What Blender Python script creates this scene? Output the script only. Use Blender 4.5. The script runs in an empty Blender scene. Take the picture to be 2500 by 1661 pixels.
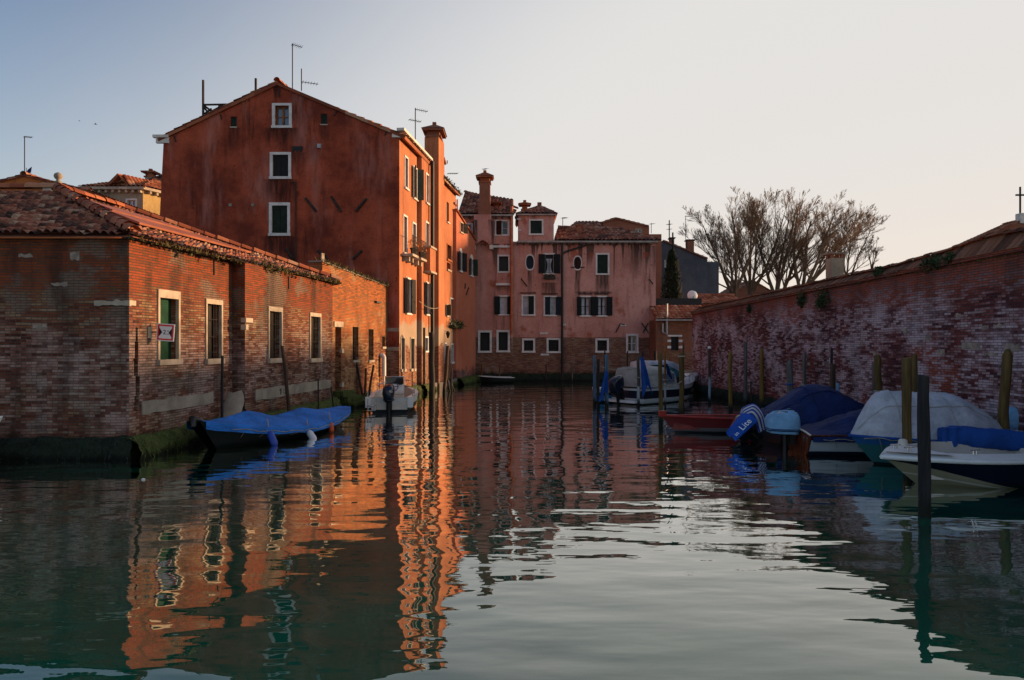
import bpy, math, random
from mathutils import Vector, Matrix, noise
V = Vector
PI = math.pi
random.seed(11)
SC = bpy.context.scene
COL = SC.collection
# ------------------------------------------------------------------ camera model (metres; camera at x=0 y=0, looking along +y)
F, CX, HY, CAMH = 1700.0, 1250.0, 840.0, 2.4
def PX(px, Y): return (px - CX) / F * Y
def PZ(py, Y): return CAMH - (py - HY) / F * Y
def P(px, py, Y): return V((PX(px, Y), Y, PZ(py, Y)))
def rnd(a, b): return random.uniform(a, b)
def lerp(a, b, t): return a + (b - a) * t
def smooth(t):
    t = max(0.0, min(1.0, t)); return t * t * (3 - 2 * t)
def nz(x, y=0.0, z=0.0): return noise.noise(V((x, y, z)))

# ------------------------------------------------------------------ scene graph helpers
ORG = {}
def tag(o, label=None, cat=None, group=None, kind=None):
    if label: o['label'] = label
    if cat: o['category'] = cat
    if group: o['group'] = group
    if kind: o['kind'] = kind
    return o
def thing(name, label, cat, loc, rz=0.0, group=None, local=False):
    o = bpy.data.objects.new(name, None); COL.objects.link(o)
    o.empty_display_size = 0.2
    o.location = loc; o.rotation_euler = (0, 0, rz)
    ORG[o.name] = V((0, 0, 0)) if local else V(loc)
    return tag(o, label, cat, group)

class MB:
    """collects faces; build() links them as one mesh object"""
    def __init__(s): s.v = []; s.f = []; s.sm = []; s.uv = []
    def face(s, pts, sm=False, uv=None):
        i = len(s.v); s.v.extend(V(p) for p in pts)
        s.f.append(tuple(range(i, i + len(pts)))); s.sm.append(sm); s.uv.append(uv)
    def obox(s, o, a, b, c):
        o, a, b, c = V(o), V(a), V(b), V(c)
        if a.cross(b).dot(c) < 0: a, b = b, a
        p = [o, o + a, o + a + b, o + b, o + c, o + a + c, o + a + b + c, o + b + c]
        for q in ((3, 2, 1, 0), (4, 5, 6, 7), (0, 1, 5, 4), (1, 2, 6, 5), (2, 3, 7, 6), (3, 0, 4, 7)):
            s.face([p[k] for k in q])
        return s
    def box(s, x0, x1, y0, y1, z0, z1):
        return s.obox((x0, y0, z0), (x1 - x0, 0, 0), (0, y1 - y0, 0), (0, 0, z1 - z0))
    def prism(s, poly, vec):
        """extrude a planar polygon by vec"""
        poly = [V(p) for p in poly]; vec = V(vec)
        n = V((0, 0, 0))
        for k in range(len(poly)): n += (poly[k] - poly[0]).cross(poly[(k + 1) % len(poly)] - poly[0])
        if n.dot(vec) > 0: poly = poly[::-1]
        top = [p + vec for p in poly]
        s.face(poly); s.face(top[::-1])
        for k in range(len(poly)):
            j = (k + 1) % len(poly)
            s.face([poly[j], poly[k], top[k], top[j]])
        return s
    def mesh(s, verts, faces, sm=True):
        i = len(s.v); s.v.extend(V(p) for p in verts)
        for f in faces:
            s.f.append(tuple(i + k for k in f)); s.sm.append(sm); s.uv.append(None)
    def tube(s, pts, r, n=8, cap=True, sm=True):
        pts = [V(p) for p in pts]; m = len(pts)
        if not hasattr(r, '__len__'): r = [r] * m
        vs = []; ref = None
        for k in range(m):
            t = (pts[min(k + 1, m - 1)] - pts[max(k - 1, 0)])
            t = t.normalized() if t.length > 1e-9 else V((0, 0, 1))
            if ref is None:
                ref = V((1, 0, 0)) if abs(t.x) < 0.8 else V((0, 1, 0))
            a = (ref - t * ref.dot(t)).normalized(); b = t.cross(a); ref = a
            for j in range(n):
                g = 2 * PI * j / n
                vs.append(pts[k] + (a * math.cos(g) + b * math.sin(g)) * r[k])
        fs = []
        for k in range(m - 1):
            for j in range(n):
                q = (j + 1) % n
                fs.append((k * n + j, k * n + q, (k + 1) * n + q, (k + 1) * n + j))
        s.mesh(vs, fs, sm)
        if cap:
            s.face([vs[j] for j in range(n)][::-1]); s.face(vs[(m - 1) * n:])
        return s
    def lathe(s, prof, c, n=16, sm=True):
        c = V(c)
        return s.tube([c + V((0, 0, z)) for r, z in prof], [max(r, 1e-4) for r, z in prof], n, True, sm)
    def grid(s, fn, nu, nv, sm=True, flip=False):
        vs = [fn(i / nu, j / nv) for j in range(nv + 1) for i in range(nu + 1)]
        fs = []
        for j in range(nv):
            for i in range(nu):
                q = (j * (nu + 1) + i, j * (nu + 1) + i + 1, (j + 1) * (nu + 1) + i + 1, (j + 1) * (nu + 1) + i)
                fs.append(q[::-1] if flip else q)
        s.mesh(vs, fs, sm)
        return s
    def ball(s, c, rx, ry, rz, n=12, m=8, jit=0.0, seed=0):
        c = V(c)
        def fn(u, v):
            a = 2 * PI * u; b = PI * (v - 0.5)
            d = V((math.cos(a) * math.cos(b), math.sin(a) * math.cos(b), math.sin(b)))
            k = 1 + jit * nz(d.x * 1.7 + seed, d.y * 1.7, d.z * 1.7)
            return c + V((d.x * rx, d.y * ry, d.z * rz)) * k
        return s.grid(fn, n, m)
    def build(s, name, mat, parent=None, origin=None, label=None, cat=None, group=None, kind=None):
        me = bpy.data.meshes.new(name)
        if parent is not None: org = ORG[parent.name]
        elif origin is not None: org = V(origin)
        else:
            xs = [p.x for p in s.v]; ys = [p.y for p in s.v]; zs = [p.z for p in s.v]
            org = V(((min(xs) + max(xs)) / 2, (min(ys) + max(ys)) / 2, min(zs)))
        me.from_pydata([p - org for p in s.v], [], s.f)
        me.polygons.foreach_set('use_smooth', s.sm)
        uvl = me.uv_layers.new(name='UVMap')
        data = []
        for f, uv, poly in zip(s.f, s.uv, me.polygons):
            if uv is not None:
                for q in uv: data.extend(q)
                continue
            n = poly.normal
            if abs(n.z) > 0.8:
                for k in f: data.extend((s.v[k].x, s.v[k].y))
            else:
                t = V((-n.y, n.x, 0)); t = t.normalized() if t.length > 1e-6 else V((1, 0, 0))
                for k in f: data.extend((s.v[k].dot(t), s.v[k].z))
        uvl.data.foreach_set('uv', data)
        me.materials.append(mat); me.update()
        o = bpy.data.objects.new(name, me); COL.objects.link(o)
        ORG[o.name] = org
        if parent is not None: o.parent = parent
        else: o.location = org
        return tag(o, label, cat, group, kind)

def clip_poly(poly, planes):
    """Sutherland-Hodgman; planes: (a,b,c) keep a*u+b*v<=c"""
    for a, b, c in planes:
        out = []
        for k in range(len(poly)):
            p, q = poly[k], poly[(k + 1) % len(poly)]
            dp, dq = a * p[0] + b * p[1] - c, a * q[0] + b * q[1] - c
            if dp <= 1e-9: out.append(p)
            if (dp < -1e-9 and dq > 1e-9) or (dp > 1e-9 and dq < -1e-9):
                t = dp / (dp - dq); out.append((lerp(p[0], q[0], t), lerp(p[1], q[1], t)))
        poly = out
        if len(poly) < 3: return []
    return poly

class Fac:
    """a vertical wall plane: u runs along d, v is height, w comes out of the wall"""
    def __init__(s, p0, d):
        s.p = V((p0[0], p0[1])); s.d = V((d[0], d[1])).normalized(); s.n = V((s.d.y, -s.d.x))
    def pt(s, u, v, w=0.0):
        q = s.p + s.d * u + s.n * w
        return V((q.x, q.y, v))
    def u(s, px):
        r = (px - CX) / F
        return (r * s.p.y - s.p.x) / (s.d.x - r * s.d.y)
    def Y(s, px): return s.p.y + s.u(px) * s.d.y
    def v(s, px, py): return PZ(py, s.Y(px))
    def hole(s, x0, x1, y0, y1, depth=0.22, xr=None):
        """pixel rectangle measured at its left edge -> (u0,u1,v0,v1,depth)"""
        r = xr if xr is not None else x0
        a, b = s.u(x0), s.u(x1)
        return (min(a, b), max(a, b), s.v(r, y1), s.v(r, y0), depth)
    def box(s, mb, u0, u1, v0, v1, w0, w1):
        o = s.pt(u0, v0, w0)
        mb.obox(o, s.pt(u1, v0, w0) - o, s.pt(u0, v0, w1) - o, V((0, 0, v1 - v0)))
        return mb
    def quad(s, mb, u0, u1, v0, v1, w):
        mb.face([s.pt(u0, v0, w), s.pt(u1, v0, w), s.pt(u1, v1, w), s.pt(u0, v1, w)])
    def wall(s, mb, u0, u1, v0, v1, holes=(), planes=()):
        us = sorted(set([u0, u1] + [x for h in holes for x in h[:2]]))
        vs = sorted(set([v0, v1] + [x for h in holes for x in h[2:4]]))
        us = [x for x in us if u0 - 1e-6 <= x <= u1 + 1e-6]; vs = [x for x in vs if v0 - 1e-6 <= x <= v1 + 1e-6]
        for i in range(len(us) - 1):
            for j in range(len(vs) - 1):
                cu, cv = (us[i] + us[i + 1]) / 2, (vs[j] + vs[j + 1]) / 2
                if any(h[0] < cu < h[1] and h[2] < cv < h[3] for h in holes): continue
                poly = clip_poly([(us[i], vs[j]), (us[i + 1], vs[j]), (us[i + 1], vs[j + 1]), (us[i], vs[j + 1])], planes)
                if poly: mb.face([s.pt(a, b) for a, b in poly])
        for a, b, c, d, dep in holes:
            for q in (((a, c), (a, d)), ((b, d), (b, c)), ((a, d), (b, d)), ((b, c), (a, c))):
                (p, r) = q
                mb.face([s.pt(*p), s.pt(*r), s.pt(r[0], r[1], -dep), s.pt(p[0], p[1], -dep)])
        return mb
WAVE, WATER_IOR, WATER_K, WATER_C = (0.034, 0.0125, 0.0028), 1.33, 2.5, (0.001, 0.105, 0.058)
SUN_AZ, SUN_EL, SUN_E, SUN_ANG, SUN_C = 68.0, 6.2, 4.4, 5.0, (1.0, 0.58, 0.28)
SKY, SKY_S, EXPO = (1.0, 1.5, 1.5), 0.12, 0.88
VEIL, VEIL_C, SKY_T, PEACH = (-.82, .1), (3.5, 3.44, 3.36), (1.06, 1.02, 1.17), (5.3, 3.9, 2.7)
# ------------------------------------------------------------------ materials
class M:
    def __init__(s, name):
        s.m = bpy.data.materials.new(name); s.m.use_nodes = True
        s.nt = s.m.node_tree; s.nt.nodes.clear()
        s.out = s.nt.nodes.new('ShaderNodeOutputMaterial')
        s.b = s.nt.nodes.new('ShaderNodeBsdfPrincipled')
        s.nt.links.new(s.b.outputs[0], s.out.inputs[0])
        s.b.inputs['Specular IOR Level'].default_value = 0.3
    def node(s, t, **kw):
        n = s.nt.nodes.new('ShaderNode' + t)
        for k, v in kw.items(): setattr(n, k, v)
        return n
    def put(s, sock, val):
        if hasattr(val, 'is_output'): s.nt.links.new(val, sock)
        else:
            if isinstance(val, (tuple, list)) and len(val) == 3 and sock.type == 'RGBA': val = (*val, 1)
            sock.default_value = val
    def pos(s): return s.node('NewGeometry').outputs['Position']
    def uvs(s): return s.node('UVMap', uv_map='UVMap').outputs[0]
    def obj(s): return s.node('TexCoord').outputs['Object']
    def scale(s, vec, k):
        n = s.node('VectorMath', operation='MULTIPLY'); s.put(n.inputs[0], vec); n.inputs[1].default_value = k if hasattr(k, '__len__') else (k, k, k)
        return n.outputs[0]
    def vop(s, op, a, b):
        n = s.node('VectorMath', operation=op); s.put(n.inputs[0], a); s.put(n.inputs[1], b); return n.outputs[0]
    def math(s, op, a, b=0.0, clamp=False):
        n = s.node('Math', operation=op); n.use_clamp = clamp; s.put(n.inputs[0], a); s.put(n.inputs[1], b); return n.outputs[0]
    def noise(s, vec, sc, det=3.0, rough=0.55, out=0):
        n = s.node('TexNoise'); s.put(n.inputs['Vector'], vec); n.inputs['Scale'].default_value = sc
        n.inputs['Detail'].default_value = det; n.inputs['Roughness'].default_value = rough
        return n.outputs[out]
    def ramp(s, fac, stops, mode='LINEAR'):
        n = s.node('ValToRGB'); n.color_ramp.interpolation = mode; e = n.color_ramp.elements
        while len(e) < len(stops): e.new(0.5)
        for k, (p, c) in enumerate(stops):
            e[k].position = p; e[k].color = (*c, 1) if hasattr(c, '__len__') else (c, c, c, 1)
        s.put(n.inputs[0], fac); return n.outputs[0]
    def mix(s, fac, a, b, bt='MIX'):
        n = s.node('Mix', data_type='RGBA', blend_type=bt); s.put(n.inputs[0], fac); s.put(n.inputs[6], a); s.put(n.inputs[7], b)
        return n.outputs[2]
    def step(s, x, a, b):
        n = s.node('MapRange', interpolation_type='SMOOTHSTEP'); s.put(n.inputs[0], x); n.inputs[1].default_value = a; n.inputs[2].default_value = b
        return n.outputs[0]
    def sep(s, vec):
        n = s.node('SeparateXYZ'); s.put(n.inputs[0], vec); return n.outputs
    def bump(s, h, dist=0.02, strength=1.0, normal=None):
        n = s.node('Bump'); n.inputs['Distance'].default_value = dist; n.inputs['Strength'].default_value = strength
        s.put(n.inputs['Height'], h)
        if normal is not None: s.put(n.inputs['Normal'], normal)
        s.put(s.b.inputs['Normal'], n.outputs[0]); return n.outputs[0]
    def done(s, col, rough=0.85, spec=None, metal=None):
        s.put(s.b.inputs['Base Color'], col); s.put(s.b.inputs['Roughness'], rough)
        if spec is not None: s.b.inputs['Specular IOR Level'].default_value = spec
        if metal is not None: s.b.inputs['Metallic'].default_value = metal
        return s.m

def paint(name, c, rough=0.6, var=0.25, sc=3.0, spec=0.3, metal=0.0, bump=0.0):
    m = M(name); p = m.obj()
    f = m.noise(p, sc, 4)
    d = tuple(x * (1 - var) for x in c); l = tuple(min(1, x * (1 + var)) for x in c)
    col = m.mix(m.step(f, 0.3, 0.7), d, l)
    g = m.noise(p, sc * 9, 3)
    col = m.mix(m.math('MULTIPLY', m.step(g, 0.45, 0.8), var * 0.9), col, tuple(x * 0.55 for x in c))
    if bump: m.bump(m.noise(p, sc * 6, 4), bump)
    return m.done(col, rough, spec, metal)

def brick_nodes(m, palette, mortar, bw=0.22, rh=0.058, wob=0.02):
    """returns colour, height fac of an old brick wall laid on the UV map (metres)"""
    uv = m.uvs()
    d = m.noise(uv, 1.1, 2, out=1)
    uv2 = m.vop('ADD', uv, m.scale(m.vop('SUBTRACT', d, (0.5, 0.5, 0.5)), (wob * 2, wob * 2.4, 0)))
    def br(v, w, h):
        n = m.node('TexBrick'); m.put(n.inputs['Vector'], v)
        n.inputs['Scale'].default_value = 1.0; n.inputs['Brick Width'].default_value = w; n.inputs['Row Height'].default_value = h
        n.inputs['Mortar Size'].default_value = 0.009; n.inputs['Mortar Smooth'].default_value = 0.35
        n.inputs['Color1'].default_value = (0, 0, 0, 1); n.inputs['Color2'].default_value = (1, 1, 1, 1); n.inputs['Mortar'].default_value = (0.5, 0.5, 0.5, 1)
        return n
    n = br(uv2, bw, rh)
    # every brick its own value
    sx = m.sep(uv2)
    row = m.math('FLOOR', m.math('DIVIDE', sx[1], rh))
    off = m.math('MULTIPLY', m.math('MODULO', row, 2.0), 0.5)
    cell = m.math('FLOOR', m.math('ADD', m.math('DIVIDE', sx[0], bw), off))
    cb = m.node('CombineXYZ'); m.put(cb.inputs[0], cell); m.put(cb.inputs[1], row)
    wn = m.node('TexWhiteNoise', noise_dimensions='2D'); m.put(wn.inputs['Vector'], cb.outputs[0])
    patch = m.noise(uv, 0.55, 4, 0.6)
    val = m.math('ADD', m.math('MULTIPLY', wn.outputs[0], 0.62), m.math('MULTIPLY', m.step(patch, 0.25, 0.75), 0.38))
    col = m.ramp(val, palette)
    grit = m.noise(uv, 26, 3)
    col = m.mix(m.math('MULTIPLY', m.step(grit, 0.35, 0.75), 0.5), col, m.mix(1.0, col, (0.3, 0.27, 0.27), 'MULTIPLY'))
    col = m.mix(n.outputs['Fac'], col, mortar)
    h = m.math('ADD', m.math('SUBTRACT', 1.0, n.outputs['Fac']), m.math('MULTIPLY', grit, 0.7))
    h = m.math('ADD', h, m.math('MULTIPLY', wn.outputs[0], 0.5))
    m.fac = n.outputs['Fac']
    return uv, col, h, wn.outputs[0]

def grit_(m, uv): return m.noise(uv, 9, 4, .65)
def brick(name, palette, mortar, salt=(0.55, 0.42, 0.42), salt_amt=0.5, salt_z=(0.4, 3.4), moss_z=0.5, moss=(0.018, 0.03, 0.012),
          top=None, top_z=3.3, rh=0.058, soot=0.3, orange=None, patch=None, gain=1.0, salt_lo=.58):
    m = M(name)
    uv, col, h, wn = brick_nodes(m, palette, mortar, rh=rh)
    z = m.sep(m.pos())[2]
    big = m.noise(uv, 0.75, 5, 0.62); mid = m.noise(uv, 2.6, 4, 0.6)
    if top:      # redder brick colour near the top: an edge with its own wandering outline
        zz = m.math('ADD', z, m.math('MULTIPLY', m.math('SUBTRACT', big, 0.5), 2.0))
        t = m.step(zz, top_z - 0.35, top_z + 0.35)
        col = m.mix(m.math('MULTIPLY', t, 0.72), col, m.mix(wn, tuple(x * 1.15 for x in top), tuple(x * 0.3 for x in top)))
    if orange:   # patched bricks
        t = m.step(m.noise(m.vop('ADD', uv, (13.1, 4.2, 0)), 0.42, 3), 0.55, 0.62)
        col = m.mix(m.math('MULTIPLY', t, 0.8), col, m.mix(wn, orange, tuple(x * 0.6 for x in orange)))
    if patch:    # scraps of old render still clinging to the bricks
        pv = m.math('ADD', m.math('MULTIPLY', m.noise(m.vop('ADD', uv, (3.7, 9.1, 0)), .5, 5, .62), .8), m.math('MULTIPLY', mid, .2))
        col = m.mix(m.math('MULTIPLY', m.step(pv, .53, .58), .75), col, m.mix(grit_(m, uv), patch, tuple(x * .55 for x in patch)))
    if top or orange: col = m.mix(m.math('MULTIPLY', m.fac, .75), col, mortar)
    # salt bloom: irregular pale patches, brick by brick
    s = m.math('ADD', m.math('MULTIPLY', big, 0.7), m.math('MULTIPLY', wn, 0.17))
    s = m.math('ADD', s, m.math('ADD', m.math('MULTIPLY', mid, 0.22), m.math('MULTIPLY', grit_(m, uv), .2)))
    sm = m.step(s, salt_lo + .01, salt_lo + .27)
    zb = m.math('MULTIPLY', m.step(z, salt_z[0] - 0.2, salt_z[0] + 0.5), m.math('SUBTRACT', 1.0, m.step(z, salt_z[1] - 0.8, salt_z[1] + 0.6)))
    col = m.mix(m.math('MULTIPLY', m.math('MULTIPLY', sm, zb), salt_amt), col, salt)
    col = m.mix(m.math('MULTIPLY', m.fac, .6), col, mortar)
    if soot:
        st = m.noise(m.scale(uv, (1.3, 0.35, 1)), 1.2, 4, 0.6)
        col = m.mix(m.math('MULTIPLY', m.step(st, 0.46, 0.7), soot), col, (0.03, 0.022, 0.018))
    zm = m.math('ADD', z, m.math('MULTIPLY', m.math('SUBTRACT', mid, 0.5), 0.5))
    mk = m.math('SUBTRACT', 1.0, m.step(zm, moss_z - 0.12, moss_z + 0.12))
    col = m.mix(m.math('MULTIPLY', mk, 0.92), col, m.mix(m.step(m.noise(uv, 7, 3), 0.4, 0.65), tuple(x * 0.35 for x in moss), moss))
    if gain != 1.0: col = m.mix(1.0, col, (gain, gain, gain), 'MULTIPLY')
    m.bump(m.math('ADD', h, m.math('MULTIPLY', mid, 1.2)), 0.025, 1.0)
    return m.done(col, 0.9, 0.2)

def plaster(name, ca, cb, streak=(0.03, 0.02, 0.018), streak_amt=0.5, pale=None, pale_amt=0.4, brick_z=None, palette=None, mortar=(0.2, 0.15, 0.13),
            cement=None, cement_z=None, moss_z=None, wob=0.5, edge=0.06, seed=0.0, rust=None, drip=None, stains=()):
    m = M(name); p0 = m.pos(); p = m.vop('ADD', p0, (seed, seed * 1.7, 0)); z = m.sep(p0)[2]; uv0 = m.uvs()
    big = m.noise(p, 0.35, 5, 0.6); mid = m.noise(p, 1.6, 5, 0.65); fine = m.noise(p, 14, 4, 0.6)
    v = m.math('ADD', m.math('MULTIPLY', big, 0.65), m.math('MULTIPLY', mid, 0.35))
    col = m.mix(m.step(v, 0.36, 0.64), ca, cb)
    col = m.mix(m.math('MULTIPLY', m.step(fine, 0.42, 0.72), 0.35), col, tuple(x * 0.5 for x in ca))
    sv = m.noise(m.scale(p, (1, 1, 0.1)), 1.9, 5, 0.65)
    col = m.mix(m.math('MULTIPLY', m.step(sv, 0.54, 0.72), streak_amt), col, streak)
    spots = m.noise(p, 3.2, 2, 0.7)
    col = m.mix(m.math('MULTIPLY', m.step(spots, 0.66, 0.72), streak_amt * 0.7), col, tuple(x * 0.35 for x in ca))
    if pale:
        pv = m.noise(m.scale(m.vop('ADD', p, (7.3, 2.1, 4)), (1, 1, 0.22)), 0.9, 5, 0.65)
        col = m.mix(m.math('MULTIPLY', m.step(pv, 0.5, 0.72), pale_amt), col, pale)
    if drip:      # long runs of soot under the eaves
        zt, ln, fr = drip; sx = m.sep(p0)
        r = m.math('MULTIPLY', m.step(m.noise(m.scale(p0, (1, 1, 0.04)), fr, 3, .6), .5, .66), m.noise(m.scale(p0, (1, 1, 0)), fr * .37, 2))
        d = m.math('SUBTRACT', zt, z)
        k = m.math('SUBTRACT', 1.0, m.step(m.math('DIVIDE', d, m.math('ADD', m.math('MULTIPLY', r, ln * 2.2), .02)), .25, 1.0))
        col = m.mix(m.math('MULTIPLY', m.math('MULTIPLY', k, .85), m.math('GREATER_THAN', d, 0.0)), col, streak)
    for cx, hwid, zt, ln, am in stains:      # run-off under sills: starts at the sill, ragged and fading downwards
        sx = m.sep(p0)[0]; d = m.math('SUBTRACT', zt, z)
        w = m.math('SUBTRACT', 1.0, m.step(m.math('ABSOLUTE', m.math('SUBTRACT', sx, cx)), hwid * .6, hwid * 1.25))
        f = m.math('SUBTRACT', 1.0, m.step(m.math('ADD', d, m.math('MULTIPLY', m.math('SUBTRACT', sv, .5), ln * 3.0)), ln * .15, ln))
        k = m.math('MULTIPLY', m.math('MULTIPLY', w, f), m.math('GREATER_THAN', d, 0.0))
        k = m.math('MULTIPLY', k, m.math('ADD', .45, m.math('MULTIPLY', m.step(m.noise(m.scale(p, (1, 1, .12)), 7, 3), .3, .6), .55)))
        col = m.mix(m.math('MULTIPLY', k, am), col, streak)
    if rust:      # iron-red blotches where an older coat shows
        rv = m.noise(m.vop('ADD', p, (3.3, 8.1, 1.7)), .55, 4, .6)
        col = m.mix(m.math('MULTIPLY', m.step(rv, .58, .66), .7), col, rust)
    h = m.math('ADD', m.math('MULTIPLY', fine, 0.6), m.math('MULTIPLY', mid, 1.5))
    if cement:
        zz = m.math('ADD', z, m.math('MULTIPLY', m.math('SUBTRACT', m.noise(p, 0.9, 4), 0.5), 1.6))
        k = m.math('SUBTRACT', 1.0, m.step(zz, cement_z - 0.15, cement_z + 0.15))
        col = m.mix(m.math('MULTIPLY', k, 0.85), col, m.mix(mid, tuple(x * 0.6 for x in cement), cement))
    if brick_z is not None:
        uv, bc, bh, wn = brick_nodes(m, palette, mortar)
        zz = m.math('ADD', z, m.math('MULTIPLY', m.math('SUBTRACT', m.noise(p, 1.1, 5, 0.65), 0.5), wob * 2))
        k = m.math('SUBTRACT', 1.0, m.step(zz, brick_z - edge, brick_z + edge))
        sal = m.step(m.noise(uv, 0.9, 5, 0.65), 0.5, 0.7)
        bc = m.mix(m.math('MULTIPLY', sal, 0.35), bc, (0.33, 0.25, 0.24))
        col = m.mix(k, col, bc)
        h = m.math('ADD', h, m.math('MULTIPLY', k, m.math('SUBTRACT', bh, 1.6)))
    if moss_z is not None:
        zz = m.math('ADD', z, m.math('MULTIPLY', m.math('SUBTRACT', mid, 0.5), 0.7))
        k = m.math('SUBTRACT', 1.0, m.step(zz, moss_z - 0.15, moss_z + 0.15))
        col = m.mix(m.math('MULTIPLY', k, 0.92), col, m.mix(m.step(m.noise(p, 6, 3), 0.4, 0.65), (0.006, 0.008, 0.005), (0.02, 0.03, 0.012)))
    m.bump(h, 0.015, 0.8)
    return m.done(col, 0.92, 0.15)

def tiles(name, stops, lichen=0.35, dark=(0.02, 0.016, 0.014)):
    m = M(name); uv = m.uvs()
    fl = m.node('VectorMath', operation='FLOOR'); m.put(fl.inputs[0], uv)
    wn = m.node('TexWhiteNoise', noise_dimensions='2D'); m.put(wn.inputs['Vector'], fl.outputs[0])
    col = m.ramp(wn.outputs[0], stops)
    p = m.pos()
    a = m.noise(p, 1.2, 5, 0.65); b = m.noise(p, 9, 4, 0.6)
    k = m.math('ADD', m.math('MULTIPLY', a, 0.6), m.math('MULTIPLY', b, 0.4))
    col = m.mix(m.math('MULTIPLY', m.step(k, 0.48, 0.66), lichen), col, dark)
    col = m.mix(m.math('MULTIPLY', m.step(m.noise(p, 22, 3), 0.5, 0.8), 0.4), col, tuple(x * 2.2 for x in dark))
    m.bump(b, 0.01)
    return m.done(col, 0.9, 0.2)

def wood(name, c, rough=0.8, grain=0.5, sc=6.0):
    m = M(name); p = m.obj()
    g = m.noise(m.scale(p, (1, 1, 0.08)), sc * 3, 5, 0.65); b = m.noise(p, 1.5, 4)
    col = m.mix(m.step(g, 0.35, 0.7), tuple(x * (1 - grain) for x in c), tuple(x * (1 + grain * 0.5) for x in c))
    col = m.mix(m.math('MULTIPLY', m.step(b, 0.45, 0.7), 0.45), col, tuple(x * 0.4 for x in c))
    m.bump(g, 0.01)
    return m.done(col, rough, 0.2)

def pole_wood(name, c, wet=(0.012, 0.014, 0.01), band=None, band_z=(0.35, 1.0)):
    m = M(name); p = m.obj(); z = m.sep(p)[2]
    g = m.noise(m.scale(p, (1, 1, 0.06)), 16, 5, 0.65); b = m.noise(p, 1.3, 4)
    col = m.mix(m.step(g, 0.35, 0.7), tuple(x * 0.55 for x in c), tuple(x * 1.25 for x in c))
    col = m.mix(m.math('MULTIPLY', m.step(b, 0.45, 0.7), 0.5), col, tuple(x * 0.4 for x in c))
    zz = m.math('ADD', z, m.math('MULTIPLY', m.math('SUBTRACT', g, 0.5), 0.3))
    if band:
        k = m.math('MULTIPLY', m.step(zz, band_z[0] - .03, band_z[0] + .03), m.math('SUBTRACT', 1.0, m.step(zz, band_z[1] - .03, band_z[1] + .03)))
        col = m.mix(m.math('MULTIPLY', k, 0.85), col, m.mix(b, band, tuple(x * 0.6 for x in band)))
    col = m.mix(m.math('SUBTRACT', 1.0, m.step(zz, 0.1, 0.4)), col, wet)
    m.bump(g, 0.012)
    return m.done(col, 0.8, 0.25)

def louvre(name, c, pitch=0.06, rough=0.5):
    m = M(name); z = m.sep(m.pos())[2]
    t = m.math('FRACT', m.math('DIVIDE', z, pitch))
    b = m.noise(m.pos(), 3.0, 4)
    col = m.mix(m.step(b, 0.3, 0.75), tuple(x * 0.65 for x in c), c)
    m.bump(t, 0.02, 1.0)
    return m.done(col, rough, 0.3)

def bands(name, stops, rough=0.3, spec=0.5):
    """boat paint: colours by height above the water, stops = [(z_from, colour)]"""
    m = M(name); z = m.sep(m.obj())[2]
    t = m.math('DIVIDE', m.math('ADD', z, 0.5), 2.0)
    col = m.ramp(t, [(max(0, min(1, (a + 0.5) / 2.0)), c) for a, c in stops], 'CONSTANT')
    b = m.noise(m.obj(), 2.5, 5)
    col = m.mix(m.math('MULTIPLY', m.step(b, 0.45, 0.8), 0.3), col, m.mix(1.0, col, (0.55, 0.52, 0.48), 'MULTIPLY'))
    return m.done(col, m.math('ADD', rough, m.math('MULTIPLY', b, 0.15)), spec)

def mossy(name, lo, mid, hi):
    m = M(name); p = m.pos()
    a = m.noise(p, 2.2, 5, .65); b = m.noise(m.scale(p, (1, 1, .5)), 13, 4, .7)
    k = m.math('ADD', m.math('MULTIPLY', a, .55), m.math('MULTIPLY', b, .45))
    col = m.ramp(k, [(.36, lo), (.5, mid), (.62, mid), (.72, hi)])
    z = m.sep(p)[2]; wet = m.math('SUBTRACT', 1.0, m.step(m.math('ADD', z, m.math('MULTIPLY', a, .2)), .12, .3))
    col = m.mix(m.math('MULTIPLY', wet, .85), col, (.004, .005, .004))
    m.bump(m.math('ADD', b, a), .08)
    return m.done(col, .85, .2)

def canvas(name, c, rough=0.75, fold=0.012):
    m = M(name); p = m.obj()
    b = m.noise(p, 2.2, 4); w = m.noise(m.scale(p, (1.0, 2.2, 1.4)), 3.4, 5, 0.6)
    col = m.mix(m.step(b, 0.3, 0.7), tuple(x * 0.72 for x in c), tuple(min(1, x * 1.12) for x in c))
    col = m.mix(m.math('MULTIPLY', m.step(m.noise(p, 7, 4), 0.55, 0.8), 0.25), col, tuple(x * 0.5 for x in c))
    m.bump(m.math('ADD', w, m.math('MULTIPLY', m.noise(p, 30, 2), 0.06)), fold * 6)
    return m.done(col, rough, 0.25)

PAL_LEFT = [(0.0, (0.03, 0.012, 0.01)), (0.2, (0.13, 0.036, 0.02)), (0.42, (0.24, 0.07, 0.034)), (0.62, (0.3, 0.12, 0.06)), (0.8, (0.3, 0.19, 0.09)), (1.0, (0.4, 0.3, 0.18))]
PAL_DARK = [(0.0, (0.035, 0.018, 0.014)), (0.25, (0.13, 0.045, 0.028)), (0.5, (0.24, 0.085, 0.05)), (0.75, (0.29, 0.17, 0.1)), (1.0, (0.34, 0.28, 0.2))]
PAL_RED = [(0.0, (0.03, 0.01, 0.014)), (0.3, (0.13, 0.03, 0.03)), (0.6, (0.25, 0.06, 0.045)), (0.85, (0.3, 0.13, 0.1)), (1.0, (0.42, 0.33, 0.28))]

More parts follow.
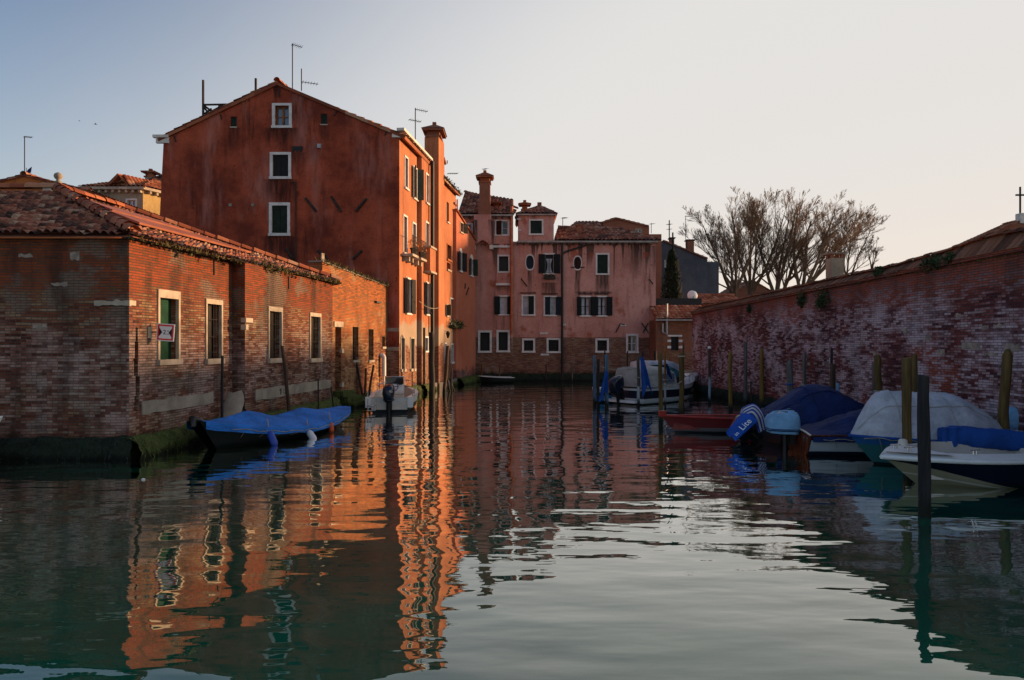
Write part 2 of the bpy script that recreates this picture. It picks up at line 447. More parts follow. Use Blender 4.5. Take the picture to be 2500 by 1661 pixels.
MT = {}
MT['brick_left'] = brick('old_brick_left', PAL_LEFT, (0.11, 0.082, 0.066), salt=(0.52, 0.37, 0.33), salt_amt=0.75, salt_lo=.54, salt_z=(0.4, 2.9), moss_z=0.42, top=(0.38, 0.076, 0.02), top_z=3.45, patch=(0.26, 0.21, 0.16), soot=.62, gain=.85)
MT['brick_orange'] = brick('orange_brick', PAL_LEFT, (0.2, 0.12, 0.07), salt=(0.56, 0.33, 0.16), salt_amt=0.75, salt_z=(0.3, 4.0), moss_z=0.35, top=(0.56, 0.17, 0.045), top_z=2.7, soot=.35, patch=(.5, .3, .15))
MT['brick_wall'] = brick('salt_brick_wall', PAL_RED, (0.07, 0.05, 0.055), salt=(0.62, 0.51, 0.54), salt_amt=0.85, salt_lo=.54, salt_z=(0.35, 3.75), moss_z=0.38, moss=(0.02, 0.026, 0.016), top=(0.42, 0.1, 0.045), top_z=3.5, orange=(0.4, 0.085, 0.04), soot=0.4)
MT['brick_low'] = brick('low_house_brick', PAL_LEFT, (0.2, 0.15, 0.12), salt=(0.4, 0.3, 0.28), salt_amt=0.3, moss_z=0.5, top=(0.4, 0.12, 0.05), top_z=1.8)
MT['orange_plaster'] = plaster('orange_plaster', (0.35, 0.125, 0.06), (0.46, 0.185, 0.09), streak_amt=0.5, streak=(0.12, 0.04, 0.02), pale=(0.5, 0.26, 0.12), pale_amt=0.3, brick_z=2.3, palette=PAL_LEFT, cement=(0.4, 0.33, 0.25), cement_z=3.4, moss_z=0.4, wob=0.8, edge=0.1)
MT['salmon_plaster'] = plaster('salmon_plaster', (0.4, 0.12, 0.07), (0.48, 0.17, 0.105), streak_amt=0.25, pale=(0.5, 0.22, 0.14), pale_amt=0.25, brick_z=0.85, palette=PAL_RED, moss_z=0.35, wob=0.9, edge=0.08, seed=5)
MT['garden_plaster'] = plaster('glowing_orange_render', (0.42, 0.11, 0.03), (0.54, 0.18, 0.055), streak_amt=0.5, streak=(0.14, 0.045, 0.015), pale=(0.56, 0.3, 0.13), pale_amt=0.5, brick_z=3.25, palette=PAL_LEFT, mortar=(0.27, 0.2, 0.15), moss_z=0.4, wob=0.9, edge=0.08, seed=9)
MT['ochre_plaster'] = plaster('ochre_plaster', (0.4, 0.26, 0.1), (0.5, 0.36, 0.16), streak_amt=0.35)
MT['grey_plaster'] = plaster('grey_cream_plaster', (0.2, 0.18, 0.14), (0.36, 0.31, 0.22), streak=(0.05, 0.05, 0.045), streak_amt=0.8)
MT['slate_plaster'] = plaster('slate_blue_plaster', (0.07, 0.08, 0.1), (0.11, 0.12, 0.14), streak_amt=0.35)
MT['terra_plaster'] = plaster('terracotta_plaster', (0.22, 0.09, 0.055), (0.3, 0.13, 0.08), streak_amt=0.35)
MT['rust_plaster'] = plaster('rust_orange_plaster', (0.4, 0.11, 0.03), (0.48, 0.15, 0.045), streak_amt=0.3)
TERRA = [(0.0, (0.05, 0.03, 0.025)), (0.2, (0.13, 0.06, 0.045)), (0.4, (0.24, 0.085, 0.055)), (0.6, (0.29, 0.11, 0.07)), (0.85, (0.33, 0.15, 0.1)), (1.0, (0.4, 0.28, 0.2))]
TERRA_R = [(0.0, (0.16, 0.045, 0.025)), (0.4, (0.3, 0.085, 0.04)), (0.8, (0.38, 0.14, 0.07)), (1.0, (0.42, 0.24, 0.15))]
MT['tile_old'] = tiles('old_clay_tiles', TERRA, 0.55)
MT['tile_red'] = tiles('red_clay_tiles', TERRA_R, 0.4)
MT['tile_cope'] = tiles('mossy_coping_tiles', [(0.0, (0.08, 0.035, 0.022)), (0.5, (0.2, 0.075, 0.04)), (1.0, (0.28, 0.12, 0.07))], 0.75, (0.03, 0.026, 0.014))
MT['tile_far'] = tiles('far_clay_tiles', TERRA, 0.25)
MT['old_block'] = paint('old_stone_block', (0.3, 0.25, 0.2), 0.9, 0.35, 5.0, bump=0.02)
MT['stone'] = paint('istrian_stone', (0.38, 0.32, 0.25), 0.85, 0.22, 3.0, bump=0.01)
MT['stone_pale'] = paint('pale_stone', (0.6, 0.56, 0.5), 0.8, 0.15, 3.0, bump=0.006)
MT['white_frame'] = paint('white_stone_frame', (0.6, 0.58, 0.56), 0.75, 0.15, 3.0)
MT['cement'] = paint('grey_cement', (0.26, 0.225, 0.18), 0.9, 0.25, 2.0, bump=0.012)
MT['moss'] = mossy('wet_moss_stone', (0.012, 0.014, 0.006), (0.075, 0.1, 0.025), (0.2, 0.19, 0.11))
MT['moss_dark'] = mossy('dark_algae_stone', (0.006, 0.008, 0.006), (0.018, 0.03, 0.018), (0.05, 0.055, 0.04))
MT['weed'] = paint('dry_weeds', (0.09, 0.075, 0.025), 0.9, 0.5, 6.0)
MT['leaf'] = paint('green_leaves', (0.035, 0.06, 0.02), 0.8, 0.5, 6.0)
MT['conifer'] = paint('dark_conifer_leaves', (0.012, 0.026, 0.013), 0.85, 0.5, 3.0)
MT['bark'] = paint('grey_brown_bark', (0.18, 0.115, 0.07), 0.95, 0.3, 2.0)
MT['dark'] = paint('dark_opening', (0.008, 0.009, 0.009), 0.5, 0.4, 2.0)
MT['glass'] = paint('dim_window_glass', (0.03, 0.036, 0.042), 0.08, 0.3, 1.0, spec=0.6)
MT['glass_blue'] = paint('sky_window_glass', (0.12, 0.16, 0.22), 0.06, 0.2, 1.0, spec=0.9)
MT['shut_green'] = louvre('dark_green_shutter', (0.014, 0.034, 0.026))
MT['shut_grey'] = louvre('grey_green_shutter', (0.1, 0.13, 0.1))
MT['shut_black'] = louvre('black_shutter', (0.012, 0.016, 0.02))
MT['shut_blue'] = louvre('dark_blue_shutter', (0.015, 0.03, 0.05))
MT['shut_brown'] = louvre('brown_shutter', (0.05, 0.02, 0.016))
MT['lattice_green'] = louvre('green_lattice', (0.012, 0.07, 0.04), 0.05)
MT['oak'] = wood('orange_window_wood', (0.34, 0.13, 0.04))
MT['curtain'] = canvas('white_curtain', (0.55, 0.55, 0.58))
MT['iron'] = paint('rusty_iron', (0.03, 0.022, 0.018), 0.7, 0.4, 6.0)
MT['galv'] = paint('galvanised_metal', (0.32, 0.32, 0.33), 0.45, 0.2, 4.0, metal=0.4)
MT['black_pipe'] = paint('black_pipe', (0.015, 0.014, 0.015), 0.5, 0.3, 4.0)
MT['copper'] = paint('orange_copper_pipe', (0.42, 0.12, 0.05), 0.5, 0.25, 4.0, metal=0.2)
MT['white_pipe'] = paint('white_plastic_pipe', (0.62, 0.58, 0.56), 0.5, 0.1, 3.0)
MT['gutter'] = paint('pale_gutter', (0.3, 0.27, 0.24), 0.6, 0.25, 3.0)
MT['sheet'] = paint('reddish_sheet', (0.3, 0.1, 0.055), 0.55, 0.25, 1.2)
MT['white'] = paint('white_gelcoat', (0.72, 0.71, 0.69), 0.3, 0.07, 2.0, spec=0.5)
MT['cream'] = paint('cream_gelcoat', (0.62, 0.55, 0.47), 0.4, 0.08, 2.0, spec=0.4)
MT['steel'] = paint('polished_steel', (0.6, 0.6, 0.6), 0.25, 0.08, 2.0, metal=0.9)
MT['motor'] = paint('navy_motor_cowl', (0.008, 0.012, 0.028), 0.25, 0.2, 2.0, spec=0.5)
MT['motor_leg'] = paint('black_motor_leg', (0.012, 0.012, 0.014), 0.45, 0.2, 2.0)
MT['red'] = paint('sign_red', (0.7, 0.02, 0.012), 0.45, 0.05, 2.0)
MT['signwhite'] = paint('sign_white', (0.8, 0.8, 0.8), 0.45, 0.04, 2.0)
MT['black'] = paint('matt_black', (0.01, 0.01, 0.012), 0.6, 0.2, 2.0)
MT['tarp_blue'] = canvas('bright_blue_tarp', (0.02, 0.16, 0.56))
MT['tarp_navy'] = canvas('navy_canvas', (0.006, 0.02, 0.095))
MT['tarp_white'] = canvas('pale_grey_canvas', (0.5, 0.5, 0.55))
MT['tarp_grey'] = canvas('cream_canvas', (0.42, 0.41, 0.38))
MT['tarp_cobalt'] = canvas('cobalt_tarp', (0.012, 0.075, 0.32))
MT['tarp_teal'] = canvas('teal_canvas', (0.01, 0.12, 0.15))
MT['tarp_sky'] = canvas('light_blue_cover', (0.2, 0.4, 0.62))
MT['varnish'] = wood('varnished_mahogany', (0.13, 0.03, 0.012), 0.25)
MT['rope'] = paint('old_rope', (0.32, 0.28, 0.22), 0.9, 0.3, 8.0)
MT['algae'] = paint('green_algae', (0.09, 0.11, 0.03), .8, .6, 5.0)
MT['algae_dark'] = paint('dark_algae', (0.016, 0.024, 0.014), .8, .6, 5.0)
# plasters with run-off stains under their own sills
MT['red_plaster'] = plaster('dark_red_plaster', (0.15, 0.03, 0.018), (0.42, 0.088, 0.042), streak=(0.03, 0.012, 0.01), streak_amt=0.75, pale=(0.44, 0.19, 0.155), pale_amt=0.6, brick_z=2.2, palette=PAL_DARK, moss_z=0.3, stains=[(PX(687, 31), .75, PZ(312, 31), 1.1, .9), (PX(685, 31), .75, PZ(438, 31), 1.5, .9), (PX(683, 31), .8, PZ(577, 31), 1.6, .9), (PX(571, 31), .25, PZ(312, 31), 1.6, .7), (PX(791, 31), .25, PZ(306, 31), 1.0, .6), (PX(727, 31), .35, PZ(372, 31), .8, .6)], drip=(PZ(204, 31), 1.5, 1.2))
MT['pink_plaster'] = plaster('dusty_pink_plaster', (0.44, 0.19, 0.15), (0.58, 0.3, 0.25), streak=(0.045, 0.03, 0.024), streak_amt=0.75, pale=(0.6, 0.36, 0.32), pale_amt=0.4, rust=(0.3, 0.07, 0.035), brick_z=2.82, palette=PAL_DARK, moss_z=0.55, wob=0.05, edge=0.03, seed=3, drip=(PZ(596, 45), 2.6, 2.0), stains=[(PX(1471, 45), .45, PZ(671, 45), 1.7, .9), (PX(1341, 45), .5, PZ(690, 45), 1.3, .85), (PX(1410, 45), .16, PZ(660, 45), 3.0, .95), (PX(1293, 45), .14, PZ(660, 45), 2.0, .9), (PX(1200, 45), .2, PZ(540, 45), 1.6, .9), (PX(1160, 45), .2, PZ(540, 45), 2.2, .9), (PX(1570, 45), 1.2, PZ(600, 45), 2.4, .7), (PX(1227, 45), .5, PZ(695, 45), .6, .7), (PX(1430, 45), .7, PZ(712, 45), .25, .9), (PX(1472, 45), .6, PZ(712, 45), .25, .9)])
# ------------------------------------------------------------------ building helpers
def window(house, fac, hole, kind='dark', frame=0.1, mat='white_frame', sill=0.1, lintel=None, proud=0.035, leaves=None, leaf_mat='shut_green',
           bars=False, casement=None, arch=False, label=None, sill_out=0.05, pane_mat=None):
    """window > frame, sill, shutter, bars: the pane is the window's own mesh, set back in the real opening"""
    a, b, c, d, dep = hole
    mb = MB()
    pm = pane_mat or {'dark': 'dark', 'glass': 'glass', 'sky': 'glass_blue', 'green': 'shut_green', 'lattice': 'lattice_green', 'black': 'shut_black', 'curtain': 'curtain', 'blue': 'shut_blue', 'brown': 'shut_brown'}[kind]
    pw = -dep + 0.004
    if kind in ('green', 'black', 'blue', 'brown'):    # closed two-leaf shutter
        m = (a + b) / 2; pw = -0.07
        fac.box(mb, a, m - 0.008, c, d, pw - 0.04, pw); fac.box(mb, m + 0.008, b, c, d, pw - 0.04, pw)
        fac.quad(mb, a, b, c, d, pw - 0.06)
        for q in (0.08, 0.5, 0.9):
            for s0, s1 in ((a, m - .008), (m + .008, b)):
                vv = lerp(c, d, q); fac.box(mb, s0 + .03, s1 - .03, vv, vv + .05, pw, pw + .015)
    else:
        fac.quad(mb, a, b, c, d, pw)
    w = mb.build('window', MT[pm], house, label=label)
    if frame:
        f = frame; e = 0.004; lt = lintel if lintel is not None else f
        mb = MB()
        fac.box(mb, a - f, b + f, d - e, d + lt, -0.05, proud)
        fac.box(mb, a - f, a + e, c - (0 if sill else f), d - e, -0.05, proud - 0.003)
        fac.box(mb, b - e, b + f, c - (0 if sill else f), d - e, -0.05, proud - 0.003)
        if not sill: fac.box(mb, a + e, b - e, c - f, c + e, -0.05, proud - .004)
        if arch:
            n = 8; r = (b - a) / 2 + f; pts = [fac.pt((a + b) / 2 + r * math.cos(PI * k / n), d + lt + r * 0.75 * math.sin(PI * k / n), -0.02) for k in range(n + 1)]
            mb.prism(pts, fac.pt(0, 0, proud + .02) - fac.pt(0, 0, 0))
        mb.build('frame', MT[mat], w)
    if sill:
        mb = MB(); f = frame + 0.02
        fac.box(mb, a - f, b + f, c - sill, c + 0.004, -0.05, proud + sill_out)
        mb.build('sill', MT[mat], w)
    if bars:
        mb = MB(); n = max(3, int((b - a) / 0.11))
        for k in range(1, n):
            u = lerp(a, b, k / n); mb.tube([fac.pt(u, c, -0.07), fac.pt(u, d, -0.07)], 0.009, 5)
        for q in (0.12, 0.4, 0.72):
            v = lerp(c, d, q); mb.tube([fac.pt(a, v, -0.075), fac.pt(b, v, -0.075)], 0.009, 5)
        mb.build('bars', MT['iron'], w)
    if casement:
        mb = MB(); t = 0.045; q = -dep + 0.02
        for s0, s1 in ((a, (a + b) / 2), ((a + b) / 2, b)):
            fac.box(mb, s0 + .002, s0 + t, c + .002, d - .002, q, q + .04); fac.box(mb, s1 - t, s1 - .002, c + .002, d - .002, q, q + .04)
            fac.box(mb, s0 + t, s1 - t, c + .002, c + t, q, q + .037); fac.box(mb, s0 + t, s1 - t, d - t, d - .002, q, q + .037)
            fac.box(mb, s0 + t, s1 - t, (c + d) / 2 - .015, (c + d) / 2 + .015, q, q + .03)
        mb.build('casement', MT[casement], w)
    for side, ang in (leaves or ()):                  # opened shutter leaves; ang 0 = flat on the wall
        lw = (b - a) / 2 if (b - a) > 0.55 else (b - a) * 0.8
        u0 = a - 0.01 if side < 0 else b + 0.01
        o = fac.pt(u0, c - 0.02, proud + 0.02)
        ca, sa = math.cos(math.radians(ang)), math.sin(math.radians(ang))
        dv = (fac.pt(1, 0) - fac.pt(0, 0)) * (side * ca) + (fac.pt(0, 0, 1) - fac.pt(0, 0)) * sa
        nv = (fac.pt(0, 0, 1) - fac.pt(0, 0)) * ca - (fac.pt(1, 0) - fac.pt(0, 0)) * (side * sa)
        mb = MB(); mb.obox(o, dv * lw, nv * 0.04, V((0, 0, d - c + 0.04)))
        for q in (0.03, 0.48, 0.93):
            mb.obox(o + dv * .03 + nv * .04 + V((0, 0, (d - c) * q)), dv * (lw - .06), nv * 0.014, V((0, 0, 0.07)))
        mb.build('shutter', MT[leaf_mat], w)
    return w

def stone_box(fac, u0, u1, v0, v1, w0, w1, name, mat, parent, jit=0.0):
    mb = MB(); fac.box(mb, u0, u1, v0, v1, w0, w1)
    return mb.build(name, MT[mat], parent)

def tile_roof(mb, A, B, C, D, su=0.2, sv=0.36, hu=0.05, hs=0.03, sub=4, slab=0.09, jit=0.012, sag=0.0, seed=0):
    """A,B eave corners, C,D ridge corners (C above B, D above A): rows of half-round tiles as real relief"""
    A, B, C, D = V(A), V(B), V(C), V(D)
    e = (B - A); Lu = e.length; e = e / Lu
    n = e.cross(D - A).normalized()
    if n.z < 0: n = -n
    s = n.cross(e).normalized()
    if s.z < 0: s = -s
    hD, hC = (D - A).dot(s), (C - A).dot(s)
    Hs = max(hD, hC)
    uD, uC = (D - A).dot(e), (C - A).dot(e)
    nu = max(2, int(round(Lu / su))); nv = max(2, int(round(Hs / sv)))
    rs = random.Random(seed)
    rj = [[rs.uniform(-jit, jit) for _ in range(nu + 1)] for _ in range(nv + 1)]
    def pt(u, t, h):
        lo, hi = lerp(0, uD, t), lerp(Lu, uC, t)
        u = max(lo, min(hi, u))
        if abs(hD - hC) > .01: t = min(t, lerp(hD, hC, max(0, min(1, (u - uD) / max(1e-6, uC - uD)))) / Hs)
        sg = -sag * math.sin(PI * min(1, max(0, u / Lu))) + sag * 0.5 * nz(u * 0.6, t * 3, seed)
        return A + e * u + s * (t * Hs) + n * h + V((0, 0, sg))
    cols = nu * sub
    for j in range(nv):
        t0, t1 = j / nv, (j + 1) / nv
        lo, hi = lerp(0, uD, t1) , lerp(Lu, uC, t1)
        lo0, hi0 = lerp(0, uD, t0), lerp(Lu, uC, t0)
        for i in range(cols):
            ua, ub = Lu * i / cols, Lu * (i + 1) / cols
            if ub <= min(lo, lo0) or ua >= max(hi, hi0): continue
            k = i // sub; r = rj[j][k]
            ha = hu * abs(math.sin(PI * (i % sub) / sub)); hb = hu * abs(math.sin(PI * ((i % sub) + 1) / sub))
            top = hs + r
            p = [pt(ua, t0, ha + top), pt(ub, t0, hb + top), pt(ub, t1, hb * 0.85), pt(ua, t1, ha * 0.85)]
            cc = [(k + 0.1 + 0.8 * (q), j + 0.5) for q in (0.1, 0.9, 0.9, 0.1)]
            if (p[1] - p[0]).length < 1e-5 and (p[2] - p[3]).length < 1e-5: continue
            mb.face(p, True, cc)
            q0, q1 = pt(ua, t0, -0.01 if j else -slab * 0.4), pt(ub, t0, -0.01 if j else -slab * 0.4)
            if j and (q1 - q0).length > 1e-5: mb.face([q0, q1, p[1], p[0]], False, cc)
    # underside slab
    dn = n * -slab
    q = [A, B, C, D]; a = [x - n * 0.012 for x in q]; b = [x + dn for x in q]
    mb.face([b[3], b[2], b[1], b[0]])
    for k in range(4):
        j = (k + 1) % 4
        if (q[j] - q[k]).length > 1e-4: mb.face([b[k], b[j], a[j], a[k]])

def ridge_tiles(mb, a, b, r=0.11, L=0.4, seed=0):
    a, b = V(a), V(b); n = max(1, int((b - a).length / L)); d = (b - a) / n
    side = d.cross(V((0, 0, 1))).normalized(); up = side.cross(d).normalized()
    rs = random.Random(seed)
    for k in range(n):
        p0 = a + d * k; p1 = a + d * (k + 1.08); ra = r * rs.uniform(.95, 1.1); 
        for i in range(6):
            g0, g1 = PI * i / 6, PI * (i + 1) / 6
            f = lambda p, g, q: p + side * math.cos(g) * q + up * (math.sin(g) * q)
            uvc = [(k + .5, 900.5 + seed)] * 4
            mb.face([f(p0, g0, ra * 1.12), f(p1, g0, ra * .95), f(p1, g1, ra * .95), f(p0, g1, ra * 1.12)][::-1], True, uvc)

def leaf_clump(mb, c, r, n, size, seed=0, sq=(1, 1, 1)):
    rs = random.Random(seed); c = V(c)
    for _ in range(n):
        d = V((rs.gauss(0, 1), rs.gauss(0, 1), rs.gauss(0, 1))); d = d / max(d.length, 1e-5) * (rs.random() ** 0.5) * r
        p = c + V((d.x * sq[0], d.y * sq[1], d.z * sq[2]))
        a = V((rs.gauss(0, 1), rs.gauss(0, 1), rs.gauss(0, 1))).normalized(); b = a.cross(V((rs.gauss(0, 1), rs.gauss(0, 1), rs.gauss(0, 1)))).normalized()
        s = size * rs.uniform(0.5, 1.3)
        mb.face([p - a * s, p + b * s * .45, p + a * s, p - b * s * .45])

def weeds(mb, pts, n, h, seed=0):
    """tufts of thin blades along a polyline"""
    rs = random.Random(seed); pts = [V(p) for p in pts]
    for _ in range(n):
        k = rs.randrange(len(pts) - 1); p = pts[k].lerp(pts[k + 1], rs.random()) + V((rs.gauss(0, .06), rs.gauss(0, .06), -0.02))
        d = V((rs.gauss(0, .5), rs.gauss(0, .5), 1)).normalized() * h * rs.uniform(.3, 1.2); sd = V((rs.gauss(0, 1), rs.gauss(0, 1), 0)).normalized() * h * .12
        mb.face([p - sd, p + sd, p + d])

def chimney_cap(house, c, w, l, z, mat='terra_plaster', tile='tile_red', name='chimney_cap'):
    """open brick lantern with a little pitched tile roof"""
    mb = MB(); x, y = c
    mb.box(x - w * .62, x + w * .62, y - l * .62, y + l * .62, z, z + .08)
    for sx in (-1, 1):
        for sy in (-1, 1):
            mb.box(x + sx * w * .38 - .06, x + sx * w * .38 + .06, y + sy * l * .38 - .06, y + sy * l * .38 + .06, z + .08, z + .3)
    mb.box(x - w * .68, x + w * .68, y - l * .68, y + l * .68, z + .3, z + .36)
    a = [(x - w * .72, y - l * .72, z + .362), (x + w * .72, y - l * .72, z + .362), (x + w * .72, y + l * .72, z + .362), (x - w * .72, y + l * .72, z + .362)]
    t = (x, y, z + .36 + w * .55)
    for k in range(4): mb.face([a[k], a[(k + 1) % 4], t])
    return mb.build(name, MT[tile], house)
def house_box(mb, fac, u0, u1, v0, v1, depth, planes=()):
    """side, back and top-less shell behind a facade"""
    a, b = fac.pt(u0, v0), fac.pt(u1, v0)
    n = fac.n; back = V((-n.x * depth, -n.y * depth, 0)); h = V((0, 0, v1 - v0))
    mb.face([a + back, a, a + h, a + back + h]); mb.face([b, b + back, b + back + h, b + h])
    mb.face([b + back, a + back, a + back + h, b + back + h])

def antenna(mast_px, y0, y1, Y, arms, label, r=0.025, group='television aerials on the roofs'):
    """mast and boom(s) with short rods; arms = [(px, py, px, py)]"""
    a, b = P(mast_px, y0, Y), P(mast_px, y1, Y)
    t = thing('antenna', label, 'antenna', a, group=group)
    MB().tube([a, b], r, 6).build('mast', MT['iron'], t)
    for x0, yy0, x1, yy1 in arms:
        p, q = P(x0, yy0, Y), P(x1, yy1, Y + 0.3); mb = MB(); mb.tube([p, q], r * .7, 5)
        d = (q - p); s = V((-d.y, d.x, 0)).normalized()
        for k in range(6):
            c = p.lerp(q, (k + .5) / 6); mb.tube([c - s * .22, c + s * .22], r * .35, 4)
        mb.build('boom', MT['iron'], t)
    return t
# ================================================================== left bank: brick warehouse
LD = (0.1, 1.0)
LF = Fac((-7.975, 14.5), LD)                       # canal facade, first length
LN = V((LF.n.x, LF.n.y, 0))
FF = Fac((-19.0, 14.5), (1, 0))                    # shaded front
uc = 19.0 - 7.975
wh = thing('brick_warehouse', 'low weathered brick warehouse with hipped clay-tile roof at the left water edge', 'building', (-7.975, 14.5, 0))
EH = 4.6
pil = LF.u(567) ; prot = 0.36
LF2 = Fac((LF.pt(pil, 0, prot).x, LF.pt(pil, 0, prot).y), LD)
end2 = LF2.u(812)
h1 = LF.hole(388, 434, 726, 879, .17); h2 = LF.hole(504, 539, 741, 877, .2)
cracks = [(LF.u(a_), LF.u(b_), c_, d_, .12) for a_, b_, c_, d_ in ((328, 339, .98, 1.3), (331, 341, 1.303, 1.72), (327, 337, 1.723, 2.1), (329, 338, 2.103, 2.45), (331, 336.5, 2.453, 2.75))]
h3 = LF2.hole(656, 686, 759, 876, .2); h4 = LF2.hole(757, 781, 772, 876, .2)
mb = MB()
FF.wall(mb, 0, uc, 0, EH)
LF.wall(mb, 0, pil, 0, EH, [h1, h2] + cracks)
for crack in cracks: LF.quad(mb, crack[0], crack[1], crack[2], crack[3], -.12)
q0, q1 = LF.pt(pil, 0), LF.pt(pil, 0, prot)
mb.face([q0, q1, q1 + V((0, 0, EH)), q0 + V((0, 0, EH))])
LF2.wall(mb, 0, end2, 0, EH, [h3, h4])
e0 = LF2.pt(end2, 0); bk = e0 - LN * 8
mb.face([e0, bk, bk + V((0, 0, EH)), e0 + V((0, 0, EH))])
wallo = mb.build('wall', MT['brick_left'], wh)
window(wh, LF, h1, 'lattice', .065, 'stone', .12, .18, bars=False)
window(wh, LF, h2, 'dark', .06, 'stone', .13, .12, bars=True)
window(wh, LF2, h3, 'dark', .06, 'stone', .13, .13, bars=True)
window(wh, LF2, h4, 'dark', .06, 'stone', .13, .12, bars=True)
# cement skirting, stone string fragments, mossy footing
def rough_slab(fac, u0, u1, v0, v1, w, name, mat, parent, seed=0, n=14):
    """a slab with a broken outline"""
    lo = [(lerp(u0, u1, k / n), v0 + .05 * nz(k * 1.3, seed)) for k in range(n + 1)]
    hi = [(lerp(u0, u1, k / n), v1 + .05 * nz(k * 1.1, seed + 5)) for k in range(n + 1)]
    mb = MB(); mb.prism([fac.pt(a, b, -.02) for a, b in lo + hi[::-1]], fac.pt(0, 0, w + .02) - fac.pt(0, 0, 0))
    return mb.build(name, MT[mat], parent)
rough_slab(LF, LF.u(345), LF.u(519), .88, 1.17, .025, 'cement_band', 'cement', wh, 1)
sb = rough_slab(LF2, LF2.u(622), LF2.u(806), .82, 1.13, .03, 'cement_band', 'cement', wh, 2)
mb = MB()                                           # the painted mark  1:2  on the skirting
gu = LF2.u(682); gk = LF2.u(698) - gu
LF2.box(mb, gu, gu + gk * .16, .88, 1.06, .03, .034); LF2.box(mb, gu - gk * .12, gu - .001, 1.0, 1.04, .03, .034); mb.build('painted_digit', MT['black'], sb); mb = MB()
LF2.box(mb, gu + gk * .42, gu + gk * .52, .9, .94, .03, .034); mb.build('painted_dot', MT['black'], sb); mb = MB(); LF2.box(mb, gu + gk * .42, gu + gk * .52, .98, 1.02, .03, .034); mb.build('painted_dot', MT['black'], sb); mb = MB()
for a, b, c, d in ((.68, 1.0, .87, .9), (.68, .8, .9, .95), (.78, .95, .95, .99), (.9, 1.0, .99, 1.04), (.7, .94, 1.04, 1.07)):
    LF2.box(mb, gu + gk * a, gu + gk * b, c, d, .03, .034)
mb.build('painted_digit', MT['black'], sb)
rough_slab(FF, uc - .7, uc + .04, 3.2, 3.3, .05, 'string_stone', 'stone', wh, 4, 8)
mb = MB(); LF.box(mb, .012, .19, 3.205, 3.31, -.1, .03); mb.build('string_stone', MT['stone'], wh)
for v0, v1, u1 in ((2.98, 3.1, .36), (2.78, 2.92, .1)):
    mb = MB(); LF2.box(mb, -.04, u1, v0, v1, -.1, .05); mb.build('string_stone', MT['stone'], wh)
for a_, b_, c_, d_ in ((2.3, 2.0, 4.2, 4.26), (1.22, 1.03, 4.15, 4.32), (1.62, 1.28, 3.62, 3.69), (2.0, 1.7, 2.72, 2.79), (2.9, 2.72, 2.1, 2.25)): rough_slab(FF, uc - a_, uc - b_, c_, d_, .008, 'stone_patch', 'old_block', wh, a_, 5)
pass
def footing(fac, u0, u1, h, out, seed, mat, parent, n=None, name='footing'):
    n = n or max(6, int((u1 - u0) / .09))
    prof = [(-.05, 0.9, 0), (0.04, 1.0, 0), (0.7, .82, .2), (1.0, .55, .4), (1.12, .2, .7), (1.1, -0.05, 1)]
    prof = [(out * 1.0, -.4), (out * 1.06, .0), (out * .98, h * .45), (out * .75, h * .8), (out * .35, h * 1.0), (-.05, h * 1.03)]
    def fn(a, b):
        u = lerp(u0, u1, a); k = b * (len(prof) - 1); i = min(int(k), len(prof) - 2); f = k - i
        w = lerp(prof[i][0], prof[i + 1][0], f); z = lerp(prof[i][1], prof[i + 1][1], f)
        j = nz(u * 2.1 + seed, z * 3, seed) + .7 * nz(u * 6 + seed, z * 7, seed) + .5 * nz(u * 15 + seed, z * 14, seed)
        return fac.pt(u, z + .05 * j, w + .075 * j)
    mb = MB(); mb.grid(fn, n, 16, True); o = mb.build(name, MT[mat], parent)
    rs = random.Random(seed); mb = MB()
    for k in range(int((u1 - u0) * 70)):
        q = fn(rs.random(), rs.uniform(.25, .95)); d = V((rs.gauss(0, .3), rs.gauss(0, .3), -1)) * rs.uniform(.03, .11) + V((fac.n.x, fac.n.y, 0)) * .03; sd = V((fac.d.x, fac.d.y, 0)) * rs.uniform(.008, .022)
        q = q + V((fac.n.x, fac.n.y, 0)) * .015; mb.face([q - sd, q + sd, q + d])
    mb.build('algae', MT['algae' if mat == 'moss' else 'algae_dark'], o, kind='stuff'); return o
footing(FF, 0, uc + .12, .46, .16, 1, 'moss_dark', wh)
footing(LF, -.12, pil, .46, .3, 2, 'moss', wh)
footing(LF2, -.1, end2 + .1, .42, .28, 3, 'moss', wh)
# loose boulder-like cement buttress in the recess
mb = MB(); c = LF.pt(pil - .55, .55, .12)
mb.grid(lambda u, v: c + (V((math.cos(2 * PI * u) * .5, math.sin(2 * PI * u) * .42, 0)) * (1 - .55 * v) + V((.02, .45 * v, 1.05 * v - .5))) * (1 + .3 * nz(u * 5, v * 3)), 14, 8)
mb.build('buttress_rock', MT['cement'], wh)
# iron tie plates
for fa, px, y0, y1 in ((LF, 522, 637, 672), (LF2, 704, 675, 706)):
    u = fa.u(px); mb = MB(); fa.box(mb, u - .02, u + .02, fa.v(px, y1), fa.v(px, y0), .0, .03); mb.build('tie_bar', MT['iron'], wh)
